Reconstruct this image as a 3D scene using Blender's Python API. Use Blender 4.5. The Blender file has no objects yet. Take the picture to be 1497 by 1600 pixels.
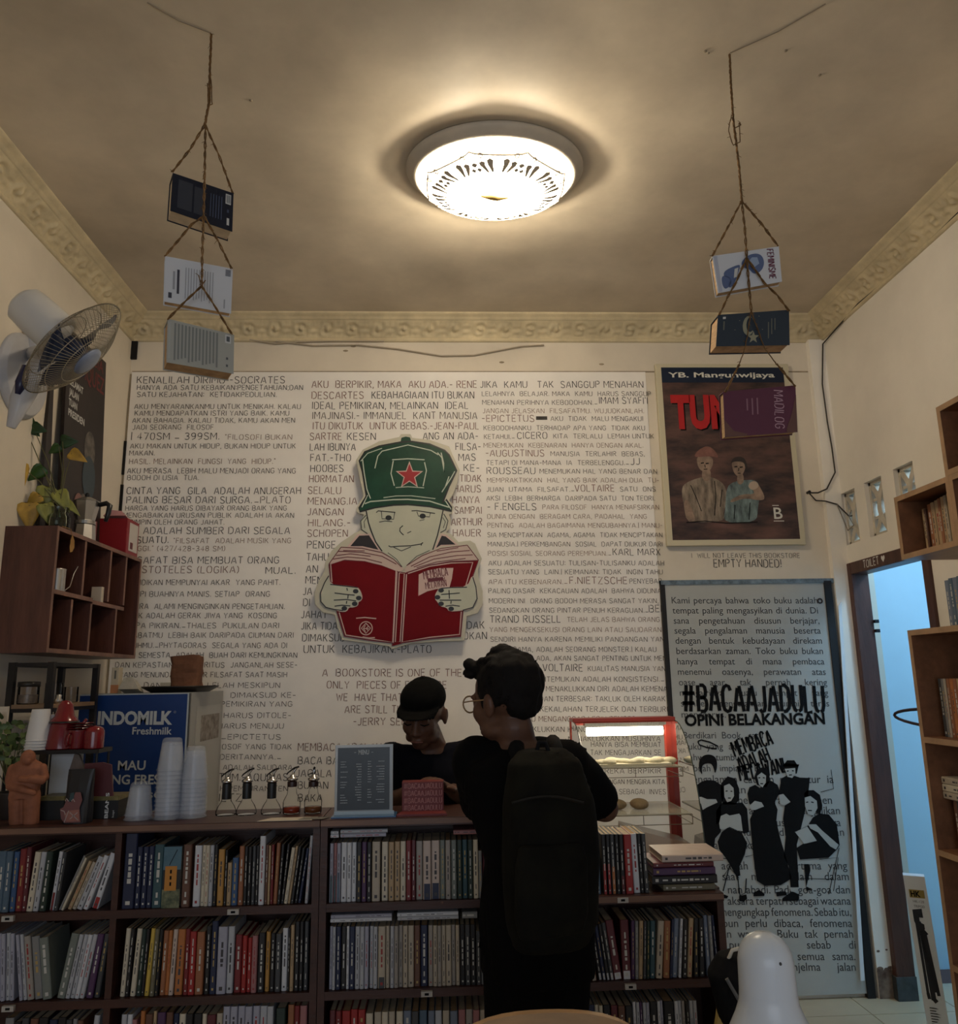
import bpy, bmesh, math, random
from mathutils import Vector, Matrix, noise
random.seed(11)
PI = math.pi
S = bpy.context.scene
COL = S.collection
# ------------------------------------------------------------------ camera, world, exposure
EYE = 1.46
FPX = 1250.0
pit, yaw, rol = (math.radians(a) for a in (11.88, 2.66, -1.01))
FWD = Vector((math.sin(yaw) * math.cos(pit), math.cos(yaw) * math.cos(pit), math.sin(pit)))
RGT = Vector((math.cos(yaw), -math.sin(yaw), 0))
UPV = RGT.cross(FWD)
CR = RGT * math.cos(rol) + UPV * math.sin(rol)
CU = UPV * math.cos(rol) - RGT * math.sin(rol)
cam = bpy.data.objects.new('camera', bpy.data.cameras.new('camera'))
COL.objects.link(cam)
cam.data.sensor_fit = 'HORIZONTAL'
cam.data.sensor_width = 36
cam.data.lens = 36 * FPX / 1497
cam.data.clip_start = .05
cam.matrix_world = Matrix(((CR.x, CU.x, -FWD.x, 0), (CR.y, CU.y, -FWD.y, 0), (CR.z, CU.z, -FWD.z, EYE), (0, 0, 0, 1)))
S.camera = cam
S.view_settings.view_transform = 'Standard'
S.view_settings.look = 'None'
S.view_settings.exposure = 0.0
S.view_settings.gamma = 1
S.view_settings.use_curve_mapping = False
S.cycles.max_bounces = 8
S.cycles.transparent_max_bounces = 24
S.cycles.sample_clamp_indirect = 4
S.cycles.use_denoising = True
world = bpy.data.worlds.new('evening_world')
S.world = world
world.use_nodes = True
world.node_tree.nodes['Background'].inputs[0].default_value = (.62, .74, 1, 1)
world.node_tree.nodes['Background'].inputs[1].default_value = .05
LAMP_W = 15.5          # each of the four bulbs inside the ceiling lamp
TOILET_W = 33.0       # daylight-coloured lamp of the toilet
CASE_E = 16.0          # tube of the display case


def light(name, kind, loc, power, col, size=.05, rot=None, size_y=None):
    d = bpy.data.lights.new(name, kind)
    d.energy = power
    d.color = col
    if kind == 'AREA':
        d.size = size
        if size_y:
            d.shape = 'RECTANGLE'
            d.size_y = size_y
    else:
        d.shadow_soft_size = size
    o = bpy.data.objects.new(name, d)
    o.location = loc
    if rot:
        o.rotation_euler = rot
    COL.objects.link(o)
    return o


LAMP = Vector((.207, 2.685, 3.355))
LK = .80                              # the lamp is a little oval     # where the ceiling lamp is fixed
for k in range(4):
    a = PI / 4 + k * PI / 2
    light('lamp_bulb', 'POINT', (LAMP.x + .17 * math.cos(a), LAMP.y + .17 * LK * math.sin(a), LAMP.z - .098), LAMP_W, (1, .86, .65), .012)
light('toilet_lamp', 'POINT', (2.75, 3.0, 2.6), TOILET_W, (.50, .76, 1), .12)
light('shopfront_daylight', 'AREA', (0, -3.4, 1.6), 48, (.78, .87, 1), 3.4, (math.radians(90), 0, 0), 2.2)

# ------------------------------------------------------------------ photo measuring helpers


def ray(px, py):
    return FWD + CR * ((px - 748.5) / FPX) - CU * ((py - 800) / FPX)


def P(px, py, y):                      # the point seen at a photo pixel on the plane Y = y
    d = ray(px, py)
    return d * (y / d.y) + Vector((0, 0, EYE))


def PX(px, py, x):
    d = ray(px, py)
    return d * (x / d.x) + Vector((0, 0, EYE))


def PZ(px, py, z):
    d = ray(px, py)
    return d * ((z - EYE) / d.z) + Vector((0, 0, EYE))


def Zm(ox, oy, s):                     # a measuring window of the photo -> photo pixels
    return lambda zx, zy: (ox + zx / s, oy + zy / s)


# ------------------------------------------------------------------ materials
def lin(h):
    if not isinstance(h, str):
        return tuple(h)
    h = h.lstrip('#')
    c = [int(h[i:i + 2], 16) / 255 for i in (0, 2, 4)]
    return tuple(x / 12.92 if x <= .04045 else ((x + .055) / 1.055) ** 2.4 for x in c)


MATC = {}


def mat(name, col, rough=.6, metal=0., var=0., vs=6., bump=0., bs=40., spec=.4, emit=0., ecol=None, bd=.02, bdet=5, alpha=1., stretch=None, col2=None, coat=0.):
    if name in MATC:
        return MATC[name]
    m = bpy.data.materials.new(name)
    MATC[name] = m
    m.use_nodes = True
    n = m.node_tree.nodes
    l = m.node_tree.links
    b = n['Principled BSDF']
    c = lin(col)
    b.inputs['Base Color'].default_value = (*c, 1)
    b.inputs['Roughness'].default_value = rough
    b.inputs['Metallic'].default_value = metal
    b.inputs['Specular IOR Level'].default_value = spec
    b.inputs['Coat Weight'].default_value = coat
    if alpha < 1:
        b.inputs['Alpha'].default_value = alpha
    if emit:
        b.inputs['Emission Color'].default_value = (*lin(ecol or col), 1)
        b.inputs['Emission Strength'].default_value = emit
    if var or bump or col2:
        tc = n.new('ShaderNodeTexCoord')
        mp = n.new('ShaderNodeMapping')
        l.new(tc.outputs['Object'], mp.inputs[0])
        if stretch:
            mp.inputs['Scale'].default_value = stretch
        if var or col2:
            t = n.new('ShaderNodeTexNoise')
            t.inputs['Scale'].default_value = vs
            t.inputs['Detail'].default_value = 6
            t.inputs['Roughness'].default_value = .62
            l.new(mp.outputs[0], t.inputs['Vector'])
            r = n.new('ShaderNodeValToRGB')
            r.color_ramp.elements[0].position = .32
            r.color_ramp.elements[1].position = .70
            lo = lin(col2) if col2 else tuple(x * (1 - var) for x in c)
            hi = c if col2 else tuple(min(1, x * (1 + var)) for x in c)
            r.color_ramp.elements[0].color = (*lo, 1)
            r.color_ramp.elements[1].color = (*hi, 1)
            l.new(t.outputs['Fac'], r.inputs[0])
            l.new(r.outputs[0], b.inputs['Base Color'])
        if bump:
            t2 = n.new('ShaderNodeTexNoise')
            t2.inputs['Scale'].default_value = bs
            t2.inputs['Detail'].default_value = bdet
            l.new(mp.outputs[0], t2.inputs['Vector'])
            bp = n.new('ShaderNodeBump')
            bp.inputs['Strength'].default_value = bump
            bp.inputs['Distance'].default_value = bd
            l.new(t2.outputs['Fac'], bp.inputs['Height'])
            l.new(bp.outputs[0], b.inputs['Normal'])
    return m


def glassy(name, tint=(1, 1, 1), gloss=.12, rough=.03):
    if name in MATC:
        return MATC[name]
    m = bpy.data.materials.new(name)
    MATC[name] = m
    m.use_nodes = True
    n = m.node_tree.nodes
    l = m.node_tree.links
    n.remove(n['Principled BSDF'])
    tr = n.new('ShaderNodeBsdfTransparent')
    tr.inputs[0].default_value = (*tint, 1)
    gl = n.new('ShaderNodeBsdfGlossy')
    gl.inputs['Roughness'].default_value = rough
    fr = n.new('ShaderNodeLayerWeight')
    fr.inputs[0].default_value = gloss
    mx = n.new('ShaderNodeMixShader')
    l.new(fr.outputs['Fresnel'], mx.inputs[0])
    l.new(tr.outputs[0], mx.inputs[1])
    l.new(gl.outputs[0], mx.inputs[2])
    l.new(mx.outputs[0], n['Material Output'].inputs[0])
    return m


def milky(name, col, t=.5, emit=0., ecol=None, rough=.3):           # diffusing but see-through plastic or etched glass
    if name in MATC:
        return MATC[name]
    m = bpy.data.materials.new(name)
    MATC[name] = m
    m.use_nodes = True
    n = m.node_tree.nodes
    l = m.node_tree.links
    b = n['Principled BSDF']
    b.inputs['Base Color'].default_value = (*lin(col), 1)
    b.inputs['Roughness'].default_value = rough
    if emit:
        b.inputs['Emission Color'].default_value = (*lin(ecol or col), 1)
        b.inputs['Emission Strength'].default_value = emit
    tr = n.new('ShaderNodeBsdfTransparent')
    mx = n.new('ShaderNodeMixShader')
    mx.inputs[0].default_value = t
    l.new(b.outputs[0], mx.inputs[1])
    l.new(tr.outputs[0], mx.inputs[2])
    l.new(mx.outputs[0], n['Material Output'].inputs[0])
    return m


# ------------------------------------------------------------------ mesh building
WORLD = {}                              # object name -> its world matrix


class MB:
    def __init__(self):
        self.v, self.f, self.m = [], [], []

    def face(self, pts, m=0):
        i = len(self.v)
        self.v += [Vector(p) for p in pts]
        self.f.append(tuple(range(i, i + len(pts))))
        self.m.append(m)

    def add(self, vs, fs, m=0, M=None):
        i = len(self.v)
        self.v += [(M @ Vector(p)) if M else Vector(p) for p in vs]
        for q in fs:
            self.f.append(tuple(i + k for k in q))
            self.m.append(m)

    def box(self, lo, hi, m=0, M=None, ch=0.):
        x0, y0, z0 = lo
        x1, y1, z1 = hi
        if ch:
            return self.prism([(x0 + ch, y0), (x1 - ch, y0), (x1, y0 + ch), (x1, y1 - ch), (x1 - ch, y1), (x0 + ch, y1), (x0, y1 - ch), (x0, y0 + ch)],
                              (0, 0, z0), (1, 0, 0), (0, 1, 0), z1 - z0, m, M)
        vs = [(x0, y0, z0), (x1, y0, z0), (x1, y1, z0), (x0, y1, z0), (x0, y0, z1), (x1, y0, z1), (x1, y1, z1), (x0, y1, z1)]
        self.add(vs, [(0, 3, 2, 1), (4, 5, 6, 7), (0, 1, 5, 4), (1, 2, 6, 5), (2, 3, 7, 6), (3, 0, 4, 7)], m, M)

    def prism(self, poly, o, u, v, t, m=0, M=None, mside=None):
        """polygon in the (u, v) frame at o, extruded by t along u x v"""
        o, u, v = Vector(o), Vector(u), Vector(v)
        w = u.cross(v).normalized() * t
        a = sum(poly[i][0] * poly[(i + 1) % len(poly)][1] - poly[(i + 1) % len(poly)][0] * poly[i][1] for i in range(len(poly)))
        if (a < 0) != (t < 0):
            poly = list(poly)[::-1]
        n = len(poly)
        A = [o + u * p[0] + v * p[1] for p in poly]
        vs = A + [p + w for p in A]
        fs = [tuple(range(n))[::-1], tuple(range(n, 2 * n))]
        self.add(vs, fs, m, M)
        i = len(self.v) - 2 * n
        for k in range(n):
            k2 = (k + 1) % n
            self.f.append((i + k, i + k2, i + n + k2, i + n + k))
            self.m.append(m if mside is None else mside)

    def tube(self, pts, r, n=8, m=0, M=None, closed=False, caps=True):
        pts = [Vector(p) for p in pts]
        N = len(pts)
        rr = r if isinstance(r, (list, tuple)) else [r] * N
        vs, fs = [], []
        prev = None
        for i, p in enumerate(pts):
            a = pts[(i - 1) % N] if (closed or i) else p
            b = pts[(i + 1) % N] if (closed or i < N - 1) else p
            t = (b - a).normalized()
            if prev is None:
                h = Vector((0, 0, 1)) if abs(t.z) < .9 else Vector((1, 0, 0))
                s = t.cross(h).normalized()
            else:
                s = (prev - t * prev.dot(t)).normalized()
            prev = s
            q = t.cross(s)
            for k in range(n):
                an = 2 * PI * k / n
                vs.append(p + (s * math.cos(an) + q * math.sin(an)) * rr[i])
        for i in range(N if closed else N - 1):
            for k in range(n):
                k2, j = (k + 1) % n, (i + 1) % N
                fs.append((i * n + k, i * n + k2, j * n + k2, j * n + k))
        if caps and not closed:
            fs += [tuple(range(n))[::-1], tuple(range((N - 1) * n, N * n))]
        self.add(vs, fs, m, M)

    def lathe(self, prof, n=24, m=0, M=None, c=(0, 0, 0)):
        """profile [(r, z)] turned about z; capped where it does not reach the axis only if asked by r = 0"""
        c = Vector(c)
        vs, fs = [], []
        for (r, z) in prof:
            for k in range(n):
                an = 2 * PI * k / n
                vs.append(c + Vector((r * math.cos(an), r * math.sin(an), z)))
        for i in range(len(prof) - 1):
            for k in range(n):
                k2 = (k + 1) % n
                fs.append((i * n + k, i * n + k2, (i + 1) * n + k2, (i + 1) * n + k))
        self.add(vs, fs, m, M)

    def ball(self, c, r, nu=14, nv=9, m=0, M=None, R=None):
        if not isinstance(r, (list, tuple)):
            r = (r, r, r)
        c = Vector(c)
        vs, fs = [], []
        for j in range(1, nv):
            th = PI * j / nv
            for k in range(nu):
                an = 2 * PI * k / nu
                q = Vector((r[0] * math.sin(th) * math.cos(an), r[1] * math.sin(th) * math.sin(an), r[2] * math.cos(th)))
                vs.append(c + (R @ q if R else q))
        for q in (Vector((0, 0, r[2])), Vector((0, 0, -r[2]))):
            vs.append(c + (R @ q if R else q))
        t, b = len(vs) - 2, len(vs) - 1
        for j in range(nv - 2):
            for k in range(nu):
                k2 = (k + 1) % nu
                fs.append((j * nu + k, (j + 1) * nu + k, (j + 1) * nu + k2, j * nu + k2))
        for k in range(nu):
            k2 = (k + 1) % nu
            fs.append((t, k, k2))
            fs.append((b, (nv - 2) * nu + k2, (nv - 2) * nu + k))
        self.add(vs, fs, m, M)

    def limb(self, pts, rr, n=12, m=0):
        """rounded tapering limb through points"""
        self.tube(pts, rr, n, m)
        for p, r in zip(pts, rr):
            self.ball(p, r, n, 8, m)

    def rings(self, rings, n=20, m=0):
        """loft of ellipses (centre, half-width vector, half-depth vector), capped"""
        vs, fs = [], []
        for c, a, b in rings:
            c, a, b = Vector(c), Vector(a), Vector(b)
            for k in range(n):
                an = 2 * PI * k / n
                ca, sa = math.cos(an), math.sin(an)
                e = .82
                vs.append(c + a * math.copysign(abs(ca) ** e, ca) + b * math.copysign(abs(sa) ** e, sa))
        for i in range(len(rings) - 1):
            for k in range(n):
                k2 = (k + 1) % n
                fs.append((i * n + k, i * n + k2, (i + 1) * n + k2, (i + 1) * n + k))
        fs += [tuple(range(n))[::-1], tuple(range((len(rings) - 1) * n, len(rings) * n))]
        self.add(vs, fs, m)

    def stroke(self, pts, w, nrm, m=0, M=None):
        """flat painted line of width w on a surface with normal nrm"""
        pts = [Vector(p) for p in pts]
        nrm = Vector(nrm)
        L, R = [], []
        for i, p in enumerate(pts):
            a = pts[max(0, i - 1)]
            b = pts[min(len(pts) - 1, i + 1)]
            t = (b - a)
            if t.length < 1e-9:
                t = Vector((1, 0, 0))
            s = nrm.cross(t.normalized()) * (w / 2)
            L.append(p + s)
            R.append(p - s)
        i0 = len(self.v)
        self.v += L + R
        n = len(pts)
        for i in range(n - 1):
            self.f.append((i0 + n + i, i0 + n + i + 1, i0 + i + 1, i0 + i))
            self.m.append(m)

    def build(self, name, mats, parent=None, smooth=False, local=False, bevel=0., weld=False):
        me = bpy.data.meshes.new(name)
        Mi = None
        if parent is not None and not local:
            Mi = WORLD[parent.name].inverted()
        me.from_pydata([tuple(Mi @ p) if Mi else tuple(p) for p in self.v], [], self.f)
        if not isinstance(mats, (list, tuple)):
            mats = [mats]
        for q in mats:
            me.materials.append(q)
        me.polygons.foreach_set('material_index', self.m)
        if weld:
            bm = bmesh.new()
            bm.from_mesh(me)
            bmesh.ops.remove_doubles(bm, verts=bm.verts, dist=1e-5)
            bmesh.ops.recalc_face_normals(bm, faces=bm.faces)
            bm.to_mesh(me)
            bm.free()
        if smooth:
            me.polygons.foreach_set('use_smooth', [True] * len(me.polygons))
        me.update()
        o = bpy.data.objects.new(name, me)
        COL.objects.link(o)
        if parent is not None:
            o.parent = parent
            WORLD[o.name] = WORLD[parent.name]
        else:
            WORLD[o.name] = Matrix.Identity(4)
        if bevel:
            b = o.modifiers.new('soft_edges', 'BEVEL')
            b.width = bevel
            b.segments = 2
            b.limit_method = 'ANGLE'
        if smooth:
            try:
                md = o.modifiers.new('weighted', 'WEIGHTED_NORMAL')
                md.keep_sharp = True
            except Exception:
                pass
        return o


def tag(o, label=None, cat=None, group=None, kind=None):
    if label:
        o['label'] = label
    if cat:
        o['category'] = cat
    if group:
        o['group'] = group
    if kind:
        o['kind'] = kind
    return o


def thing(name, label, cat, loc=(0, 0, 0), group=None, M=None):
    o = bpy.data.objects.new(name, None)
    o.empty_display_size = .05
    COL.objects.link(o)
    M = M or Matrix.Translation(Vector(loc))
    o.matrix_world = M
    WORLD[o.name] = M.copy()
    return tag(o, label, cat, group)


def structure(o):
    o['kind'] = 'structure'
    return o


def fuse(mb, name, m, parent, voxel=.006, sm=4, wrinkle=0., ws=12., fac=.5):
    """one continuous skin over the overlapping volumes of mb"""
    tmp = mb.build(name + '_tmp', m)
    r = tmp.modifiers.new('r', 'REMESH')
    r.mode = 'VOXEL'
    r.voxel_size = voxel
    s = tmp.modifiers.new('s', 'SMOOTH')
    s.iterations = sm
    s.factor = fac
    dg = bpy.context.evaluated_depsgraph_get()
    me = bpy.data.meshes.new_from_object(tmp.evaluated_get(dg))
    old = tmp.data
    bpy.data.objects.remove(tmp)
    bpy.data.meshes.remove(old)
    if not me.materials:
        me.materials.append(m)
    Mi = WORLD[parent.name].inverted() if parent else Matrix.Identity(4)
    for v in me.vertices:
        p = v.co.copy()
        if wrinkle:
            p += v.normal * (wrinkle * noise.noise(Vector((p.x * ws, p.y * ws, p.z * ws * .6))))
        v.co = Mi @ p
    me.polygons.foreach_set('use_smooth', [True] * len(me.polygons))
    me.name = name
    o = bpy.data.objects.new(name, me)
    COL.objects.link(o)
    if parent:
        o.parent = parent
        WORLD[o.name] = WORLD[parent.name]
    return o


def copy_tree(o, parent=None):
    c = o.copy()
    COL.objects.link(c)
    if parent:
        c.parent = parent
    WORLD[c.name] = WORLD[o.name]
    for ch in list(o.children):
        copy_tree(ch, c)
    return c


# ------------------------------------------------------------------ lettering
def arc(cx, cy, rx, ry, a0, a1, n=6):
    return [(cx + rx * math.cos(math.radians(a0 + (a1 - a0) * i / n)), cy + ry * math.sin(math.radians(a0 + (a1 - a0) * i / n))) for i in range(n + 1)]


UB = [(.13, 1), (.36, 1), (.48, .92), (.52, .76), (.48, .6), (.36, .52), (.13, .52)]
OL = [(.26, 1), (.12, .94), (.02, .74), (.02, .26), (.12, .06), (.26, 0)]
OR = [(.60 - x, y) for x, y in OL]
ST = [(0, 0), (0, 1)]
GL = {
    'A': (.62, [[(0, 0), (.24, .9)], [(.36, .98), (.62, 0)], [(.22, .3), (.44, .3)]]),
    'B': (.56, [ST, UB, [(.13, .52), (.4, .52), (.53, .42), (.56, .26), (.53, .1), (.4, 0), (.13, 0)]]),
    'C': (.56, [[(.56, .8), (.46, .96), (.3, 1), (.12, .93), (.02, .74), (.02, .26), (.12, .07), (.3, 0), (.46, .04), (.56, .2)]]),
    'D': (.58, [ST, [(.13, 1), (.3, 1), (.5, .88), (.57, .66), (.57, .34), (.5, .12), (.3, 0), (.13, 0)]]),
    'E': (.46, [[(.46, 1), (0, 1), (0, 0), (.46, 0)], [(.08, .52), (.4, .52)]]),
    'F': (.44, [[(.44, 1), (0, 1), (0, 0)], [(.08, .52), (.38, .52)]]),
    'G': (.58, [[(.56, .8), (.46, .96), (.3, 1), (.12, .93), (.02, .74), (.02, .26), (.12, .07), (.3, 0), (.46, .04), (.57, .2), (.57, .46), (.34, .46)]]),
    'H': (.56, [ST, [(.56, 0), (.56, 1)], [(.1, .52), (.5, .52)]]),
    'I': (.04, [[(.02, 0), (.02, 1)]]),
    'J': (.38, [[(.36, 1), (.36, .22), (.28, .04), (.12, 0), (0, .1)]]),
    'K': (.54, [ST, [(.1, .46), (.5, 1)], [(.2, .54), (.54, 0)]]),
    'L': (.44, [[(0, 1), (0, 0), (.44, 0)]]),
    'M': (.68, [ST, [(.05, .98), (.34, .34), (.63, .98)], [(.68, 1), (.68, 0)]]),
    'N': (.58, [ST, [(.05, .96), (.53, .04)], [(.58, 1), (.58, 0)]]),
    'O': (.60, [OL, OR]),
    'P': (.52, [ST, UB]),
    'Q': (.62, [OL, OR, [(.4, .22), (.6, -.06)]]),
    'R': (.54, [ST, UB, [(.26, .46), (.54, 0)]]),
    'S': (.54, [[(.52, .84), (.4, .98), (.2, 1), (.05, .9), (.04, .7), (.15, .57), (.4, .45), (.53, .32), (.53, .12), (.4, 0), (.18, 0), (.01, .14)]]),
    'T': (.54, [[(0, 1), (.54, 1)], [(.27, .93), (.27, 0)]]),
    'U': (.58, [[(0, 1), (0, .24), (.09, .05), (.24, 0)], [(.34, 0), (.49, .05), (.58, .24), (.58, 1)]]),
    'V': (.58, [[(0, 1), (.27, 0)], [(.33, .03), (.58, 1)]]),
    'W': (.8, [[(0, 1), (.2, 0), (.4, .8)], [(.42, .78), (.6, 0), (.8, 1)]]),
    'X': (.56, [[(0, 0), (.56, 1)], [(0, 1), (.56, 0)]]),
    'Y': (.56, [[(0, 1), (.28, .48), (.56, 1)], [(.28, .42), (.28, 0)]]),
    'Z': (.54, [[(0, 1), (.54, 1), (0, 0), (.54, 0)]]),
    '0': (.5, [[(x * .84, y) for x, y in OL], [(x * .84, y) for x, y in OR]]),
    '1': (.2, [[(0, .8), (.16, 1), (.16, 0)]]),
    '2': (.5, [[(.02, .8), (.12, .96), (.3, 1), (.46, .88), (.46, .66), (0, 0), (.5, 0)]]),
    '3': (.5, [[(.02, .9), (.2, 1), (.4, .94), (.46, .76), (.36, .56), (.18, .53)], [(.22, .52), (.42, .46), (.5, .26), (.4, .04), (.2, 0), (0, .1)]]),
    '4': (.52, [[(.36, 0), (.36, 1), (0, .3), (.52, .3)]]),
    '7': (.5, [[(0, 1), (.5, 1), (.2, 0)]]),
    '8': (.5, [arc(.25, .76, .22, .24, 0, 360, 10), arc(.25, .26, .25, .26, 0, 360, 10)]),
    '9': (.5, [arc(.25, .72, .24, .28, 0, 360, 10), [(.49, .7), (.44, .2), (.1, 0)]]),
    '.': (.08, [[(.04, 0), (.04, .14)]]),
    ',': (.08, [[(.06, .12), (.0, -.14)]]),
    ':': (.08, [[(.04, .1), (.04, .26)], [(.04, .66), (.04, .82)]]),
    ';': (.08, [[(.06, .12), (.0, -.12)], [(.04, .66), (.04, .82)]]),
    '-': (.34, [[(0, .46), (.34, .46)]]),
    '_': (.5, [[(0, .16), (.5, .16)]]),
    "'": (.06, [[(.03, .8), (.03, 1.05)]]),
    '"': (.16, [[(.03, .84), (.03, 1.05)], [(.14, .84), (.14, 1.05)]]),
    '*': (.2, [[(.1, .8), (.1, 1.05)], [(0, .92), (.2, .92)]]),
    '(': (.2, [[(.2, 1.05), (.04, .75), (.04, .25), (.2, -.05)]]),
    ')': (.2, [[(0, 1.05), (.16, .75), (.16, .25), (0, -.05)]]),
    '|': (.04, [[(.02, -.08), (.02, 1.12)]]),
    '/': (.34, [[(0, -.05), (.34, 1.05)]]),
    '!': (.06, [[(.03, .3), (.03, 1)], [(.03, 0), (.03, .13)]]),
    '#': (.84, [[(.20, 0), (.30, 1)], [(.54, 0), (.64, 1)], [(0, .32), (.8, .32)], [(.04, .70), (.84, .70)]]),
}


def stroke_text(mb, s, p0, p1, h, nrm, m=0, w=.1):
    """hand-stencilled capitals fitted between two points of a surface"""
    p0, p1, nrm = Vector(p0), Vector(p1), Vector(nrm)
    u = (p1 - p0)
    L = u.length
    u.normalize()
    v = nrm.cross(u)
    x = 0
    items = []
    for c in s:
        if c == ' ':
            x += .42
            continue
        g = GL.get(c)
        if not g:
            continue
        items.append((x, g[1]))
        x += g[0] + .24
    x -= .24
    k = L / max(x, .01)
    for x0, sts in items:
        jy = random.uniform(-.03, .03) * h
        for st in sts:
            mb.stroke([p0 + u * ((x0 + a) * k) + v * (b * h + jy) for a, b in st], w * h, nrm, m)


TXT = {}


def soft(poly, n=2):                   # rounds the corners of an outline
    for _ in range(n):
        q = []
        for i in range(len(poly)):
            a, b = poly[i], poly[(i + 1) % len(poly)]
            q += [(a[0] * .75 + b[0] * .25, a[1] * .75 + b[1] * .25), (a[0] * .25 + b[0] * .75, a[1] * .25 + b[1] * .75)]
        poly = q
    return poly



def text_data(s, off=0.):
    key = (s, off)
    if key not in TXT:
        c = bpy.data.curves.new('t', 'FONT')
        c.body = s
        c.resolution_u = 3
        c.offset = off
        o = bpy.data.objects.new('t', c)
        COL.objects.link(o)
        dg = bpy.context.evaluated_depsgraph_get()
        ev = o.evaluated_get(dg)
        me = ev.to_mesh()
        vs = [v.co.copy() for v in me.vertices]
        fs = [tuple(p.vertices) for p in me.polygons]
        ev.to_mesh_clear()
        bpy.data.objects.remove(o)
        bpy.data.curves.remove(c)
        x0 = min((v.x for v in vs), default=0)
        x1 = max((v.x for v in vs), default=.1)
        TXT[key] = ([Vector((v.x - x0, v.y, 0)) for v in vs], fs, x1 - x0)
    return TXT[key]


def print_text(mb, s, o, u, v, cap, m=0, width=None, off=0., justify=False):
    """printed lettering: baseline start o, unit directions u, v, cap height cap"""
    o, u, v = Vector(o), Vector(u).normalized(), Vector(v).normalized()
    k = cap / .70
    ws = s.split() if justify else [s]
    ds = [text_data(q, off) for q in ws]
    tot = sum(d[2] for d in ds) * k
    kx = k
    gap = .28 * k
    if width:
        if justify and len(ws) > 1:
            gap = (width - tot) / (len(ws) - 1)
            if gap < .2 * k:
                kx = k * (width - .2 * k * (len(ws) - 1)) / tot
                gap = .2 * k
        elif tot > 0:
            kx = k * width / tot
    x = 0
    for d in ds:
        mb.add([o + u * (x + p.x * kx) + v * (p.y * k) for p in d[0]], d[1], m)
        x += d[2] * kx + gap


ONES = ['first', 'second', 'third', 'fourth', 'fifth', 'sixth', 'seventh', 'eighth', 'ninth', 'tenth', 'eleventh', 'twelfth', 'thirteenth', 'fourteenth',
        'fifteenth', 'sixteenth', 'seventeenth', 'eighteenth', 'nineteenth']


def ordinal(n):
    if n < 20:
        return ONES[n - 1]
    t = {2: 'twent', 3: 'thirt', 4: 'fort', 5: 'fift'}[n // 10]
    return t + 'ieth' if n % 10 == 0 else t + 'y-' + ONES[n % 10 - 1]
# ------------------------------------------------------------------ the room
D = 4.0                                # back wall
XL, XR = -1.62, 2.07
H = 3.355
YF = -2.6
m_wall = mat('cream_plaster', (.74, .66, .54), .75, var=.10, vs=1.6, bump=.10, bs=9)
m_wallr = mat('white_plaster', (.93, .87, .77), .75, var=.07, vs=1.6, bump=.08, bs=9)
m_panel = mat('white_painted_board', (.91, .865, .81), .6, var=.07, vs=2.2, bump=.04, bs=14)
m_ceil = mat('old_ceiling_paint', (.66, .57, .44), .62, var=.24, vs=1.1, bump=.55, bs=1.7, bd=.06, bdet=1.3)
m_corn = mat('cornice_plaster', (.66, .55, .35), .7, var=.16, vs=9)
m_floor = mat('beige_floor_tile', (.52, .43, .29), .3, var=.08, vs=3)
m_grout = mat('tile_grout', (.30, .26, .2), .8)
m_blue = mat('toilet_wall_paint', (.55, .72, .82), .6, var=.04, vs=2)
m_seam = mat('dirty_seam', (.34, .27, .18), .8, var=.3, vs=8)
m_black = mat('black_gap_and_shadow', (.006, .005, .005), .8)
m_frame = mat('brown_door_wood', (.085, .033, .022), .42, var=.3, vs=5, stretch=(6, 6, .8), bump=.1, bs=30)


def wall_cells(mb, axis, c0, c1, a0, a1, z0, z1, holes, m=0):
    """a wall slab between c0 and c1 on its thin axis, spanning a0..a1 and z0..z1, with rectangular holes (a0, a1, z0, z1)"""
    A = sorted({a0, a1, *[h[0] for h in holes], *[h[1] for h in holes]})
    Z = sorted({z0, z1, *[h[2] for h in holes], *[h[3] for h in holes]})
    for i in range(len(A) - 1):
        for j in range(len(Z) - 1):
            ca, cz = (A[i] + A[i + 1]) / 2, (Z[j] + Z[j + 1]) / 2
            if any(h[0] < ca < h[1] and h[2] < cz < h[3] for h in holes):
                continue
            if axis == 'x':
                mb.box((c0, A[i], Z[j]), (c1, A[i + 1], Z[j + 1]), m)
            else:
                mb.box((A[i], c0, Z[j]), (A[i + 1], c1, Z[j + 1]), m)


# back wall with its painted board
mb = MB()
mb.box((XL - .12, D, 0), (XR + .14, D + .12, H + .05))
wall_back = structure(mb.build('wall_back', m_wall))
BY = D - .006                          # face of the board that carries the lettering
mb = MB()
mb.box((XL + .012, BY, .62), (1.09, D - .0005, 3.06))
mb.build('painted_board', m_panel, wall_back)
mb = MB()
mb.box((XL + .012, D - .004, 3.06), (1.98, D - .0002, 3.066))
mb.box((XL + .002, D - .004, .7), (XL + .012, D - .0002, 3.05))
mb.build('board_seam', m_seam, wall_back)
mb = MB()
for (a, b, c, d) in ((207, 532, 214, 562), (193, 690, 195, 742), (188, 758, 191, 800)):  # gap at the board's top corner; lower two are painted edge shadows
    p, q = P(a, b, D), P(c, d, D)
    mb.box((p.x, D - .012, q.z), (q.x, D - .001, p.z))
mb.build('wall_gap_and_shadow', m_black, wall_back)

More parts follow.
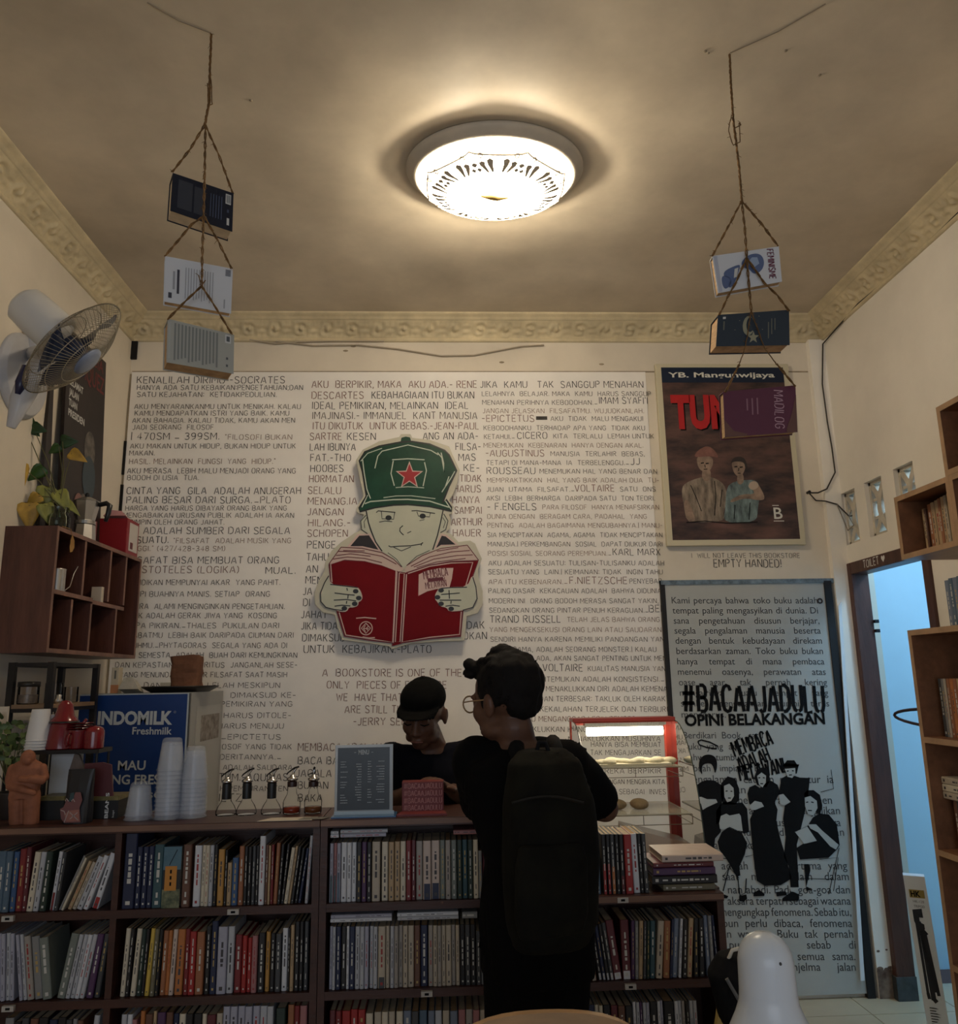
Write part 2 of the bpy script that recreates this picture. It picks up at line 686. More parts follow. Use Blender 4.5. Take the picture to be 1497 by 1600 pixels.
mb = MB()
mb.box((XL - .12, YF, 0), (XL, D + .12, H + .05))
wall_left = structure(mb.build('wall_left', m_wall))
DY0, DY1, DZ = 3.33, 3.93, 1.95        # toilet doorway
vents = [(3.83, 3.975), (3.58, 3.735), (3.32, 3.475)]
mb = MB()
wall_cells(mb, 'x', XR, XR + .07, YF, D + .12, 0, H + .05, [(DY0 - .03, DY1 + .03, 0, DZ + .03)] + [(a, b, 2.105, 2.375) for a, b in vents])
wall_right = structure(mb.build('wall_right', m_wallr))
# vent blocks
m_vent = mat('vent_block_plaster', (.62, .56, .46), .75, var=.2, vs=14)
for i, (a, b) in enumerate(vents):
    mb = MB()
    z0, z1 = 2.105, 2.375
    yc, zc = (a + b) / 2, (z0 + z1) / 2
    x0, x1 = XR + .022, XR + .068
    t = .016
    mb.box((x0, a, z0), (x1, a + t, z1))
    mb.box((x0, b - t, z0), (x1, b, z1))
    mb.box((x0, a, z0), (x1, b, z0 + t))
    mb.box((x0, a, z1 - t), (x1, b, z1))
    # petals: two crossing curved webs and a bar
    for sgn in (-1, 1):
        x0 = XR + .022 + .003 * sgn
        x1 = XR + .068 + .003 * sgn
        pts = [((b - a) / 2 * .92 * math.sin(u * PI) * sgn * .0 + sgn * (b - a) / 2 * (1 - abs(math.sin(u * PI))) * .9, -(z1 - z0) / 2 + (z1 - z0) * u) for u in [k / 10 for k in range(11)]]
        for k in range(10):
            y_0, z_0 = pts[k]
            y_1, z_1 = pts[k + 1]
            mb.add([(x0, yc + y_0 - .018, zc + z_0), (x0, yc + y_0 + .018, zc + z_0), (x0, yc + y_1 + .018, zc + z_1), (x0, yc + y_1 - .018, zc + z_1),
                    (x1, yc + y_0 - .018, zc + z_0), (x1, yc + y_0 + .018, zc + z_0), (x1, yc + y_1 + .018, zc + z_1), (x1, yc + y_1 - .018, zc + z_1)],
                   [(0, 1, 2, 3), (7, 6, 5, 4), (0, 3, 7, 4), (1, 5, 6, 2)])
    x0, x1 = XR + .028, XR + .062
    mb.box((x0, a, zc - .05), (x1, b, zc - .036))
    mb.box((x0, a, zc + .036), (x1, b, zc + .05))
    mb.build('vent_block', m_vent, wall_right)

mb = MB()
mb.box((XL - .12, YF, H), (XR + .14, D + .12, H + .06))
ceiling = structure(mb.build('ceiling', m_ceil))
# old nail spots and a crack on the ceiling
mb = MB()
for px, py, r in ((1102, 80, .006), (1228, 79, .006), (1281, 117, .006), (392, 157, .006), (1107, 83, .004)):
    p = PZ(px, py, H)
    mb.ball((p.x, p.y, H), (r, r, .003), 8, 6)
for px0, py0, px1, py1 in ((230, 4, 330, 52), (1141, 83, 1290, 6)):
    mb.tube([PZ(px0, py0, H - .002), PZ((px0 + px1) / 2, (py0 + py1) / 2 + 5, H - .003), PZ(px1, py1, H - .002)], .0016, 5)
mb.build('ceiling_wire', mat('dusty_wire', (.30, .24, .17), .8), ceiling)

# floor of square tiles
mb = MB()
mb.box((XL - .12, YF, -.08), (XR + 1.6, D + .12, -.004), 1)
T = .4
x = XL - .12
while x < XR + 1.55:
    y = YF
    while y < D + .1:
        mb.box((x + .002, y + .002, -.004), (min(x + T, XR + 1.6) - .002, min(y + T, D + .12) - .002, 0))
        y += T
    x += T
floor = structure(mb.build('floor', [m_floor, m_grout]))


# ornamental cornice: profile swept along a wall, scroll relief on its sloping face
def cornice(name, axis, a0, a1, sgn, cpos):
    """axis 'x': runs along x at y = cpos, room side -y; axis 'y': runs along y at x = cpos, room side sgn"""
    prof = []
    S0 = [(.0, -.125), (.012, -.125), (.014, -.112), (.008, -.106)]          # (out from the wall, down from the ceiling)
    for k in range(15):
        u = k / 14
        S0.append((.010 + .060 * u ** 1.35, -.104 + .070 * u))
    S0 += [(.072, -.030), (.080, -.030), (.082, -.020), (.090, -.018), (.098, -.010), (.106, -.008), (.108, 0)]
    n = int((a1 - a0) / .0095)
    vs, fs = [], []
    K = len(S0)
    per = .135
    for i in range(n + 1):
        a = a0 + (a1 - a0) * i / n
        ph = (a / per) % 1
        fl = 1 if int(a / per) % 2 else -1
        for k, (o, z) in enumerate(S0):
            d = 0
            if 4 <= k <= 18:
                u = (k - 4) / 14
                env = math.sin(PI * min(1, max(0, u))) ** .5
                cx, cy = ph - .5, (u - .5) * .62
                r = math.hypot(cx, cy)
                th = math.atan2(cy * fl, cx)
                d = .0085 * env * (math.sin(th * 1 + r * 21) * math.exp(-r * r * 7) + .55 * math.cos(2 * PI * ph) * math.exp(-((u - .5) / .3) ** 2) * math.cos(u * 17)
                                   + .30 * math.sin(2 * PI * ph * 5 + u * 6 * fl))
            oo = o + d * .75
            zz = z - d * .65
            if axis == 'x':
                vs.append((a, cpos - oo, H + zz))
            else:
                vs.append((cpos + sgn * oo, a, H + zz))
    for i in range(n):
        for k in range(K - 1):
            q = (i * K + k, (i + 1) * K + k, (i + 1) * K + k + 1, i * K + k + 1)
            fs.append(q if (axis == 'x') == (sgn > 0) else q[::-1])
    mb = MB()
    mb.add(vs, fs)
    return structure(mb.build(name, m_corn, smooth=True))


cornice('trim_1', 'x', XL, XR, 1, D)
cornice('trim_2', 'y', YF, D, 1, XL)
cornice('trim_3', 'y', YF, D, -1, XR)
# pilaster between the printed door and the right wall
mb = MB()
mb.box((1.985, D - .035, 0), (XR, D, H - .12))
trim4 = structure(mb.build('trim_4', m_wallr))
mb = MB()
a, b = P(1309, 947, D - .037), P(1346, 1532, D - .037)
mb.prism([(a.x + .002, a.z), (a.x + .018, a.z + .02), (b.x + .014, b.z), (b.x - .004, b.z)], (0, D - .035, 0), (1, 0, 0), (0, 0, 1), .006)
mb.build('daylight_streak', mat('painted_daylight', (.78, .84, .88), .35), trim4)  # streak of daylight on the pilaster, modelled as a pale solid strip
mb = MB()
mb.box((1.984, D - .0372, 0), (XR - .0005, D - .0352, .12))
for x_, z_, a_, b_ in ((2.0, .125, .016, .010), (2.03, .118, .014, .012), (2.05, .128, .016, .008), (2.0, .20, .008, .005), (2.04, .205, .006, .004)):
    mb.ball((x_, D - .0354, z_), (a_, .0012, b_), 10, 6)
mb.build('skirting_stain', mat('damp_brown_skirting', (.30, .22, .16), .8, vs=16, col2=(.07, .035, .025)), trim4)

# ------------------------------------------------------------------ printed door in the back wall
dl, dr, dt = 1.115, 1.932, 1.915
m_dwhite = mat('printed_door_film', (.45, .46, .43), .4, var=.05, vs=2)
m_ink = mat('black_print', (.006, .006, .0065), .8, spec=.15)
m_ink2 = mat('grey_print', (.05, .052, .055), .5)
DYF = D - .022
mb = MB()
mb.box((dl, DYF, .02), (dr, D - .001, dt))
door_1 = structure(mb.build('door_1', m_dwhite))
door_1['label'] = 'pale door printed with black text and a group of people'
mb = MB()
mb.box((dr, D - .03, 0), (1.970, D - .001, dt + .01))
mb.box((dl - .02, D - .026, 0), (dl, D - .001, dt + .02))
mb.build('door_jamb', mat('black_door_jamb', (.012, .010, .010), .6), door_1)
mb = MB()
mb.box((dl - .02, D - .028, dt), (1.984, D - .001, dt + .022))
mb.build('door_header', mat('blue_grey_header', (.16, .22, .27), .6, var=.5, vs=25), door_1)
mb = MB()
p = P(1281, 939, DYF)
mb.tube([p + Vector((.011 * math.cos(t), -.002, .011 * math.sin(t))) for t in [k * PI / 6 for k in range(12)]], .004, 6, closed=True)
mb.build('lock', mat('old_lock', (.05, .04, .04), .4, .6), door_1)
za = Zm(1030, 880, 4.706)
zb = Zm(1030, 1200, 4)
TY = DYF - .0012


def door_line(mb, z, s, x0, x1, ymid, xh=28, m=0, just=True, off=.0):
    sc = 4.706 if z is za else 4.0
    a, b = P(*z(x0, ymid), TY), P(*z(x1, ymid), TY)
    mpp = (b - a).length / ((x1 - x0) / sc)
    cap = xh / sc * 1.68 * mpp
    u = (b - a).normalized()
    print_text(mb, s, a - Vector((0, 0, cap * .37)), u, (0, 0, 1), cap, m, width=(b - a).length, off=off, justify=just)


mb = MB()
for s, x0, x1, y in (
        ('Kami percaya bahwa toko buku adalah', 92, 1165, 278), ('tempat paling mengasyikan di dunia. Di', 98, 1168, 352), ('sana pengetahuan disusun berjajar,', 107, 1178, 427),
        ('segala pengalaman manusia beserta', 113, 1188, 500), ('dengan bentuk kebudayaan direkam', 120, 1197, 574), ('berdasarkan zaman. Toko buku bukan', 127, 1205, 650),
        ('hanya tempat di mana pembaca', 133, 1215, 727), ('menemui oasenya, perawatan atas', 138, 1225, 803), ('oase agar tak pernah kering', 145, 1235, 880),
        ('mengairinya suatu tempat yang', 152, 1243, 957), ('sumber pengetahuan nurani terus', 160, 1250, 1035), ('menggerus.', 165, 490, 1117),
        ('Berdikari Book, satu', 178, 762, 1270), ('buku yang ada', 183, 600, 1352), ('bahwa tumbuh', 190, 620, 1432), ('sebuah impian. Bu', 195, 765, 1512)):
    door_line(mb, za, s, x0, x1, y)
for s, x0, x1, y in (
        ('pengalaman catatan mengatur ia', 178, 1090, 75), ('memikirkan', 190, 540, 140), ('tingkat membicara at men', 215, 1080, 205), ('dengan arah menjadikan', 215, 1130, 270),
        ('makna lurus nya', 222, 1135, 345), ('ke ilmu dirabo an', 225, 1155, 405), ('dengan abadi kata', 228, 640, 487), ('adalah ke ah pertama yang', 390, 1175, 615),
        ('saat malam silam dalam', 395, 1185, 682), ('nan abadi. Pada goa-goa dan', 430, 1192, 765), ('aksara terpatri sebagai wacana', 428, 1197, 835), ('mengungkap fenomena. Sebab itu,', 380, 1200, 905),
        ('pun perlu dibaca, fenomena', 400, 1206, 975), ('dan wacana. Buku tak pernah', 360, 1212, 1042), ('punah nya, sebab di', 440, 1228, 1110), ('bagi kata semua sama.', 560, 1226, 1182), ('dan menjelma jalan', 560, 1228, 1248)):
    door_line(mb, zb, s, x0, x1, y)
mb.build('printed_text', m_ink2, door_1)
mb = MB()
TY2 = TY - .0012
a, b = P(*za(175, 1090), TY2), P(*za(1215, 1090), TY2)
stroke_text(mb, '#BACAAJADULU', a, b, .125, (0, -1, 0), 0, .14)
a, b = P(*za(190, 1195), TY2), P(*za(1222, 1180), TY2)
print_text(mb, 'OPINI BELAKANGAN', a, b - a, (0, 0, 1), .052, 0, (b - a).length, .035)
for s, x0, y0, x1, y1, h in (('MEMBACA', 560, 1420, 840, 1330, .07), ('ADALAH', 600, 1530, 820, 1450, .065), ('MELAWAN!', 600, 1600, 930, 1540, .07)):
    a, b = P(*za(x0, y0), TY2), P(*za(x1, y1), TY2)
    stroke_text(mb, s, a, b, h, (0, -1, 0), 0, .14)
mb.build('printed_slogan', m_ink, door_1)


def flat(mb, pts, z, y, m=0, t=.0006):
    """a printed or cut shape outlined in a measuring window, on the plane Y = y, facing the room"""
    q = [P(*z(*p), y) for p in pts]
    mb.prism([(p.x, p.z) for p in q], (0, y, 0), (1, 0, 0), (0, 0, 1), t, m)


def outline(mb, pts, z, y, w, m=0, closed=False):
    q = [P(*z(*p), y) for p in pts]
    if closed:
        q.append(q[0])
    mb.stroke(q, w, (0, -1, 0), m)


FIGS = [   # black shapes, bare shapes, drawn lines
    ([[(300, 75), (345, 78), (395, 110), (405, 180), (385, 235), (390, 330), (385, 400), (350, 440), (335, 580), (275, 580), (262, 440), (245, 385), (250, 280), (210, 270), (205, 190), (222, 115), (265, 85)]],
     [[(235, 185), (262, 180), (300, 195), (355, 195), (365, 215), (300, 245), (272, 262), (262, 225), (240, 200)]], []),
    ([[(385, 170), (388, 95), (428, 52), (475, 66), (500, 130), (500, 200), (475, 228), (400, 228)],
      [(385, 225), (420, 205), (470, 220), (520, 215), (550, 255), (562, 400), (530, 410), (515, 400), (440, 375), (375, 345), (358, 350), (356, 270)],
      [(430, 372), (515, 402), (550, 470), (535, 540), (500, 620), (508, 670), (485, 682), (440, 600), (415, 560), (375, 510), (365, 460), (392, 400)],
      [(500, 800), (545, 790), (550, 815), (530, 835), (500, 832)], [(388, 770), (405, 790), (432, 800), (425, 815), (380, 812)]],
     [[(405, 112), (438, 98), (465, 125), (468, 175), (450, 205), (425, 214), (408, 180)], [(375, 345), (385, 300), (420, 285), (440, 297), (500, 285), (510, 300), (522, 395), (490, 390), (440, 368), (405, 385), (380, 380)]],
     [[(415, 145), (428, 143)], [(446, 145), (458, 146)], [(430, 188), (448, 188)], [(490, 680), (505, 795)], [(440, 610), (400, 770)], [(545, 690), (540, 780)]]),
    ([[(595, 60), (610, 12), (650, -8), (686, 15), (692, 80), (670, 120), (612, 105)],
      [(565, 120), (600, 105), (630, 125), (660, 90), (700, 80), (740, 105), (755, 150), (722, 215), (740, 260), (732, 330), (752, 420), (800, 590), (828, 690), (760, 732), (660, 736), (610, 705), (590, 560), (575, 410), (568, 320), (590, 270), (560, 210), (552, 160)],
      [(590, 780), (625, 760), (660, 790), (655, 800), (590, 802)], [(730, 775), (790, 770), (800, 795), (735, 802)]],
     [[(612, 50), (640, 28), (668, 48), (666, 92), (645, 122), (624, 102)], [(598, 205), (640, 215), (655, 240), (600, 262), (575, 262), (562, 238)]], [[(620, 62), (632, 60)], [(648, 60), (660, 62)], [(632, 98), (650, 98)]]),
    ([[(768, -5), (800, -48), (845, -48), (870, -10), (860, 35), (800, 40)], [(742, -12), (790, -30), (875, -22), (870, -8), (780, -8)],
      [(765, 65), (800, 45), (850, 50), (880, 60), (942, 62), (930, 180), (905, 300), (885, 380), (860, 480), (872, 745), (822, 745), (810, 610), (780, 555), (792, 420), (775, 320), (785, 235), (822, 212), (775, 165), (745, 170)],
      [(770, 815), (830, 770), (875, 790), (870, 830), (770, 832)]],
     [[(785, 5), (850, 0), (852, 35), (832, 62), (802, 55)], [(748, 168), (776, 162), (820, 212), (782, 234), (757, 226)], [(812, 748), (870, 748), (855, 775), (826, 772)]], [[(798, 20), (810, 18)], [(830, 17), (842, 18)], [(812, 44), (830, 43)]]),
    ([[(905, 160), (925, 140), (965, 138), (1005, 168), (1020, 235), (1005, 292), (985, 280), (930, 250)],
      [(1000, 285), (1060, 290), (1110, 350), (1128, 480), (1115, 505), (1060, 560), (880, 572), (858, 500), (905, 470), (850, 400), (930, 360), (960, 310)],
      [(905, 600), (935, 600), (945, 640), (920, 740), (960, 760), (920, 768), (915, 700)]],
     [[(910, 185), (945, 175), (985, 205), (990, 250), (965, 296), (930, 290), (912, 240)], [(850, 400), (925, 365), (985, 455), (905, 474)], [(930, 352), (980, 352), (1020, 392), (1122, 480), (1105, 510), (1070, 490), (992, 402), (945, 378)]],
     [[(918, 215), (932, 212)], [(950, 212), (966, 216)], [(930, 265), (955, 266)]]),
]
for blk, bare, lns in FIGS:
    mb = MB()
    for poly in blk:
        flat(mb, poly, zb, TY2 - .0008)
    for poly in bare:
        flat(mb, poly, zb, TY2 - .0017, 1)
    for pts in lns:
        outline(mb, pts, zb, TY2 - .0026, .005)
    mb.build('printed_figure', [m_ink, m_dwhite], door_1)
mb = MB()
for pts in ([(290, 1480), (300, 1440), (330, 1410), (380, 1405), (420, 1430), (428, 1490), (412, 1555), (400, 1500), (380, 1470), (330, 1475), (312, 1500), (318, 1560), (300, 1530)],):
    flat(mb, soft(pts), za, TY2 - .0008)
outline(mb, [(285, 1310), (310, 1300), (370, 1315), (430, 1345), (420, 1365), (350, 1355), (295, 1335)], za, TY2 - .001, .007, 0, True)
for pts in ([(330, 560), (400, 565), (470, 570)], [(545, 430), (600, 540), (540, 555)], [(1000, 570), (1120, 560), (1090, 770)], [(880, 690), (1080, 695)], [(1075, 10), (1090, 130), (1010, 150)],
            [(400, 680), (440, 620), (500, 690)], [(545, 690), (540, 780), (500, 800)], [(1125, 500), (1060, 790)], [(330, 520), (340, 555)], [(940, 280), (985, 300)]):
    outline(mb, pts, zb, TY2 - .001, .003)
mb.build('printed_figure', m_ink, door_1)

# ------------------------------------------------------------------ toilet doorway in the right wall
mb = MB()
fx0, fx1 = XR - .014, XR + .075
mb.box((fx0, DY1, 0), (fx1, DY1 + .055, DZ + .06))
mb.box((fx0, DY0 - .05, 0), (fx1, DY0, DZ + .06))
mb.box((fx0, DY0, DZ), (fx1, DY1, DZ + .06))
door_2 = structure(mb.build('door_2', m_frame, bevel=.004))
mb = MB()
mb.box((fx0 - .006, DY1 - .006, 0), (fx1, DY1 + .07, .10))
mb.build('plinth_block', mat('dark_grey_plinth', (.05, .055, .055), .5, var=.5, vs=18), door_2)
mb = MB()
for py in (970, 985):
    p = P(1372, py, DY1 - .05)
    mb.box((fx1 - .004, DY1 - .02, p.z - .008), (fx1 + .016, DY1 - .002, p.z + .008))
mb.build('hinge', mat('black_hinge', (.02, .02, .022), .4, .5), door_2)
mb = MB()
a, b = PX(1366, 889, fx0 - .001), PX(1388, 884, fx0 - .001)
yc = (a.y + b.y) / 2
stroke_text(mb, 'TOILET', (fx0 - .0015, 3.80, 1.964), (fx0 - .0015, 3.66, 1.964), .036, (-1, 0, 0), 0, .13)
hp = [(3.62, 1.968), (3.605, 1.985), (3.605, 1.995), (3.612, 2.0), (3.62, 1.993), (3.628, 2.0), (3.635, 1.995), (3.635, 1.985)]
mb.face([(fx0 - .0015, y_, z_) for y_, z_ in hp])
mb.build('painted_sign', mat('white_paint', (.8, .8, .76), .6), door_2)
# toilet room
mb = MB()
TX0, TX1, TY0, TY1 = XR + .07, 3.55, 2.1, 4.3
mb.box((TX1, TY0, 0), (TX1 + .08, TY1, 3.0))
mb.box((TX0, TY1, 0), (TX1, TY1 + .08, 3.0))
mb.box((TX0, TY0 - .08, 0), (TX1, TY0, 3.0))
mb.box((TX0, TY0, 3.0), (TX1, TY1, 3.06))
structure(mb.build('wall_toilet', m_blue))
# ------------------------------------------------------------------ lettering painted on the back wall
m_lb = mat('faded_black_paint', (.060, .052, .046), .7, var=.35, vs=30)
m_lr = mat('faded_brown_paint', (.20, .10, .072), .7, var=.25, vs=30)
m_lf = mat('worn_pale_paint', (.27, .185, .14), .7, var=.3, vs=25)
m_lg = mat('worn_grey_paint', (.115, .094, .078), .7, var=.3, vs=25)
CI = {'b': 0, 'r': 1, 'f': 2, 'g': 3}
LM = [m_lb, m_lr, m_lf, m_lg]
WY = BY - .0012
BLOCKS = {
 'quote_socrates': (180, 480, 4.403, [
  ('KENALILAH DIRIMU -SOCRATES', 150, 1165, 500, 46, 'b'), ('HANYA ADA SATU KEBAIKAN:PENGETAHUAN;DAN', 150, 1290, 552, 33, 'b'), ('SATU KEJAHATAN:  KETIDAKPEDULIAN.', 150, 1110, 600, 33, 'b'),
  ('AKU MENYARANKANMU UNTUK MENIKAH. KALAU', 132, 1275, 683, 33, 'g'), ('KAMU MENDAPATKAN ISTRI YANG BAIK. KAMU', 135, 1195, 729, 33, 'g'),
  ('AKAN BAHAGIA. KALAU TIDAK, KAMU AKAN MEN', 118, 1235, 778, 33, 'g'), ('JADI SEORANG  FILOSOF', 120, 675, 825, 33, 'g'),
  ('| 470SM _ 399SM.', 110, 715, 887, 46, 'b'), ('*FILOSOFI BUKAN', 755, 1215, 893, 34, 'f'), ('AKU MAKAN UNTUK HIDUP, BUKAN HIDUP UNTUK', 103, 1240, 955, 33, 'g'),
  ('MAKAN.', 97, 270, 1003, 33, 'g'), ('HASIL. MELAINKAN  FUNGSI  YANG  HIDUP."', 97, 1100, 1060, 35, 'f'), ('AKU MERASA  LEBIH MALU MENJADI ORANG YANG', 83, 1240, 1125, 35, 'g'),
  ('BODOH DI USIA  TUA.', 83, 575, 1172, 33, 'g'), ('CINTA YANG  GILA  ADALAH ANUGERAH', 78, 1275, 1262, 46, 'b'), ('PALING BESAR DARI SURGA.', 78, 940, 1325, 46, 'b'), ('_PLATO', 958, 1205, 1325, 46, 'g'),
  ('HARGA YANG HARUS DIBAYAR ORANG BAIK YANG', 70, 1178, 1382, 33, 'g'), ('MENGABAIKAN URUSAN PUBLIK ADALAH IA AKAN', 55, 1228, 1431, 33, 'g'), ('DIPIMPIN OLEH ORANG JAHAT.', 55, 750, 1478, 33, 'g')]),
 'quote_thales': (180, 760, 4.403, [
  ('IDE ADALAH SUMBER DARI SEGALA', 70, 1200, 303, 46, 'b'), ('SESUATU.', 70, 365, 367, 44, 'b'), ('*FILSAFAT  ADALAH MUSIK YANG', 400, 1208, 373, 34, 'f'), ('TINGGI." (427/428-348 SM)', 70, 755, 427, 34, 'f'),
  ('FILSAFAT BISA MEMBUAT ORANG', 60, 1125, 507, 46, 'b'), ('ARISTOTELES (LOGIKA)', 70, 850, 572, 46, 'r'), ('MUAL.', 1035, 1240, 577, 44, 'b'),
  ('PENDIDIKAN MEMPUNYAI AKAR  YANG PAHIT.', 40, 1135, 660, 36, 'g'), ('TETAPI BUAHNYA MANIS. SETIAP  ORANG', 40, 1062, 740, 36, 'g'), ('SECARA  ALAMI MENGINGINKAN PENGETAHUAN.', 40, 1165, 825, 36, 'g'),
  ('GERAK ADALAH GERAK JIWA YANG  KOSONG', 30, 1110, 888, 36, 'g'), ('TANPA PIKIRAN._THALES  PUKULAN DARI', 30, 1125, 957, 36, 'g'), ('SAHABATMU  LEBIH BAIK DARIPADA CIUMAN DARI', 20, 1225, 1023, 35, 'g'),
  ('MUSUHMU._PHYTAGORAS  SEGALA YANG ADA DI', 20, 1180, 1093, 35, 'g'), ('ALAM SEMESTA  ADALAH  BUAH DARI KEMUNGKINAN', 10, 1250, 1160, 35, 'b'), ('DAN KEPASTIAN.-DEMOKRITUS  JANGANLAH SESE-', 0, 1250, 1228, 35, 'g'),
  ('ORANG MENUNDA BELAJAR FILSAFAT SAAT MASIH', -5, 1180, 1295, 35, 'g'), ('MUDA DAN JANGAN  LELAH MESKIPUN', 0, 1132, 1367, 35, 'g'), ('SUDAH TUA. APA YANG  DIMAKSUD KE-', 0, 1240, 1435, 35, 'g')]),
 'quote_aquinas': (330, 1100, 4.829, [
  ('BAHAGIAAN ADALAH PEMIKIRAN YANG', -640, 610, 0, 38, 'g'), ('PERTAMA HARUS DITOLE-', -250, 600, 85, 38, 'g'), ('RANSI SEMUA HARUS MENUJU', -420, 545, 165, 38, 'g'), ('DIRI SENDIRI._EPICTETUS', -400, 522, 248, 38, 'g'),
  ('FILOSOF YANG TIDAK', 0, 605, 322, 38, 'g'), ('MENGOBATI PENDERITANNYA._', -460, 525, 399, 38, 'g'), ('FILSUF ADALAH SAUDARA', -120, 610, 478, 38, 'g'), ('TUM.-AQUINAS', 60, 575, 552, 54, 'b'), ('BUAH PEMIKIRAN TEN', -60, 575, 637, 38, 'g'), ('NIETZ', 0, 225, 707, 56, 'b')]),
 'quote_descartes': (460, 560, 4.829, [
  ('AKU  BERPIKIR, MAKA  AKU ADA.- RENE', 132, 1375, 195, 52, 'r'), ('DESCARTES', 132, 520, 278, 52, 'r'), ('KEBAHAGIAAN ITU BUKAN', 585, 1355, 275, 52, 'b'), ('IDEAL PEMIKIRAN, MELAINKAN  IDEAL', 135, 1310, 355, 52, 'b'),
  ('IMAJINASI.- IMMANUEL  KANT MANUSIA', 137, 1378, 430, 52, 'g'), ('ITU DIKUTUK  UNTUK BEBAS.-JEAN-PAUL', 140, 1390, 508, 52, 'r'), ('SARTRE', 117, 355, 588, 52, 'r'), ('KESEN', 400, 612, 588, 52, 'b'), ('ANG AN ADA-', 972, 1385, 585, 52, 'b'),
  ('LAH IBUNYA', 118, 460, 668, 52, 'b'), ('FILSA-', 1218, 1405, 665, 52, 'b'), ('FAT.-THO', 122, 425, 748, 52, 'b'), ('MAS', 1240, 1365, 745, 52, 'b'), ('HOOBES', 122, 368, 830, 52, 'b'), ('KE-', 1280, 1395, 825, 52, 'b'),
  ('HORMATAN', 113, 445, 908, 52, 'r'), ('TIDAK', 1250, 1410, 905, 52, 'r'), ('SELALU', 103, 350, 995, 52, 'r'), ('HARUS', 1205, 1405, 983, 52, 'r'), ('MENANG.IA', 102, 470, 1077, 52, 'r'), ('HANYA', 1195, 1395, 1065, 52, 'r'),
  ('JANGAN', 100, 368, 1157, 52, 'r'), ('SAMPAI', 1210, 1412, 1145, 52, 'r'), ('HILANG.-', 105, 420, 1240, 52, 'r'), ('ARTHUR', 1185, 1415, 1232, 52, 'r'), ('SCHOPEN', 98, 400, 1318, 52, 'r'), ('HAUER', 1198, 1405, 1315, 52, 'r'), ('PENGE', 97, 308, 1405, 54, 'b')]),
 'quote_plato': (460, 800, 4.444, [
  ('TAHU', 85, 235, 312, 50, 'b'), ('AN', 82, 160, 395, 50, 'b'), ('MEN', 78, 190, 472, 50, 'b'), ('JA', 60, 120, 550, 50, 'b'), ('DI', 62, 105, 627, 50, 'b'), ('JAHAT', 48, 225, 712, 50, 'b'), ('JIKA TIDAK', 48, 330, 790, 50, 'b'),
  ('DIMAKSUD', 55, 350, 872, 50, 'b'), ('UNTUK  KEBAJIKAN.-PLATO', 65, 950, 952, 52, 'b'), ('DAK', 1200, 1318, 785, 50, 'b'), ('OKAN', 1175, 1335, 858, 50, 'b')]),
 'quote_bookstore': (460, 800, 4.444, [
  ('A  BOOKSTORE IS ONE OF THE', 195, 1160, 1115, 50, 'r'), ('ONLY  PIECES OF EVIDENCE', 225, 1055, 1200, 50, 'r'), ('WE  HAVE THAT PEOPLE', 292, 990, 1287, 50, 'r'), ('ARE STILL THINKING', 350, 940, 1370, 50, 'r'), ('-JERRY SEINFELD', 410, 950, 1455, 50, 'r')]),
 'quote_membaca': (330, 1120, 4.829, [
  ('MEMBACA ADALAH', 655, 1280, 228, 56, 'r'), ('BACA BACA', 655, 1050, 330, 54, 'b'), ('JAGALA', 640, 905, 425, 54, 'b'), ('BUKAN', 655, 880, 515, 54, 'b'), ('BAKA', 655, 835, 612, 54, 'b')]),
 'quote_syafii': (740, 560, 4.678, [
  ('JIKA  KAMU   TAK  SANGGUP MENAHAN', 50, 1240, 190, 47, 'b'), ('LELAHNYA  BELAJAR. MAKA  KAMU  HARUS SANGGUP', 62, 1295, 258, 33, 'g'), ('MENAHAN PERIHNYA KEBODOHAN._', 65, 905, 322, 33, 'g'), ("IMAM SYAFI'I", 920, 1272, 308, 47, 'b'),
  ('JANGAN JELASKAN  FILSAFATMU. WUJUDKANLAH.', 68, 1245, 383, 33, 'f'), ('-EPICTETUS', 62, 442, 438, 47, 'r'), ('AKU  TIDAK  MALU MENGAKUI', 565, 1238, 440, 33, 'g'), ('KEBODOHANKU  TERHADAP APA YANG  TIDAK AKU', 75, 1252, 508, 33, 'g'),
  ('KETAHUI._', 78, 300, 572, 33, 'g'), ('CICERO', 320, 538, 563, 47, 'b'), ('KITA  TERLALU  LEMAH UNTUK', 585, 1318, 568, 33, 'g'), ('MENEMUKAN  KEBENARAN  HANYA DENGAN AKAL.', 75, 1240, 635, 33, 'f'), ('-AUGUSTINUS', 90, 515, 692, 47, 'r'),
  ('MANUSIA  TERLAHIR  BEBAS,', 565, 1250, 697, 33, 'g'), ('TETAPI DI MANA-MANA  IA  TERBELENGGU._', 95, 1135, 762, 33, 'g'), ('JJ', 1150, 1215, 752, 47, 'b'), ('ROUSSEAU', 98, 450, 820, 47, 'b'), ('MENEMUKAN HAL YANG BENAR DAN', 485, 1340, 825, 33, 'g'),
  ('MEMPRAKTIKKAN  HAL YANG BAIK ADALAH DUA  TU-', 100, 1355, 890, 33, 'f'), ('JUAN  UTAMA  FILSAFAT._', 97, 735, 957, 33, 'g'), ('VOLTAIRE', 742, 1028, 948, 48, 'r'), ('SATU  ONS', 1072, 1330, 955, 33, 'g'), ('AKSI  LEBIH  BERHARGA  DARIPADA SATU  TON TEORI.', 95, 1325, 1022, 33, 'g'),
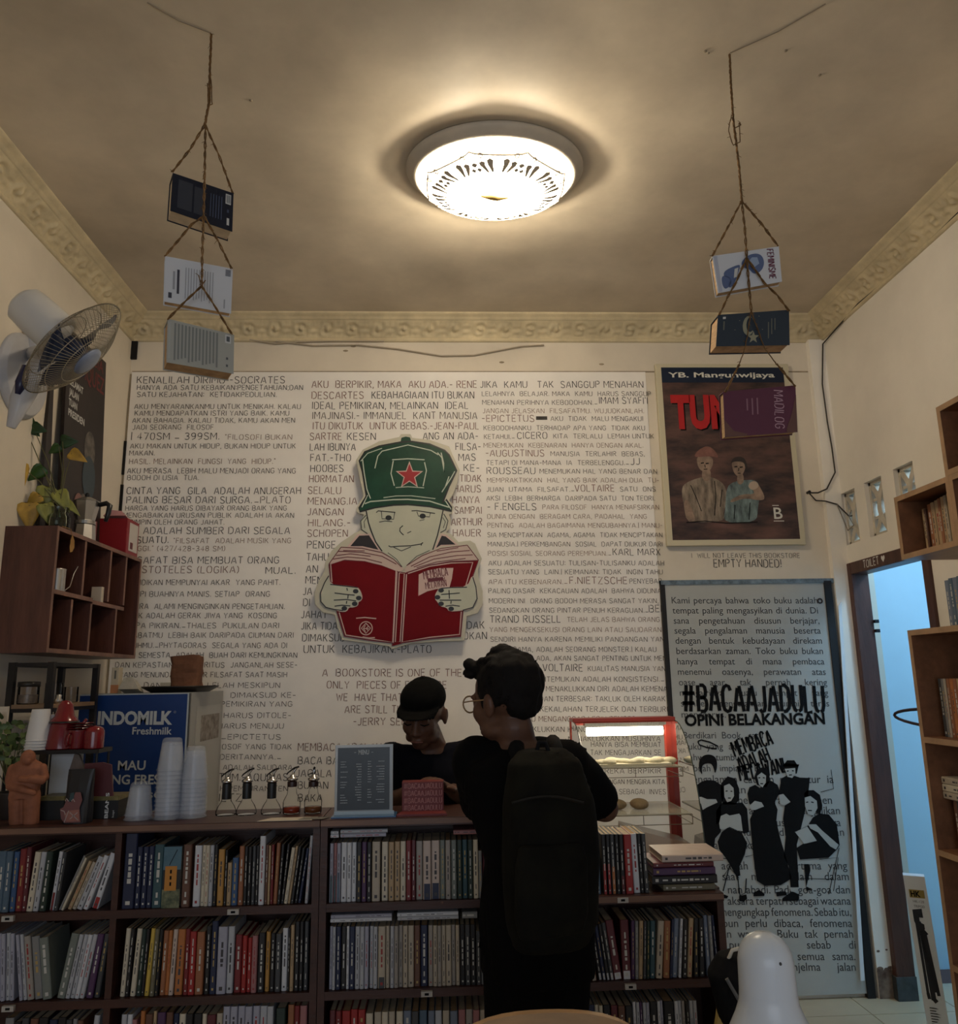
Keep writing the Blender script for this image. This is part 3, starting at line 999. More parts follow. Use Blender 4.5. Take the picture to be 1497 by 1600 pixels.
  ('- F.ENGELS', 102, 457, 1083, 49, 'b'), ('PARA FILOSOF  HANYA MENAFSIRKAN', 505, 1355, 1087, 33, 'f'), ('DUNIA DENGAN  BERAGAM CARA, PADAHAL  YANG', 102, 1265, 1155, 33, 'f'), ('PENTING  ADALAH BAGAIMANA MENGUBAHNYA.| MANU-', 102, 1380, 1220, 33, 'f'),
  ('SIA MENCIPTAKAN  AGAMA, AGAMA  TIDAK MENCIPTAKAN', 102, 1380, 1290, 33, 'g'), ('MANUSIA.| PERKEMBANGAN  SOSIAL  DAPAT DIUKUR DARI', 105, 1380, 1357, 33, 'g'), ('POSISI SOSIAL SEORANG PEREMPUAN._', 107, 1005, 1425, 33, 'f'), ('KARL MARX', 1020, 1365, 1415, 47, 'b')]),
 'quote_nietzsche': (740, 840, 4.536, [
  ('AKU ADALAH SESUATU: TULISAN-TULISANKU ADALAH', 107, 1350, 180, 33, 'g'), ('SESUATU YANG  LAIN.| KEIMANAN: TIDAK  INGIN TAHU', 105, 1340, 243, 33, 'g'), ('APA ITU KEBENARAN._', 107, 665, 313, 33, 'f'), ('F.NIETZSCHE', 682, 1088, 303, 48, 'r'), ('PENYEBAB', 1107, 1335, 308, 33, 'g'),
  ('PALING DASAR  KEKACAUAN ADALAH  BAHWA DIDUNIA', 107, 1330, 377, 33, 'g'), ('MODERN INI  ORANG BODOH MERASA SANGAT YAKIN,', 110, 1310, 448, 33, 'g'), ('SEDANGKAN ORANG PINTAR PENUH KERAGUAN._', 112, 1238, 515, 33, 'g'), ('BER', 1245, 1362, 503, 48, 'b'),
  ('TRAND RUSSELL', 118, 615, 577, 49, 'b'), ('TELAH JELAS BAHWA ORANG', 665, 1318, 580, 33, 'f'), ('YANG MENGEKSEKUSI ORANG LAIN ATAU SAUDARANYA', 115, 1395, 652, 33, 'f'), ('SENDIRI HANYA KARENA MEMILIKI PANDANGAN YANG', 120, 1383, 720, 33, 'g'),
  ('TIDAK SAMA, ADALAH SEORANG MONSTER.| KALAU', 127, 1295, 792, 34, 'g'), ('TUHAN TIDAK ADA, AKAN SANGAT PENTING UNTUK MEM-', 127, 1392, 855, 34, 'g'), ('BUAT DIA ADA._', 127, 485, 937, 34, 'g'), ('VOLTAIRE', 492, 772, 922, 49, 'b'), ('KUALITAS MANUSIA YANG', 812, 1390, 928, 34, 'g'),
  ('PALING JARANG DITEMUKAN ADALAH KONSISTENSI._', 60, 1350, 1003, 35, 'g'), ('-BENTHAM', 110, 460, 1065, 48, 'b'), ('MENAKLUKKAN DIRI ADALAH KEMENA-', 515, 1395, 1072, 36, 'g'), ('NGAN TERBAIK DAN TERBESAR: TAKLUK OLEH KARAKTR', 100, 1420, 1142, 36, 'g'),
  ('ITU ADALAH KEKALAHAN TERJELEK DAN TERBURUK', 150, 1430, 1215, 36, 'g'), ('(PLATO) AKU MENGANGGAP LEBIH PEMBERANI ORANG', 130, 1410, 1285, 36, 'r'), ('YANG MENAKLUKKAN KEINGINANNYA DARIPADA YANG', 130, 1440, 1358, 36, 'g')]),
 'quote_aristoteles': (880, 1110, 5.927, [
  ('MENAKLUKKAN MUSUHNYA', 50, 900, 262, 44, 'g'), ('HANYA BISA MEMBUAT', 260, 905, 315, 44, 'g'), ('TAK MENGAJARKAN SE', 255, 905, 390, 46, 'g'), ('I HANYA BISA MEMBUAT', 265, 905, 475, 46, 'g'), ('MEREKA BERPIKIR', 290, 905, 560, 44, 'g'), ('JANGAN MENGIRA KITA', 370, 940, 660, 44, 'g'), ('CUMA SEBAGAI  INVES', 340, 950, 752, 46, 'g')]),
}
for nm, (ox, oy, s, lines) in BLOCKS.items():
    z = Zm(ox, oy, s)
    mb = MB()
    for tx, x0, x1, ym, h, c in lines:
        a, b = P(*z(x0, ym + h / 2), WY), P(*z(x1, ym + h / 2), WY)
        hh = (P(*z(x0, ym - h / 2), WY) - a).length
        stroke_text(mb, tx, a, b, hh, (0, -1, 0), CI[c], .105 if h > 44 else .12)
    if nm == 'quote_syafii':
        a, b = P(*z(457, 449), WY), P(*z(538, 423), WY)
        mb.face([(a.x, WY, a.z), (b.x, WY, a.z), (b.x, WY, b.z), (a.x, WY, b.z)], 0)
    mb.build('painted_quote', LM, wall_back)
mb = MB()
z = Zm(1000, 360, 2.963)
for tx, x0, x1, ym, h in (('I  WILL NOT LEAVE THIS BOOKSTORE', 240, 740, 1505, 21), ('EMPTY HANDED!', 343, 655, 1541, 36)):
    a, b = P(*z(x0, ym + h / 2), D - .002), P(*z(x1, ym + h / 2), D - .002)
    stroke_text(mb, tx, a, b, (P(*z(x0, ym - h / 2), D - .002) - a).length, (0, -1, 0), 0, .1)
mb.build('painted_quote', m_lb, wall_back)

# ------------------------------------------------------------------ cut-out board of a boy reading
zc = Zm(480, 670, 4.444)
AY = D - .05
boy = thing('reading_boy_cutout', 'painted cut-out board of a boy in a green star cap reading a red book', 'wall art', (-.22, AY, 2.1))
c_cream = mat('cream_board_paint', (.56, .53, .42), .45, var=.05, vs=5)
c_green = mat('green_cap_paint', (.008, .050, .028), .4, spec=.25, var=.35, vs=6)
c_red = mat('red_cover_paint', (.15, .003, .007), .6, spec=.12, var=.08, vs=5)
c_dred = mat('dark_red_line', (.12, .004, .010), .4)
c_pink = mat('pale_pink_line', (.62, .45, .40), .5)
c_pale = mat('pale_line_paint', (.55, .60, .50), .5)
c_blk = mat('black_line_paint', (.012, .012, .012), .4)
OUT = [(640, 62), (652, 42), (718, 42), (730, 68), (850, 82), (985, 128), (1012, 190), (1058, 290), (1042, 380), (1018, 450), (988, 500), (1018, 545), (1008, 588), (985, 600), (998, 640), (988, 700), (965, 722), (1000, 735), (1050, 788), (1130, 778),
       (1165, 800), (1212, 905), (1185, 980), (1192, 1050), (1218, 1130), (1218, 1220), (1185, 1282), (1108, 1302), (1092, 1472), (900, 1478), (720, 1492), (640, 1515), (590, 1532), (568, 1512), (440, 1492), (245, 1468), (215, 1385), (193, 1292), (110, 1277),
       (58, 1222), (52, 1140), (88, 1050), (122, 990), (128, 930), (172, 850), (238, 790), (328, 730), (350, 720), (376, 700), (366, 660), (396, 600), (350, 588), (342, 560), (392, 470), (366, 350), (342, 220), (388, 150), (500, 92)]
mb = MB()
flat(mb, OUT, zc, AY, 0, .014)
mb.build('backing_board', c_cream, boy, bevel=.002)
mb = MB()
for x_, z_ in ((-.25, 2.45), (-.3, 1.85), (-.1, 1.85), (-.18, 2.2)):
    mb.box((x_ - .02, AY, z_ - .02), (x_ + .02, BY - .0005, z_ + .02))
mb.build('wall_spacer', c_cream, boy)
Y1 = AY - .0143
# collar
for outer, inner in (([(275, 822), (350, 730), (440, 730), (515, 855), (380, 825)], [(300, 815), (362, 742), (430, 740), (495, 840), (385, 815)]), ([(880, 838), (930, 727), (968, 735), (1050, 808), (930, 815)], [(895, 828), (935, 742), (962, 748), (1030, 803), (930, 806)])):
    mb = MB()
    flat(mb, outer, zc, Y1)
    flat(mb, inner, zc, Y1 - .0008, 1)
    mb.build('collar', [c_pink, mat('black_collar_paint', (.014, .011, .014), .5)], boy)
# face with its drawn lines
mb = MB()
flat(mb, [(405, 560), (422, 640), (440, 700), (470, 780), (520, 850), (600, 905), (660, 965), (690, 955), (760, 890), (860, 845), (900, 750), (925, 660), (948, 560), (700, 520)], zc, Y1 - .001)
for pts in ([(405, 590), (372, 640), (378, 700), (420, 728), (438, 722), (420, 640)], [(950, 590), (980, 640), (962, 700), (925, 722), (915, 700)]):
    flat(mb, pts, zc, Y1 - .0004)
yl = Y1 - .0022
for pts, w in (([(410, 570), (425, 650), (445, 710), (475, 785), (520, 850)], .006), ([(945, 560), (925, 655), (905, 740), (872, 840)], .006), ([(408, 600), (372, 640), (378, 700), (418, 728)], .004), ([(415, 615), (395, 645), (400, 690)], .003),
               ([(948, 590), (978, 640), (962, 700), (925, 722)], .004), ([(940, 615), (960, 645), (945, 690)], .003),
               ([(480, 582), (492, 570), (612, 580)], .005), ([(515, 575), (520, 625), (600, 628), (608, 580)], .004), ([(500, 648), (540, 640), (590, 645)], .004),
               ([(725, 570), (760, 568), (888, 588)], .005), ([(762, 575), (772, 605), (850, 612), (856, 582)], .004), ([(780, 638), (815, 630)], .003),
               ([(665, 672), (645, 690), (643, 710), (655, 725), (670, 738)], .005), ([(695, 725), (722, 712)], .004), ([(565, 812), (580, 820), (640, 815), (720, 812), (790, 800), (805, 790)], .005), ([(790, 812), (800, 790)], .004),
               ([(600, 822), (655, 848), (720, 820)], .004), ([(690, 950), (760, 885), (850, 845)], .003), ([(660, 960), (620, 905), (560, 860)], .003)):
    outline(mb, pts, zc, yl, w, 1)
for cx, cy in ((565, 618), (802, 606)):
    flat(mb, [(cx + 22 * math.cos(a), cy + 18 * math.sin(a)) for a in [k * PI / 5 for k in range(10)]], zc, yl, 1)
mb.build('face', [mat('pale_face_paint', (.52, .53, .42), .45, var=.06, vs=7), c_blk], boy)
# cap
mb = MB()
CAP = [(650, 92), (500, 120), (400, 160), (362, 222), (385, 300), (398, 380), (412, 465), (360, 550), (366, 575), (470, 548), (600, 530), (700, 526), (850, 540), (945, 560), (1002, 572), (1002, 545), (965, 490), (940, 515), (985, 400), (1038, 290), (985, 180), (955, 150), (850, 106), (728, 88)]
flat(mb, CAP, zc, Y1 - .0012)
flat(mb, [(648, 95), (655, 62), (685, 54), (715, 60), (724, 92)], zc, Y1 - .0014)
yl = Y1 - .0024
outline(mb, CAP, zc, yl, .008, 1, True)
for pts, w in (([(470, 275), (490, 190), (520, 155), (700, 112), (860, 150), (910, 180)], .005), ([(930, 165), (948, 240), (952, 300), (935, 200), (905, 165)], .005), ([(385, 215), (395, 300), (415, 420), (440, 485)], .005), ([(372, 225), (420, 170), (520, 135)], .004),
               ([(400, 520), (440, 505), (600, 492), (700, 490), (850, 502), (985, 545)], .006), ([(530, 478), (620, 466), (720, 465), (890, 485)], .004), ([(985, 330), (960, 400), (935, 440), (1000, 340), (1025, 295)], .005),
               ([(380, 545), (420, 460)], .005), ([(1000, 560), (960, 500)], .005), ([(590, 215), (700, 208), (815, 215)], .005), ([(598, 222), (582, 310), (605, 395)], .005), ([(815, 232), (828, 290), (805, 398)], .005), ([(615, 408), (700, 402), (812, 410)], .004)):
    outline(mb, pts, zc, yl, w, 2)
cap = mb.build('cap', [c_green, c_blk, c_pale], boy)


def star(cx, cy, R, r, rot=0):
    return [(cx + (R if k % 2 == 0 else r) * math.sin(k * PI / 5 + rot), cy - (R if k % 2 == 0 else r) * math.cos(k * PI / 5 + rot)) for k in range(10)]


mb = MB()
flat(mb, star(710, 325, 100, 42), zc, yl - .0004, 1)
flat(mb, star(710, 325, 84, 34), zc, yl - .0012, 0)
mb.build('star', [mat('red_star_paint', (.34, .01, .015), .4), c_pink], cap)
# pages and covers
mb = MB()
flat(mb, [(150, 940), (235, 822), (380, 830), (520, 860), (600, 905), (675, 975), (640, 1000), (520, 950), (400, 920), (250, 915)], zc, Y1 - .003)
flat(mb, [(672, 975), (700, 945), (800, 880), (930, 830), (1112, 808), (1190, 912), (1000, 922), (850, 948), (690, 1000)], zc, Y1 - .003)
yl = Y1 - .0042
for pts in ([(235, 822), (380, 830), (520, 860), (600, 905), (655, 960)], [(215, 850), (380, 858), (520, 885), (620, 940)], [(200, 880), (300, 868), (440, 885)], [(250, 845), (400, 848)], [(180, 905), (280, 890), (400, 900), (520, 930)],
            [(690, 950), (800, 880), (930, 830), (1112, 808)], [(720, 955), (850, 890), (1000, 855), (1130, 845)], [(740, 960), (880, 905), (1040, 880), (1150, 875)], [(900, 850), (1050, 825)], [(760, 965), (900, 925), (1100, 900)], [(150, 940), (235, 822)], [(1112, 808), (1190, 912)]):
    outline(mb, pts, zc, yl, .004, 1)
mb.build('page_edges', [mat('pinkish_page_paint', (.58, .45, .39), .5), c_dred], boy)
mb = MB()
LC = [(152, 942), (250, 912), (400, 918), (520, 948), (630, 992), (600, 1490), (430, 1468), (258, 1440), (203, 1258), (170, 1090)]
RC = [(688, 1000), (850, 948), (1000, 922), (1190, 914), (1150, 1020), (1108, 1105), (1082, 1262), (1066, 1442), (850, 1458), (650, 1490)]
SPN = [(622, 992), (690, 1000), (655, 1492), (590, 1508)]
yl = Y1 - .0034
flat(mb, LC, zc, yl)
flat(mb, RC, zc, yl)
flat(mb, SPN, zc, yl - .0002)
for p in (LC, RC):
    outline(mb, p, zc, yl - .0012, .006, 1, True)
outline(mb, SPN, zc, yl - .0014, .005, 1, True)
y2 = yl - .0018
for pts, w in (([(172, 1065), (163, 938), (260, 905), (400, 915), (520, 945), (618, 985), (595, 1482), (435, 1458), (268, 1432), (222, 1275)], .005), ([(640, 1000), (612, 1480), (645, 1478), (675, 1005), (640, 1000)], .004),
               ([(700, 1005), (850, 955), (1000, 932), (1150, 928), (1100, 1095)], .005), ([(1070, 1270), (1058, 1428), (850, 1448), (660, 1480), (690, 1010)], .005), ([(625, 992), (598, 1485)], .003), ([(340, 1315), (400, 1310), (480, 1318)], .005), ([(385, 1445), (430, 1452), (470, 1450)], .005)):
    outline(mb, pts, zc, y2, w, 2)
cover = mb.build('book_cover', [c_red, c_dred, c_pink], boy)
mb = MB()
outline(mb, [(408 + 44 * math.cos(k * PI / 12), 1385 + 46 * math.sin(k * PI / 12)) for k in range(24)], zc, y2 - .0003, .0045, 0, True)
outline(mb, [(408, 1350), (440, 1385), (408, 1420), (376, 1385)], zc, y2 - .0003, .0045, 0, True)
outline(mb, [(405, 1365), (390, 1387), (405, 1408)], zc, y2 - .0003, .004, 0)
outline(mb, [(392, 1387), (428, 1387)], zc, y2 - .0003, .004, 0)
outline(mb, [(424, 1372), (408, 1387), (426, 1402)], zc, y2 - .0003, .004, 0)
mb.build('emblem', c_pink, cover)
mb = MB()
flat(mb, [(775, 1012), (830, 985), (920, 968), (1015, 966), (1005, 1040), (985, 1112), (900, 1112), (835, 1128), (772, 1160)], zc, y2 - .0003)
yt = y2 - .0016
for s, x0, y0, x1, y1, h, w in (('MEMBACA', 812, 1044, 978, 1018, .058, .10), ('ADALAH', 850, 1066, 955, 1056, .030, .12), ('MELAWAN', 825, 1112, 968, 1092, .045, .10)):
    a, b = P(*zc(x0, y0), yt), P(*zc(x1, y1), yt)
    stroke_text(mb, s, a, b, h * .72, (0, -1, 0), 1, w)
flat(mb, [(835, 1042), (942, 1028), (948, 1052), (838, 1064)], zc, yt + .0009, 1)
mb.build('cover_label', [c_pink, c_dred], cover)
# hands holding the painted book
for side in (0, 1):
    mb = MB()
    if side == 0:
        HP = [(150, 1010), (160, 1080), (250, 1088), (350, 1100), (372, 1130), (384, 1172), (372, 1195), (355, 1200), (352, 1228), (318, 1240), (290, 1238), (275, 1268), (235, 1270), (190, 1255), (125, 1240), (92, 1195), (95, 1140), (125, 1060)]
        nails = [(337, 1128), (358, 1175), (330, 1215), (258, 1247)]
        lines = [[(160, 1080), (250, 1090), (350, 1102)], [(190, 1140), (270, 1150), (330, 1155)], [(185, 1190), (270, 1185), (340, 1195)], [(190, 1232), (240, 1225), (300, 1230)], [(150, 1020), (120, 1070), (92, 1140), (95, 1200), (130, 1240), (190, 1255), (250, 1262)], [(275, 1105), (280, 1125)], [(285, 1150), (282, 1180)], [(275, 1195), (272, 1215)]]
    else:
        HP = [(1150, 1010), (1112, 1098), (1000, 1100), (920, 1105), (892, 1145), (888, 1180), (905, 1200), (925, 1232), (970, 1240), (985, 1268), (1070, 1262), (1135, 1252), (1175, 1205), (1182, 1150), (1165, 1070)]
        nails = [(930, 1122), (905, 1170), (930, 1215), (1000, 1250)]
        lines = [[(1110, 1100), (1000, 1102), (930, 1108)], [(1060, 1140), (1000, 1145), (930, 1150)], [(1070, 1190), (1000, 1190), (920, 1190)], [(1060, 1232), (1010, 1225), (960, 1232)], [(1150, 1030), (1172, 1100), (1180, 1180), (1150, 1240), (1080, 1260)], [(985, 1120), (988, 1180)], [(1000, 1195), (998, 1215)]]
    HP = soft(HP, 1)
    flat(mb, HP, zc, y2 - .0006)
    outline(mb, HP, zc, y2 - .0016, .003, 1 if False else 2, True)
    for pts in lines:
        outline(mb, pts, zc, y2 - .002, .005, 1)
    for cx, cy in nails:
        flat(mb, [(cx + 20 * math.cos(a), cy + 16 * math.sin(a)) for a in [k * PI / 5 for k in range(10)]], zc, y2 - .0016, 1)
    mb.build('hand', [mat('pale_face_paint', (.5, .5, .4)), c_blk, c_pink], boy)

# ------------------------------------------------------------------ framed poster with the two figures
zp = Zm(1000, 360, 2.963)
px0, px1, pz0, pz1 = 1.140, 1.862, 2.112, 3.098
PYF = D - .028
post = thing('book_poster', 'large cream-edged poster with red capitals and two pale figures on the back wall', 'poster', (1.5, D, 2.6))
mb = MB()
mb.box((px0, PYF, pz0), (px1, D - .0005, pz1))
mb.build('board', mat('cream_poster_edge', (.60, .54, .38), .5), post, bevel=.003)
m_art = mat('dark_streaked_art', (.15, .075, .06), .5, var=.0, vs=3.2, stretch=(1.1, 1, 3.4), col2=(.004, .007, .011))
mb = MB()
ix0, ix1, iz0, iz1 = px0 + .030, px1 - .030, pz0 + .030, pz1 - .022
q = [(ix0, iz0), (ix1, iz0), (ix1, iz1), (ix0, iz1)]
mb.prism(q, (0, PYF, 0), (1, 0, 0), (0, 0, 1), .001)
art = mb.build('printed_picture', m_art, post)
mb = MB()
mb.prism([(ix0, iz1 - .085), (ix1, iz1 - .085), (ix1, iz1), (ix0, iz1)], (0, PYF - .001, 0), (1, 0, 0), (0, 0, 1), .0006, 0)
a = Vector((ix0 + .035, PYF - .0022, iz1 - .056))
print_text(mb, 'YB. Mangunwijaya', a, (1, 0, 0), (0, 0, 1), .028, 1, (ix1 - ix0) - .085, .02)
mb.build('author_band', [mat('navy_print', (.004, .012, .035), .5), mat('cream_print', (.7, .68, .6), .5)], art)
mb = MB()
for k, (dx, mi) in enumerate(((.007, 1), (0, 0))):
    a = P(*zp(150, 910), PYF - .002 - .0012 * k) + Vector((dx, 0, -dx))
    print_text(mb, 'TUMBAL', a, (1, 0, 0), (0, 0, 1), .170, mi, .60, .05)
mb.build('red_title', [mat('poster_red', (.42, .012, .014), .5), m_ink], art)
m_skin1 = mat('pale_painted_skin', (.40, .28, .20), .6, var=.5, vs=16, col2=(.13, .09, .07))
m_cl1 = mat('pale_painted_cloth', (.36, .29, .22), .6, stretch=(5, 1, 1.4), vs=9, col2=(.10, .075, .055))
m_cl2 = mat('teal_painted_cloth', (.22, .30, .29), .6, stretch=(4, 1, 1.5), vs=9, col2=(.05, .07, .075))
mb = MB()
Yp = PYF - .0012
flat(mb, soft([(190, 1195), (215, 1165), (290, 1140), (330, 1140), (380, 1165), (400, 1200), (405, 1260), (385, 1300), (395, 1350), (215, 1352), (205, 1290)]), zp, Yp, 1)
flat(mb, soft([(200, 1260), (218, 1240), (240, 1285), (260, 1350), (218, 1352)]), zp, Yp - .0008, 0)
flat(mb, soft([(290, 1100), (325, 1100), (330, 1150), (305, 1165), (285, 1145)]), zp, Yp - .0003, 0)
flat(mb, soft([(262, 1050), (290, 1040), (335, 1048), (340, 1080), (325, 1112), (305, 1120), (280, 1112), (265, 1085)]), zp, Yp - .0009, 0)
flat(mb, soft([(248, 1050), (265, 1020), (310, 995), (345, 1015), (368, 1055), (330, 1045), (290, 1048)]), zp, Yp - .0016, 2)
mb.build('painted_figure', [m_skin1, m_cl1, mat('red_brown_painted_hat', (.20, .09, .07), .6, var=.3, vs=20)], art)
mb = MB()
flat(mb, soft([(400, 1190), (430, 1165), (480, 1155), (540, 1155), (560, 1200), (545, 1290), (540, 1352), (385, 1355), (395, 1290)]), zp, Yp - .0002, 1)
flat(mb, soft([(452, 1125), (478, 1125), (482, 1165), (463, 1180), (448, 1165)]), zp, Yp - .0009, 0)
flat(mb, soft([(422, 1070), (450, 1058), (485, 1065), (490, 1100), (470, 1140), (455, 1142), (432, 1120)]), zp, Yp - .0013, 0)
flat(mb, soft([(418, 1085), (428, 1055), (460, 1045), (490, 1058), (500, 1115), (488, 1105), (482, 1070), (430, 1070)]), zp, Yp - .002, 2)
flat(mb, soft([(500, 1175), (530, 1155), (552, 1180), (582, 1240), (560, 1252), (480, 1238), (425, 1262), (415, 1250), (470, 1220), (540, 1222)]), zp, Yp - .0013, 0)
flat(mb, soft([(498, 1185), (515, 1160), (545, 1165), (550, 1190), (520, 1205)]), zp, Yp - .002, 3)
mb.build('painted_figure', [m_skin1, m_cl2, mat('dark_painted_hair', (.03, .022, .02), .6), mat('pale_painted_skin_b', (.45, .35, .27), .6)], art)
mb = MB()
for zx, zy, r1 in ((290, 1078, 1), (312, 1080, 1), (445, 1095, 1), (470, 1097, 1)):
    outline(mb, [(zx - 8, zy), (zx + 6, zy - 2)], zp, Yp - .0026, .006)
for pts in ([(300, 1085), (303, 1098)], [(295, 1106), (312, 1105)], [(458, 1100), (456, 1114)], [(452, 1124), (466, 1124)], [(235, 1180), (262, 1240), (285, 1300)], [(345, 1160), (352, 1230), (345, 1320)], [(380, 1200), (372, 1280)], [(440, 1270), (436, 1335)], [(510, 1260), (505, 1340)], [(215, 1352), (300, 1345), (400, 1355), (545, 1350)]):
    outline(mb, pts, zp, Yp - .0026, .004)
mb.build('brush_line', m_ink, art)
mb = MB()
p = P(*zp(622, 1335), Yp)
print_text(mb, 'B', p, (1, 0, 0), (0, 0, 1), .060, 0, .045, .01)
mb.box((p.x - .004, Yp - .0008, p.z - .014), (p.x + .05, Yp, p.z - .010))
mb.box((p.x - .004, Yp - .0008, p.z + .068), (p.x + .03, Yp, p.z + .072))
mb.build('publisher_mark', mat('cream_print', (.7, .68, .6)), art)
# ------------------------------------------------------------------ ceiling lamp
lamp = thing('ceiling_lamp', 'lit round glass ceiling lamp with an etched flower border', 'lamp', LAMP)
m_ring = mat('dull_lamp_ring', (.55, .49, .40), .5, var=.1, vs=8)
mb = MB()
mb.lathe([(.0, 0), (.330, 0), (.334, -.006), (.334, -.016), (.326, -.022), (.322, -.030), (.314, -.033), (.310, -.042), (.300, -.046), (.292, -.046), (.290, -.03), (0, -.03)], 64, M=Matrix.Translation(LAMP) @ Matrix.Diagonal((1, LK, 1, 1)))
mb.build('ring', m_ring, lamp, smooth=True)
mb = MB()
DZL = -.046
prof = []
for k in range(15):
    u = k / 14
    prof.append((.294 * math.sin(u * PI / 2), DZL - .088 * math.cos(u * PI / 2) ** 1.15))
prof[0] = (0.0005, DZL - .088)
mb.lathe(prof, 64, M=Matrix.Translation(LAMP) @ Matrix.Diagonal((1, LK, 1, 1)))
dish = mb.build('glass_dish', milky('lit_milk_glass', (.95, .92, .86), .45, 10.5, (1, .89, .70)), lamp, smooth=True)


def dish_pt(r, a, out=.006):
    u = math.asin(min(1, r / .294))
    return LAMP + Vector((r * math.cos(a), LK * r * math.sin(a), DZL - .088 * math.cos(u) ** 1.15 - out))


m_etch = mat('etched_grey_line', (.70, .60, .47), .6)
mb = MB()
for k in range(8):                                   # flowers round the rim
    a0 = -PI / 2 + k * PI / 4
    for j in (-2, -1, 1, 2):
        b = a0 + j * .075
        b, w_ = a0 + j * .13, .052
        mb.face([dish_pt(.180, a0 + j * .09 - .02), dish_pt(.215, b - w_ * .8), dish_pt(.240 - abs(j) * .006, b - w_), dish_pt(.250 - abs(j) * .008, b), dish_pt(.240 - abs(j) * .006, b + w_), dish_pt(.215, b + w_ * .8), dish_pt(.180, a0 + j * .09 + .02)])
    for j in (-1, 1):
        c = a0 + j * .34
        for s in range(2):
            rr = .185 + .024 * s
            mb.face([dish_pt(rr, c + s * .06 * j), dish_pt(rr + .013, c + s * .06 * j - .05), dish_pt(rr + .022, c + s * .06 * j), dish_pt(rr + .013, c + s * .06 * j + .05)])
        q = [dish_pt(.255 + .009 * math.cos(t), a0 + j * .26 + .03 * math.sin(t)) for t in [i * PI / 4 for i in range(9)]]
        mb.tube(q, .0028, 4)
q = []
for i in range(97):
    a = 2 * PI * i / 96
    q.append(dish_pt(.272 - .018 * abs(math.sin(a * 4)) ** .6, a + .39))
mb.tube(q, .0034, 4)
mb.build('etched_flower_border', m_etch, dish)
mb = MB()
mb.tube([LAMP + Vector(p) for p in ((-.055, -.03, -.1375), (-.02, -.035, -.147), (.005, -.03, -.148), (.045, -.02, -.139))], [.006, .011, .011, .004], 8)
mb.build('brass_hook', mat('warm_brass', (.55, .36, .12), .35, .7), lamp, smooth=True)

# ------------------------------------------------------------------ strings of hanging books
m_pages = mat('yellowed_page_block', (.50, .32, .17), .8, var=.25, vs=30, stretch=(1, 1, 8))
m_pages2 = mat('cream_page_block', (.58, .47, .33), .8, var=.15, vs=30)
m_twine = mat('brown_jute_twine', (.16, .085, .03), .9, var=.5, vs=60)


def PV(px, py, A, th):
    n = Vector((-math.sin(th), math.cos(th), 0))
    d = ray(px, py)
    return Vector((0, 0, EYE)) + d * ((A - Vector((0, 0, EYE))).dot(n) / d.dot(n))


def hung_book(label, y, th, corners, t, cmat, spine_mat=None, pages=None, deco=None, droop=0.):
    """a paperback hung level with its spine uppermost; corners of its visible cover in photo pixels: top left, top right, bottom right, bottom left"""
    A = P(*corners[0], y)
    TL, TR, BR, BL = [PV(*c, A, th) for c in corners]
    n = Vector((-math.sin(th), math.cos(th), 0))
    o = thing('book', label, 'book', (TL + BR) / 2 + n * t / 2, 'books hanging from the ceiling')
    C = TL, TR, BR, BL
    c = MB()
    e = .0016

    def slab(q, a, b):
        vs = [p + n * a for p in q] + [p + n * b for p in q]
        c.add(vs, [(0, 1, 2, 3), (7, 6, 5, 4), (0, 4, 5, 1), (1, 5, 6, 2), (2, 6, 7, 3), (3, 7, 4, 0)], 0)
    slab(C, 0, e)
    slab(C, t - e, t)
    dn = (BL - TL).normalized() * e * 1.5
    slab((TL, TR, TR + dn, TL + dn), e, t - e)
    cov = c.build('cover', [cmat], o)
    g = MB()
    ri = (TR - TL).normalized()
    d2 = (BL - TL).normalized()
    q = (TL + d2 * .004 + ri * .003, TR + d2 * .004 - ri * .003, BR - d2 * .003 - ri * .003, BL - d2 * .003 + ri * .003)
    a, b = e + .0003, t - e - .0003
    vs = [p + n * a for p in q] + [p + n * b for p in q]
    g.add(vs, [(0, 1, 2, 3), (7, 6, 5, 4), (0, 4, 5, 1), (1, 5, 6, 2), (2, 6, 7, 3), (3, 7, 4, 0)], 0)
    g.build('pages', pages or m_pages, o)
    if deco:
        def at(u, v, off=.0008):
            return TL.lerp(TR, u).lerp(BL.lerp(BR, u), v) - n * off
        m = MB()
        mats = deco(m, at, n)
        m.build('cover_print', mats, cov)
    return o


def quad_uv(m, at, u0, v0, u1, v1, mi=0, off=.0008):
    m.face([at(u0, v1, off), at(u1, v1, off), at(u1, v0, off), at(u0, v0, off)], mi)


m_wpr = mat('white_cover_print', (.6, .6, .58), .5)
m_gpr = mat('grey_cover_print', (.10, .11, .12), .5)


def deco_navy(m, at, n):
    quad_uv(m, at, .10, .12, .33, .86, 0)
    quad_uv(m, at, .36, .16, .54, .86, 0)
    for k in range(5):
        quad_uv(m, at, .62 + k * .045, .2, .635 + k * .045, .8, 1)
    quad_uv(m, at, .87, .08, .96, .34, 2)
    for k in range(5):
        quad_uv(m, at, .885 + k * .014, .11, .892 + k * .014, .31, 3, .0014)
    quad_uv(m, at, .90, .70, .94, .88, 2)
    quad_uv(m, at, .90, .48, .93, .56, 1)
    return [mat('dark_grey_blurb', (.035, .04, .055), .5), mat('blue_grey_blurb', (.06, .08, .14), .5), m_wpr, m_gpr]


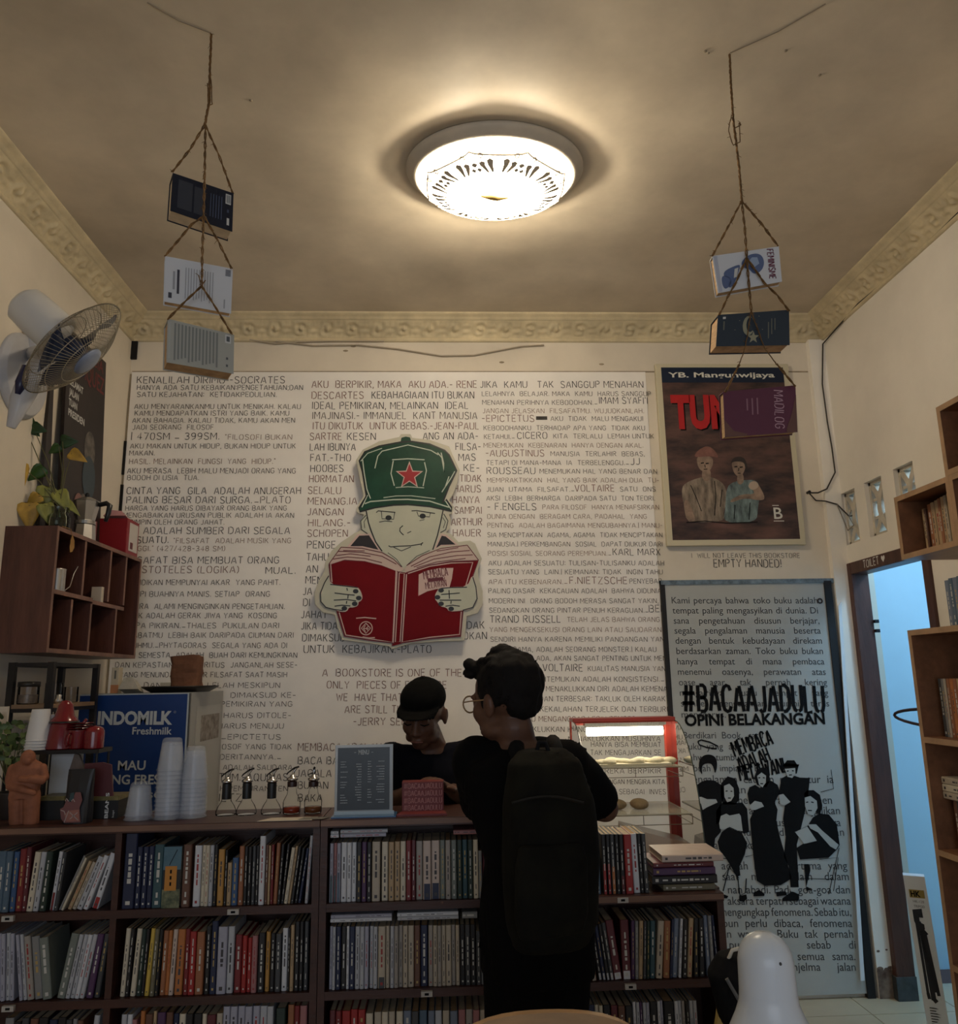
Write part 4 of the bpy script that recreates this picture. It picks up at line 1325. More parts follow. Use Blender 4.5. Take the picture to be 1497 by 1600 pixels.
def deco_white(m, at, n):
    for k in range(11):
        quad_uv(m, at, .30 + k * .04, .17, .312 + k * .04, .86 - .03 * (k % 3), 0)
    quad_uv(m, at, .12, .3, .15, .7, 0)
    quad_uv(m, at, .18, .25, .215, .78, 1)
    quad_uv(m, at, .06, .78, .11, .9, 1)
    for k in range(6):
        quad_uv(m, at, .89, .05 + k * .025, .97, .064 + k * .025, 1)
    quad_uv(m, at, .88, .72, .9, .92, 0)
    return [mat('pale_blurb', (.33, .34, .37), .5), mat('dark_blurb', (.05, .05, .07), .5)]


def deco_grey(m, at, n):
    for k in range(13):
        quad_uv(m, at, .10 + k * .052, .06, .126 + k * .052, .92 - .03 * (k % 4), 0)
    quad_uv(m, at, .02, .06, .05, .9, 1)
    quad_uv(m, at, .86, .05, .95, .26, 2)
    quad_uv(m, at, .88, .09, .93, .22, 3, .0014)
    quad_uv(m, at, .88, .62, .91, .68, 3)
    quad_uv(m, at, .88, .8, .91, .86, 3)
    return [mat('grey_blurb', (.22, .23, .22), .5), mat('light_blurb', (.42, .43, .40), .5), m_wpr, m_gpr]


T1 = math.radians(27)
hung_book('thick navy book hung edgewise, topmost on the twine nearer the fan', 2.03, T1, ((270, 270), (365, 302), (363, 362), (266, 329)), .058, mat('navy_glossy_cover', (.008, .013, .028), .3), None, m_pages2, deco_navy)
hung_book('white book hung edgewise under the navy one', 2.03, T1 - .08, ((258, 400), (364, 420), (361, 490), (256, 471)), .026, mat('white_cover', (.62, .64, .68), .4), None, m_pages, deco_white)
hung_book('thick grey book, lowest on the twine nearer the fan', 2.03, T1, ((262, 498), (366, 523), (365, 584), (260, 566)), .062, mat('grey_cover', (.40, .40, .36), .5), None, m_pages, deco_grey)


def deco_blue_art(m, at, n):
    quad_uv(m, at, .02, .02, .07, .98, 0)
    for poly in ([(.14, .45), (.30, .36), (.40, .34), (.36, .5), (.30, .74), (.22, .92), (.16, .9), (.22, .66), (.12, .6)], [(.40, .3), (.52, .12), (.66, .10), (.74, .2), (.76, .42), (.70, .62), (.58, .68), (.52, .5), (.44, .46)],
                 [(.09, .56), (.2, .6), (.24, .8), (.12, .96), (.08, .8)]):
        m.face([at(u, v, .0009) for u, v in soft(poly)][::-1], 1)
    m.face([at(u, v, .0014) for u, v in ((.50, .34), (.58, .2), (.66, .22), (.68, .4), (.58, .5))][::-1], 2)
    m.face([at(u, v, .0014) for u, v in ((.30, .44), (.36, .42), (.32, .66), (.27, .68))][::-1], 3)
    a, b = at(.815, .04, .0013), at(.815, .86, .0013)
    stroke_text(m, 'FEMINISME', a, b, .018, -n, 4, .16)
    return [mat('pale_lilac_print', (.45, .47, .55), .4), mat('blue_ink_wash', (.10, .14, .27), .4), mat('light_blue_wash', (.30, .38, .52), .4), m_wpr, mat('maroon_letter', (.13, .02, .05), .5)]


def deco_moon(m, at, n):
    R = []
    for k in range(13):
        t = math.radians(35 + k * 24)
        R.append((.43 + .13 * math.cos(t) * .62, .40 - .33 * math.sin(t) * .9))
    for k in range(12, -1, -1):
        t = math.radians(50 + k * 21.5)
        R.append((.455 + .10 * math.cos(t) * .55, .37 - .25 * math.sin(t) * .9))
    m.face([at(u, v, .0009) for u, v in R], 0)
    m.face([at(.50 + (.085 if k % 2 == 0 else .034) * math.sin(k * PI / 5), .76 - (.19 if k % 2 == 0 else .08) * math.cos(k * PI / 5), .0013) for k in range(10)], 0)
    for k in range(3):
        quad_uv(m, at, .70 + k * .045, .22 + .1 * (k == 0), .715 + k * .045, .80 - .12 * k, 1)
    quad_uv(m, at, .07, .08, .11, .15, 2)
    quad_uv(m, at, .08, .22, .10, .5, 1)
    for u, v in ((.3, .22), (.36, .55), (.57, .12), (.24, .5), (.62, .52)):
        quad_uv(m, at, u, v, u + .01, v + .02, 0)
    return [mat('pale_gold_print', (.30, .29, .20), .4), mat('dull_gold_print', (.13, .135, .11), .5), m_wpr]


def deco_purple(m, at, n):
    a, b = at(.695, .07, .001), at(.695, .88, .001)
    stroke_text(m, 'MADILOG', a, b, .026, -n, 0, .10)
    for k in range(3):
        quad_uv(m, at, .31 + k * .07, .2, .33 + k * .07, .46 + .1 * (k > 0), 1)
    m.face([at(u, v, .001) for u, v in ((.0, .62), (.12, .88), (.3, .96), (.3, 1), (0, 1))][::-1], 2)
    m.face([at(u, v, .001) for u, v in ((1, .2), (.93, .6), (.85, .92), (.85, 1), (1, 1))][::-1], 2)
    return [mat('pink_letter', (.48, .30, .36), .5), mat('pink_small_print', (.26, .13, .17), .5), mat('brown_worn_edge', (.13, .06, .05), .5)]


hung_book('white book with blue ink picture, topmost on the twine before the poster', 2.07, -.05, ((1113, 400), (1217, 385), (1222, 440), (1122, 458)), .028, mat('white_cover', (.6, .6, .6)), None, m_pages, deco_blue_art)
hung_book('dark blue book with a pale moon and star, middle of the twine before the poster', 2.07, .02, ((1122, 492), (1233, 484), (1234, 539), (1119, 541)), .060, mat('dark_blue_cover', (.022, .036, .055), .4), None, m_pages, deco_moon)
hung_book('purple book with tall pink letters, lowest on the twine before the poster', 2.05, .06, ((1130, 612), (1243, 602), (1246, 675), (1133, 683)), .030, mat('purple_cover', (.105, .025, .055), .35), None, m_pages, deco_purple)


def twine(label, y, paths):
    o = MB()
    rnd = random.Random(5)
    for pts, strands in paths:
        Q = [P(px, py, y + dy) for px, py, dy in pts]
        L = [Q[0]]
        for i in range(len(Q) - 1):
            n = max(2, int((Q[i + 1] - Q[i]).length / .009))
            for k in range(1, n + 1):
                L.append(Q[i].lerp(Q[i + 1], k / n))
        for s in range(strands):
            pp = []
            for i, p in enumerate(L):
                a = i * .9 + s * 2 * PI / strands
                r = .0022 if strands > 1 else .0006
                pp.append(p + Vector((math.cos(a) * r + rnd.uniform(-.0006, .0006), math.sin(a) * r, 0)))
            o.tube(pp, .0019 if strands > 1 else .0016, 5)
        for i in range(0, len(L), 2):
            if rnd.random() < .55:
                d = Vector((rnd.uniform(-1, 1), rnd.uniform(-.6, .2), rnd.uniform(-1, 1))) * .010
                o.tube([L[i], L[i] + d * .6, L[i] + d + Vector((0, 0, -.002))], [.0009, .0008, .0004], 4)
    ob = o.build('hanging_twine', m_twine)
    return tag(ob, label, 'twine')


twine('brown jute twine carrying three books, nearer the fan', 2.03, [
    ([(330, 53, .0), (328, 110, 0), (327, 160, 0), (320, 195, 0)], 3), ([(327, 100, 0), (331, 140, 0), (331, 163, 0), (326, 164, 0), (324, 130, 0)], 1),
    ([(320, 195, 0), (298, 232, 0), (269, 269, .005)], 2), ([(321, 196, 0), (343, 245, .02), (364, 303, .09)], 2), ([(321, 195, 0), (320, 262, -.003), (318, 338, -.003), (316, 400, -.002), (315, 447, .0)], 2),
    ([(318, 338, -.004), (300, 350, -.004), (258, 400, -.002)], 2), ([(319, 338, -.004), (340, 375, .01), (362, 420, .055)], 2),
    ([(315, 447, -.004), (290, 470, -.006), (262, 499, -.004)], 2), ([(315, 447, -.004), (338, 482, .01), (362, 522, .06)], 2), ([(310, 430, .0), (315, 447, -.002), (321, 438, .0)], 1)])
twine('brown jute twine carrying three books before the poster', 2.06, [
    ([(1140, 85, .045), (1142, 130, .03), (1146, 190, 0), (1150, 220, 0), (1155, 262, 0), (1159, 314, 0)], 3), ([(1143, 180, 0), (1138, 205, 0), (1146, 227, 0), (1156, 222, 0), (1156, 200, 0), (1155, 192, 0)], 1), ([(1148, 200, 0), (1158, 195, 0), (1156, 191, 0)], 1),
    ([(1159, 314, 0), (1140, 350, 0), (1113, 400, 0)], 2), ([(1159, 314, 0), (1190, 350, 0), (1216, 385, 0)], 2), ([(1159, 314, 0), (1164, 360, -.002), (1167, 403, -.004), (1171, 450, -.004), (1174, 487, -.002)], 2),
    ([(1167, 403, -.004), (1148, 445, -.006), (1138, 462, .0), (1124, 492, .0)], 2), ([(1167, 403, -.004), (1195, 443, -.006), (1215, 462, 0), (1233, 486, 0)], 2),
    ([(1155, 570, .0), (1133, 613, -.012)], 2), ([(1213, 568, .0), (1243, 604, -.012)], 2), ([(1174, 487, 0), (1165, 540, .01), (1155, 570, .012)], 1), ([(1174, 487, 0), (1195, 545, .01), (1213, 568, .012)], 1)])

# ------------------------------------------------------------------ wall fan
m_wplastic = mat('grey_white_plastic', (.50, .50, .52), .35)
m_bplastic = mat('blue_grey_plastic', (.20, .24, .34), .3)
FC = P(115, 545, 2.62)
fn = Vector((.72, .20, -.66)).normalized()
fan = thing('wall_fan', 'round wall fan with a wire cage beside the leaning poster', 'fan', (XL, 2.85, 2.6))
fu = fn.cross(Vector((0, 0, 1))).normalized()
fv = fn.cross(fu).normalized()
FM = Matrix((( fu.x, fv.x, fn.x, FC.x), (fu.y, fv.y, fn.y, FC.y), (fu.z, fv.z, fn.z, FC.z), (0, 0, 0, 1)))
mb = MB()
wp = PX(32, 588, XL)
WM = Matrix.Translation(Vector((XL, wp.y, wp.z))) @ Matrix.Rotation(PI / 2, 4, 'Y')
mb.lathe([(0.0005, 0), (.165, 0), (.165, .012), (.15, .03), (.09, .042), (.0005, .046)], 40, M=WM)
mb.box((XL + .02, wp.y - .03, wp.z + .02), (XL + .07, wp.y + .03, wp.z + .23), ch=.012)
mb.build('wall_plate', m_wplastic, fan, smooth=False, bevel=.003)
mb = MB()
arm = [Vector((XL + .05, wp.y - .02, wp.z + .08)), P(78, 552, 2.78), P(52, 585, 2.74), P(33, 625, 2.72), P(17, 668, 2.72)]
mb.tube(arm, [.03, .04, .042, .036, .015], 12)
mb.tube([P(60, 560, 2.76), P(85, 535, 2.72), FC - fn * .10], [.03, .034, .03], 12)
mb.build('arm', m_wplastic, fan, smooth=True)
mb = MB()
mb.tube([P(40, 572, 2.69), P(33, 598, 2.685), P(28, 616, 2.69)], [.012, .020, .010], 10)
mb.build('control_panel', mat('dark_blue_panel', (.02, .02, .06), .25), fan, smooth=True)
mb = MB()
mb.lathe([(0.0005, -.235), (.05, -.232), (.068, -.215), (.072, -.17), (.074, -.07), (.06, -.06), (0.0005, -.055)], 28, M=FM)
mb.build('motor_housing', mat('white_fan_plastic', (.58, .57, .55), .35), fan, smooth=True)
m_wire = mat('pale_wire', (.38, .34, .26), .35, .6)
RC_ = .205
cage = MB()


def cage_pt(a, r, front):
    z = (.062 * (1 - (r / RC_) ** 2.6) if front else -.058 * (1 - (r / RC_) ** 2.6))
    return FM @ Vector((r * math.cos(a), r * math.sin(a), z))


for front in (0, 1):
    for k in range(72):
        a = 2 * PI * k / 72
        pts = [cage_pt(a + (.12 * (r / RC_) if front else 0), r, front) for r in (.055, .10, .145, .18, .198, RC_)]
        cage.tube(pts, .0010, 4, caps=False)
    for r in (.10, .15, RC_):
        cage.tube([cage_pt(2 * PI * k / 48, r, front) for k in range(48)], .0022 if r == RC_ else .0014, 5, closed=True)
cage.build('cage', m_wire, fan)
mb = MB()
mb.lathe([(0.0005, .075), (.04, .074), (.055, .066), (.057, .056), (.0005, .055)], 28, M=FM)
mb.build('badge', m_bplastic, fan, smooth=True)
mb = MB()
mb.lathe([(0.0005, .03), (.03, .028), (.036, .01), (.036, -.03), (.0005, -.03)], 20, M=FM)
for k in range(3):
    a0 = 2 * PI * k / 3 + .5
    vs, fs = [], []
    for i in range(9):
        r = .03 + .155 * i / 8
        w = .25 + .42 * math.sin(min(1, i / 7) * PI * .62)
        for j in range(5):
            t = (j / 4 - .5)
            vs.append(FM @ Vector((r * math.cos(a0 + t * w * 1.5), r * math.sin(a0 + t * w * 1.5), t * .045 + .006 * math.sin(i))))
    for i in range(8):
        for j in range(4):
            fs.append((i * 5 + j, i * 5 + j + 1, (i + 1) * 5 + j + 1, (i + 1) * 5 + j))
    mb.add(vs, fs, 0)
mb.build('blade', mat('dark_blue_blade', (.015, .025, .06), .25), fan, smooth=True)

# ------------------------------------------------------------------ compartment shelf on the left wall
SX = -1.43
m_swood = mat('reddish_brown_wood', (.090, .034, .024), .38, var=.35, vs=4, stretch=(5, 5, .7), bump=.06, bs=25)
m_sedge = mat('worn_wood_edge', (.20, .10, .07), .5, var=.3, vs=12)
zs = Zm(0, 760, 4.446)


def sy(zx, zy):
    return PX(*zs(zx, zy), SX)


sy0, sy1, sz0, sz1 = 2.985, 3.83, 1.585, 2.05
wshelf = thing('wall_shelf', 'reddish-brown compartment shelf on the wall below the fan', 'shelf', (XL, (sy0 + sy1) / 2, sz0))
t = .016
sxb = XL + .001


def board(nm, lo, hi):
    b = MB()
    b.box(lo, hi)
    b.box((hi[0] - .0005, lo[1], lo[2]), (hi[0] + .0012, hi[1], hi[2]), 1)
    return b.build(nm, [m_swood, m_sedge], wshelf, bevel=0)


board('side_panel', (sxb, sy0, sz0), (SX, sy0 + t, sz1))
board('side_panel', (sxb, sy1 - t, sz0), (SX, sy1, sz1))
board('top', (sxb, sy0 + t, sz1 - t), (SX, sy1 - t, sz1))
board('bottom', (sxb, sy0 + t, sz0), (SX, sy1 - t, sz0 + t))
mb = MB()
mb.box((sxb, sy0 + t, sz0 + t), (sxb + .006, sy1 - t, sz1 - t))
mb.build('back_panel', m_swood, wshelf)
ya, yb, yc_ = sy(605, 350).y, sy(780, 430).y, sy(885, 475).y
ye, yf, yg = sy(495, 900).y, sy(627, 950).y, sy(800, 1000).y
zmid = 1.80
board('shelf_board', (sxb + .006, sy0 + t, zmid), (SX - .002, yf + t / 2, zmid + t))
board('shelf_board', (sxb + .006, yf + t / 2, zmid - .008), (SX - .002, yc_ + t / 2, zmid + t - .008))
for y_ in (ya, yb, yc_):
    board('divider', (sxb + .006, y_ - t / 2, zmid + t), (SX - .002, y_ + t / 2, sz1 - t))
for y_ in (ye, yf, yg):
    board('divider', (sxb + .006, y_ - t / 2, sz0 + t), (SX - .002, y_ + t / 2, zmid - .008))
m_steel = mat('brushed_steel', (.55, .53, .50), .28, .95)
# things in and on the shelf
mb = MB()
c = Vector((SX - .05, sy0 + .135, zmid + t))
mb.lathe([(.0005, .001), (.030, .001), (.031, .006), (.031, .088), (.0325, .090), (.030, .090), (.029, .004), (.0005, .004)], 28, c=c)
cup = thing('steel_cup', 'plain steel cup in the nearest compartment of the wall shelf', 'cup', c)
mb.build('cup_body', m_steel, cup, smooth=True)
hb = MB()
hb.tube([c + Vector((.012 * math.cos(a) * 0 + 0, -.031 - .018 * math.sin(a), .045 + .028 * math.cos(a))) for a in [k * PI / 8 for k in range(9)]], .003, 6)
hb.build('handle', m_steel, cup, smooth=True)
mb = MB()
mb.tube([(SX - .03, ya - .10, zmid + t + .004), (SX - .028, ya - .05, zmid + t + .03), (SX - .03, ya - .02, zmid + t + .085), (SX - .02, ya - .012, zmid + t + .115)], .0022, 6)
mb.ball((SX - .03, ya - .10, zmid + t + .006), (.008, .014, .005), 10, 6)
tag(mb.build('long_spoon', m_steel, smooth=True), 'thin bent metal spoon leaning in the wall shelf', 'spoon')
mb = MB()
mb.box((SX - .06, yb - .034, zmid + t - .008), (SX - .015, yb - .012, zmid + t + .060), ch=.002)
tag(mb.build('paper_packet', mat('cream_paper', (.58, .50, .40), .7)), 'small cream paper packet in the upper compartments of the wall shelf', 'packet')
jar = thing('glass_jar', 'clear jar with white contents at the foot of the wall shelf', 'jar', (SX - .05, yg + .035, sz0 + t))
mb = MB()
mb.lathe([(.0005, .0005), (.022, .0005), (.0235, .004), (.0235, .062), (.018, .070), (.018, .076)], 20, c=(SX - .05, yg + .035, sz0 + t))
mb.build('glass_body', glassy('clear_glass', (.93, .95, .95), .25), jar, smooth=True)
mb = MB()
mb.lathe([(.0005, .003), (.021, .003), (.021, .020), (.0005, .021)], 20, c=(SX - .05, yg + .035, sz0 + t))
mb.build('jar_contents', mat('white_powder', (.66, .62, .56), .8), jar, smooth=True)
mb = MB()
mb.lathe([(.0005, .082), (.020, .082), (.020, .072), (.0005, .071)], 20, c=(SX - .05, yg + .035, sz0 + t))
mb.build('jar_lid', mat('dark_lid', (.03, .025, .02), .4), jar, smooth=True)
mb = MB()
lp = sy(490, 320)
lv = [(0, 0), (.010, -.02), (.013, -.045), (.006, -.062), (-.004, -.066), (-.010, -.045), (-.008, -.02)]
mb.add([(SX + .006, lp.y + a, lp.z - .012 + b) for a, b in lv] + [(SX + .010 + .004 * math.sin(i), lp.y + a, lp.z - .012 + b) for i, (a, b) in enumerate(lv)],
       [tuple(range(7))[::-1], tuple(range(7, 14))] + [(k, (k + 1) % 7, 7 + (k + 1) % 7, 7 + k) for k in range(7)])
mb.tube([(SX + .007, lp.y, lp.z - .012), (SX + .005, lp.y - .01, sz1 + .004), (SX - .02, lp.y - .03, sz1 + .012)], .0014, 5)
tag(mb.build('dry_leaf', mat('ochre_dry_leaf', (.33, .17, .045), .6, var=.3, vs=20)), 'dry ochre leaf hanging over the edge of the wall shelf', 'leaf')

# potted climber in a glass jar
plant = thing('potted_plant', 'trailing plant with green and yellow leaves in a glass jar on the wall shelf', 'plant', (-1.50, 3.13, sz1))
pc = Vector((-1.50, 3.13, sz1))
mb = MB()
mb.lathe([(.0005, .001), (.040, .001), (.044, .006), (.044, .060), (.036, .074), (.037, .098), (.039, .099), (.034, .098), (.033, .074), (.041, .058), (.041, .008), (.0005, .006)], 24, c=pc)
mb.build('glass_pot', glassy('greenish_glass', (.78, .82, .72), .3), plant, smooth=True)
mb = MB()
mb.lathe([(.0005, .008), (.039, .008), (.039, .055), (.0005, .057)], 20, c=pc)
mb.build('soil', mat('dark_potting_soil', (.035, .025, .015), .9, var=.5, vs=60), plant)
m_leaf = {'g': mat('green_leaf', (.030, .075, .012), .4, var=.35, vs=14), 'y': mat('yellow_leaf', (.42, .25, .035), .5, var=.35, vs=14), 'l': mat('yellow_green_leaf', (.22, .22, .045), .45, var=.3, vs=14), 'd': mat('dark_green_leaf', (.018, .05, .012), .4, var=.3, vs=16)}
stems = MB()


def leaf(cen, tip_dir, nrm, L, W, key, parent, curl=.15, nm='leaf'):
    u = Vector(tip_dir).normalized()
    n = Vector(nrm)
    n = (n - u * n.dot(u)).normalized()
    s = u.cross(n)
    prof = [(-.08, .0), (-.12, .30), (-.02, .50), (.18, .52), (.42, .40), (.70, .22), (.9, .08), (1, 0)]
    vs, fs = [], []
    for i, (a, w) in enumerate(prof):
        bend = -n * (curl * L * a * a)
        for k in (-1, -.5, 0, .5, 1):
            vs.append(cen + u * (a * L) + s * (k * w * W) + bend + n * (abs(k) * w * W * .25))
    for i in range(len(prof) - 1):
        for k in range(4):
            fs.append((i * 5 + k, i * 5 + k + 1, i * 5 + 6 + k, i * 5 + 5 + k))
    b = MB()
    b.add(vs, fs)
    o = b.build(nm, m_leaf[key], parent, smooth=True)
    sd = o.modifiers.new('thick', 'SOLIDIFY')
    sd.thickness = .0012
    return o


cb = Vector((.5, -.8, -.2))
for px, py, y, tx, tz, L, W, k in ((36, 660, 3.10, .75, -.6, .085, .075, 'd'), (52, 668, 3.10, .9, -.25, .055, .05, 'd'), (98, 690, 3.16, .9, .0, .06, .055, 'd'), (92, 698, 3.16, -.4, -.3, .05, .04, 'g'), (112, 708, 3.14, .8, -.45, .07, .05, 'y'),
                                   (32, 728, 3.08, .25, -.9, .085, .055, 'y'), (66, 732, 3.10, -.6, -.6, .075, .055, 'g'), (45, 790, 3.08, .1, -.9, .10, .08, 'y'), (75, 765, 3.12, -.2, -.9, .09, .08, 'l'), (92, 770, 3.13, .5, -.8, .09, .06, 'l'), (70, 790, 3.09, .3, -.9, .08, .06, 'l'), (105, 785, 3.14, .7, -.7, .075, .03, 'l'), (60, 775, 3.10, -.7, -.7, .06, .05, 'y')):
    cen = P(px, py, y)
    leaf(cen, (tx, 0, tz), cb, L, W, k, plant)
    m1 = pc + Vector((0, 0, .1))
    mid = (m1 + cen) / 2 + Vector((random.uniform(-.02, .02), 0, .02))
    stems.tube([pc + Vector((0, 0, .05)), m1, mid, cen], [.0025, .0024, .002, .0014], 6)
stems.build('stems', mat('green_brown_stem', (.10, .09, .03), .6), plant, smooth=True)

# moka pot
mk = thing('moka_pot', 'aluminium moka pot with black handle beside the plant', 'coffee pot', (-1.485, 3.33, sz1))
c = Vector((-1.485, 3.33, sz1))
MK = Matrix.Translation(c) @ Matrix.Rotation(.35, 4, 'Z')
m_alu = mat('moka_aluminium', (.50, .48, .45), .3, .9)
mb = MB()
mb.lathe([(.0005, 0), (.044, 0), (.045, .004), (.040, .068), (.037, .070), (.0005, .071)], 8, M=MK)
mb.build('boiler', m_alu, mk)
mb = MB()
mb.lathe([(.036, .071), (.041, .071), (.041, .085), (.036, .085)], 24, M=MK)
mb.build('collar', m_alu, mk)
mb = MB()
mb.lathe([(.035, .085), (.037, .090), (.052, .165), (.050, .167), (.0005, .150)], 8, M=MK)
mb.prism([(.046, .150), (.070, .165), (.050, .120)], (0, .008, 0), (1, 0, 0), (0, 0, 1), .016, M=MK @ Matrix.Rotation(2.2, 4, 'Z'))
mb.build('jug', m_alu, mk)
mb = MB()
mb.lathe([(.051, .167), (.052, .170), (.02, .186), (.0005, .188)], 8, M=MK)
lid = mb.build('lid', m_alu, mk)
mb = MB()
mb.ball((0, 0, .196), (.010, .010, .011), 12, 8, M=MK)
mb.build('knob', mat('black_bakelite', (.012, .011, .011), .3), lid, smooth=True)
mb = MB()
HM = Matrix.Translation(c) @ Matrix.Rotation(.1, 4, 'Z')
mb.tube([(.048, 0, .155), (.078, 0, .163), (.092, 0, .152), (.088, 0, .12), (.080, 0, .085)], [.010, .011, .012, .011, .008], 8, M=HM)
mb.build('handle', mat('black_bakelite', (.012, .011, .011), .3), mk, smooth=True)
# red box
rb = thing('red_tea_box', 'red box with a white picture panel at the far end of the wall shelf', 'box', (-1.50, 3.72, sz1))
mb = MB()
mb.box((-1.575, 3.66, sz1 + .0005), (-1.44, 3.80, sz1 + .165), ch=.003)
box_body = mb.build('box_body', mat('red_box_card', (.26, .012, .018), .4), rb)
mb = MB()
mb.box((-1.44, 3.685, sz1 + .02), (-1.4388, 3.785, sz1 + .15))
mb.box((-1.4388, 3.70, sz1 + .03), (-1.4380, 3.73, sz1 + .06), 1)
mb.build('white_panel', [mat('white_panel_print', (.6, .55, .5), .5), c_dred], rb)
mb = MB()
mb.prism([(-.05, 0), (.05, 0), (.03, .022), (-.02, .028), (-.04, .015)], (-1.5, 3.70, sz1 + .166), (1, 0, 0), (0, .2, 1), .05)
tag(mb.build('pink_paper', mat('pink_tissue', (.62, .30, .30), .7)), 'crumpled pink paper lying on the red box', 'paper')

# poster boards leaning on the wall above the shelf
mq = thing('leaning_poster', 'dark poster with red and white lettering leaning on the wall behind the moka pot', 'poster', (-1.58, 3.47, sz1))
u_ = Vector((0, 1, 0))
v_ = Vector((-.040, 0, .92)).normalized()
o_ = Vector((-1.560, 3.275, sz1 + .001))
mb = MB()
mb.prism([(0, 0), (.39, 0), (.39, .925), (0, .925)], o_, u_, v_, -.016)
mb.build('board', mat('black_brown_poster', (.022, .012, .010), .45, var=.5, vs=3), mq)
mb = MB()
nn = u_.cross(v_)


def mqp(a, b, off=.0008):
    return o_ + u_ * a + v_ * b + nn * off


print_text(mb, 'GARCIA', mqp(.10, .855), u_, v_, .055, 0, .26, .01)
print_text(mb, 'MARQUEZ', mqp(.04, .755), u_, v_, .08, 0, .335, .01)
for k, s in enumerate(('SELAMAT', 'JALAN', 'TUAN', 'PRESIDEN')):
    print_text(mb, s, mqp(.03, .68 - .046 * k), u_, v_, .030, 1, (.13, .09, .08, .155)[k], .03)
mb.build('printed_title', [mat('dull_red_print', (.16, .022, .022), .5), m_wpr], mq)
mb = MB()
for ca, cb_, ra, rb_, mi in ((.25, .45, .055, .085, 0), (.25, .32, .065, .10, 1), (.22, .155, .07, .085, 0), (.16, .17, .045, .06, 2)):
    mb.face([mqp(ca + ra * math.cos(k * PI / 12), cb_ + rb_ * math.sin(k * PI / 12), .0008 + .0006 * mi) for k in range(24)], mi)
mb.box((-1.56, 3.6, sz1 + .03), (-1.5585, 3.615, sz1 + .14), 3)
mb.build('printed_picture', [mat('pale_stone_art', (.22, .19, .16), .6, vs=16, col2=(.05, .045, .04)), mat('slate_art', (.05, .07, .085), .6), mat('dim_pink_art', (.24, .12, .10), .6), mat('pinkish_mark', (.3, .12, .13), .6)], mq)
mb = MB()
mb.prism([(0, 0), (.070, 0), (.055, .72), (.03, .72)], (-1.585, 3.165, sz1 + .001), (0, 1, 0), Vector((-.03, 0, .72)).normalized(), -.014)
tag(mb.build('dark_board', mat('dark_grey_board', (.035, .028, .027), .5)), 'narrow dark board leaning on the wall behind the plant', 'board')
# ------------------------------------------------------------------ counter bookcases
CY, CD = 2.50, .235                    # front and depth of the counter
m_cwood = mat('dark_red_brown_wood', (.046, .016, .011), .4, var=.35, vs=4, stretch=(.6, 5, 5), bump=.05, bs=25)
m_ctop = mat('worn_counter_edge', (.16, .085, .055), .42, var=.3, vs=5, stretch=(.7, 4, 4))
m_tag = mat('white_price_tag', (.40, .38, .35), .6)
LV = [1.067, .837, .607, .377, .147]   # upper faces of the boards
BT = .022


def bookcase(name, label, x0, x1, levels, dividers=(), tags=()):
    o = thing(name, label, 'bookcase', ((x0 + x1) / 2, CY + CD / 2, 0))
    for x in (x0, x1 - .02):
        b = MB()
        b.box((x, CY + .002, 0), (x + .02, CY + CD, levels[0] - BT))
        b.build('side_panel', m_cwood, o)
    b = MB()
    b.box((x0, CY - .004, levels[0] - BT), (x1, CY + CD + .01, levels[0]))
    b.box((x0, CY - .0055, levels[0] - BT * .8), (x1, CY - .004, levels[0] - BT * .1), 1)
    b.build('worktop', [m_cwood, m_ctop], o, bevel=.002)
    for z in levels[1:]:
        b = MB()
        b.box((x0 + .02, CY + .004, z - BT), (x1 - .02, CY + CD - .008, z))
        b.build('shelf_board', m_cwood, o)
    for x in dividers:
        b = MB()
        b.box((x - .009, CY + .006, levels[-1]), (x + .009, CY + CD - .008, levels[0] - BT))
        b.build('divider', m_cwood, o)
    b = MB()
    b.box((x0 + .02, CY + CD - .008, levels[-1] - BT), (x1 - .02, CY + CD - .002, levels[0] - BT))
    b.build('back_panel', m_cwood, o)
    b = MB()
    b.box((x0 + .02, CY + .03, 0), (x1 - .02, CY + .045, levels[-1] - BT))
    b.build('plinth', m_cwood, o)
    for px, py in tags:
        p = P(px, py, CY + .002)
        zz = min(levels, key=lambda q: abs(q - BT / 2 - p.z)) - BT / 2
        b = MB()
        b.box((p.x - .016, CY - .0075, zz - .007), (p.x + .016, CY - .0055 + .0095, zz + .007))
        b.box((p.x - .006, CY - .0082, zz - .003), (p.x + .006, CY - .0074, zz + .003), 1)
        b.build('price_tag', [m_tag, m_ink], o)
    return o


bookcase('bookcase', 'dark wooden counter bookcase under the bottles and plastic cups', -1.60, -.366, LV, (-.945,), ((14, 1435), (15, 1569), (365, 1432)))
bookcase('bookcase', 'dark wooden counter bookcase under the menu card', -.364, .372, LV, (), ((667, 1560),))
bookcase('bookcase', 'low dark wooden bookcase in front of the red display case', .374, .815, LV[1:], (), ((973, 1415), (985, 1548)))

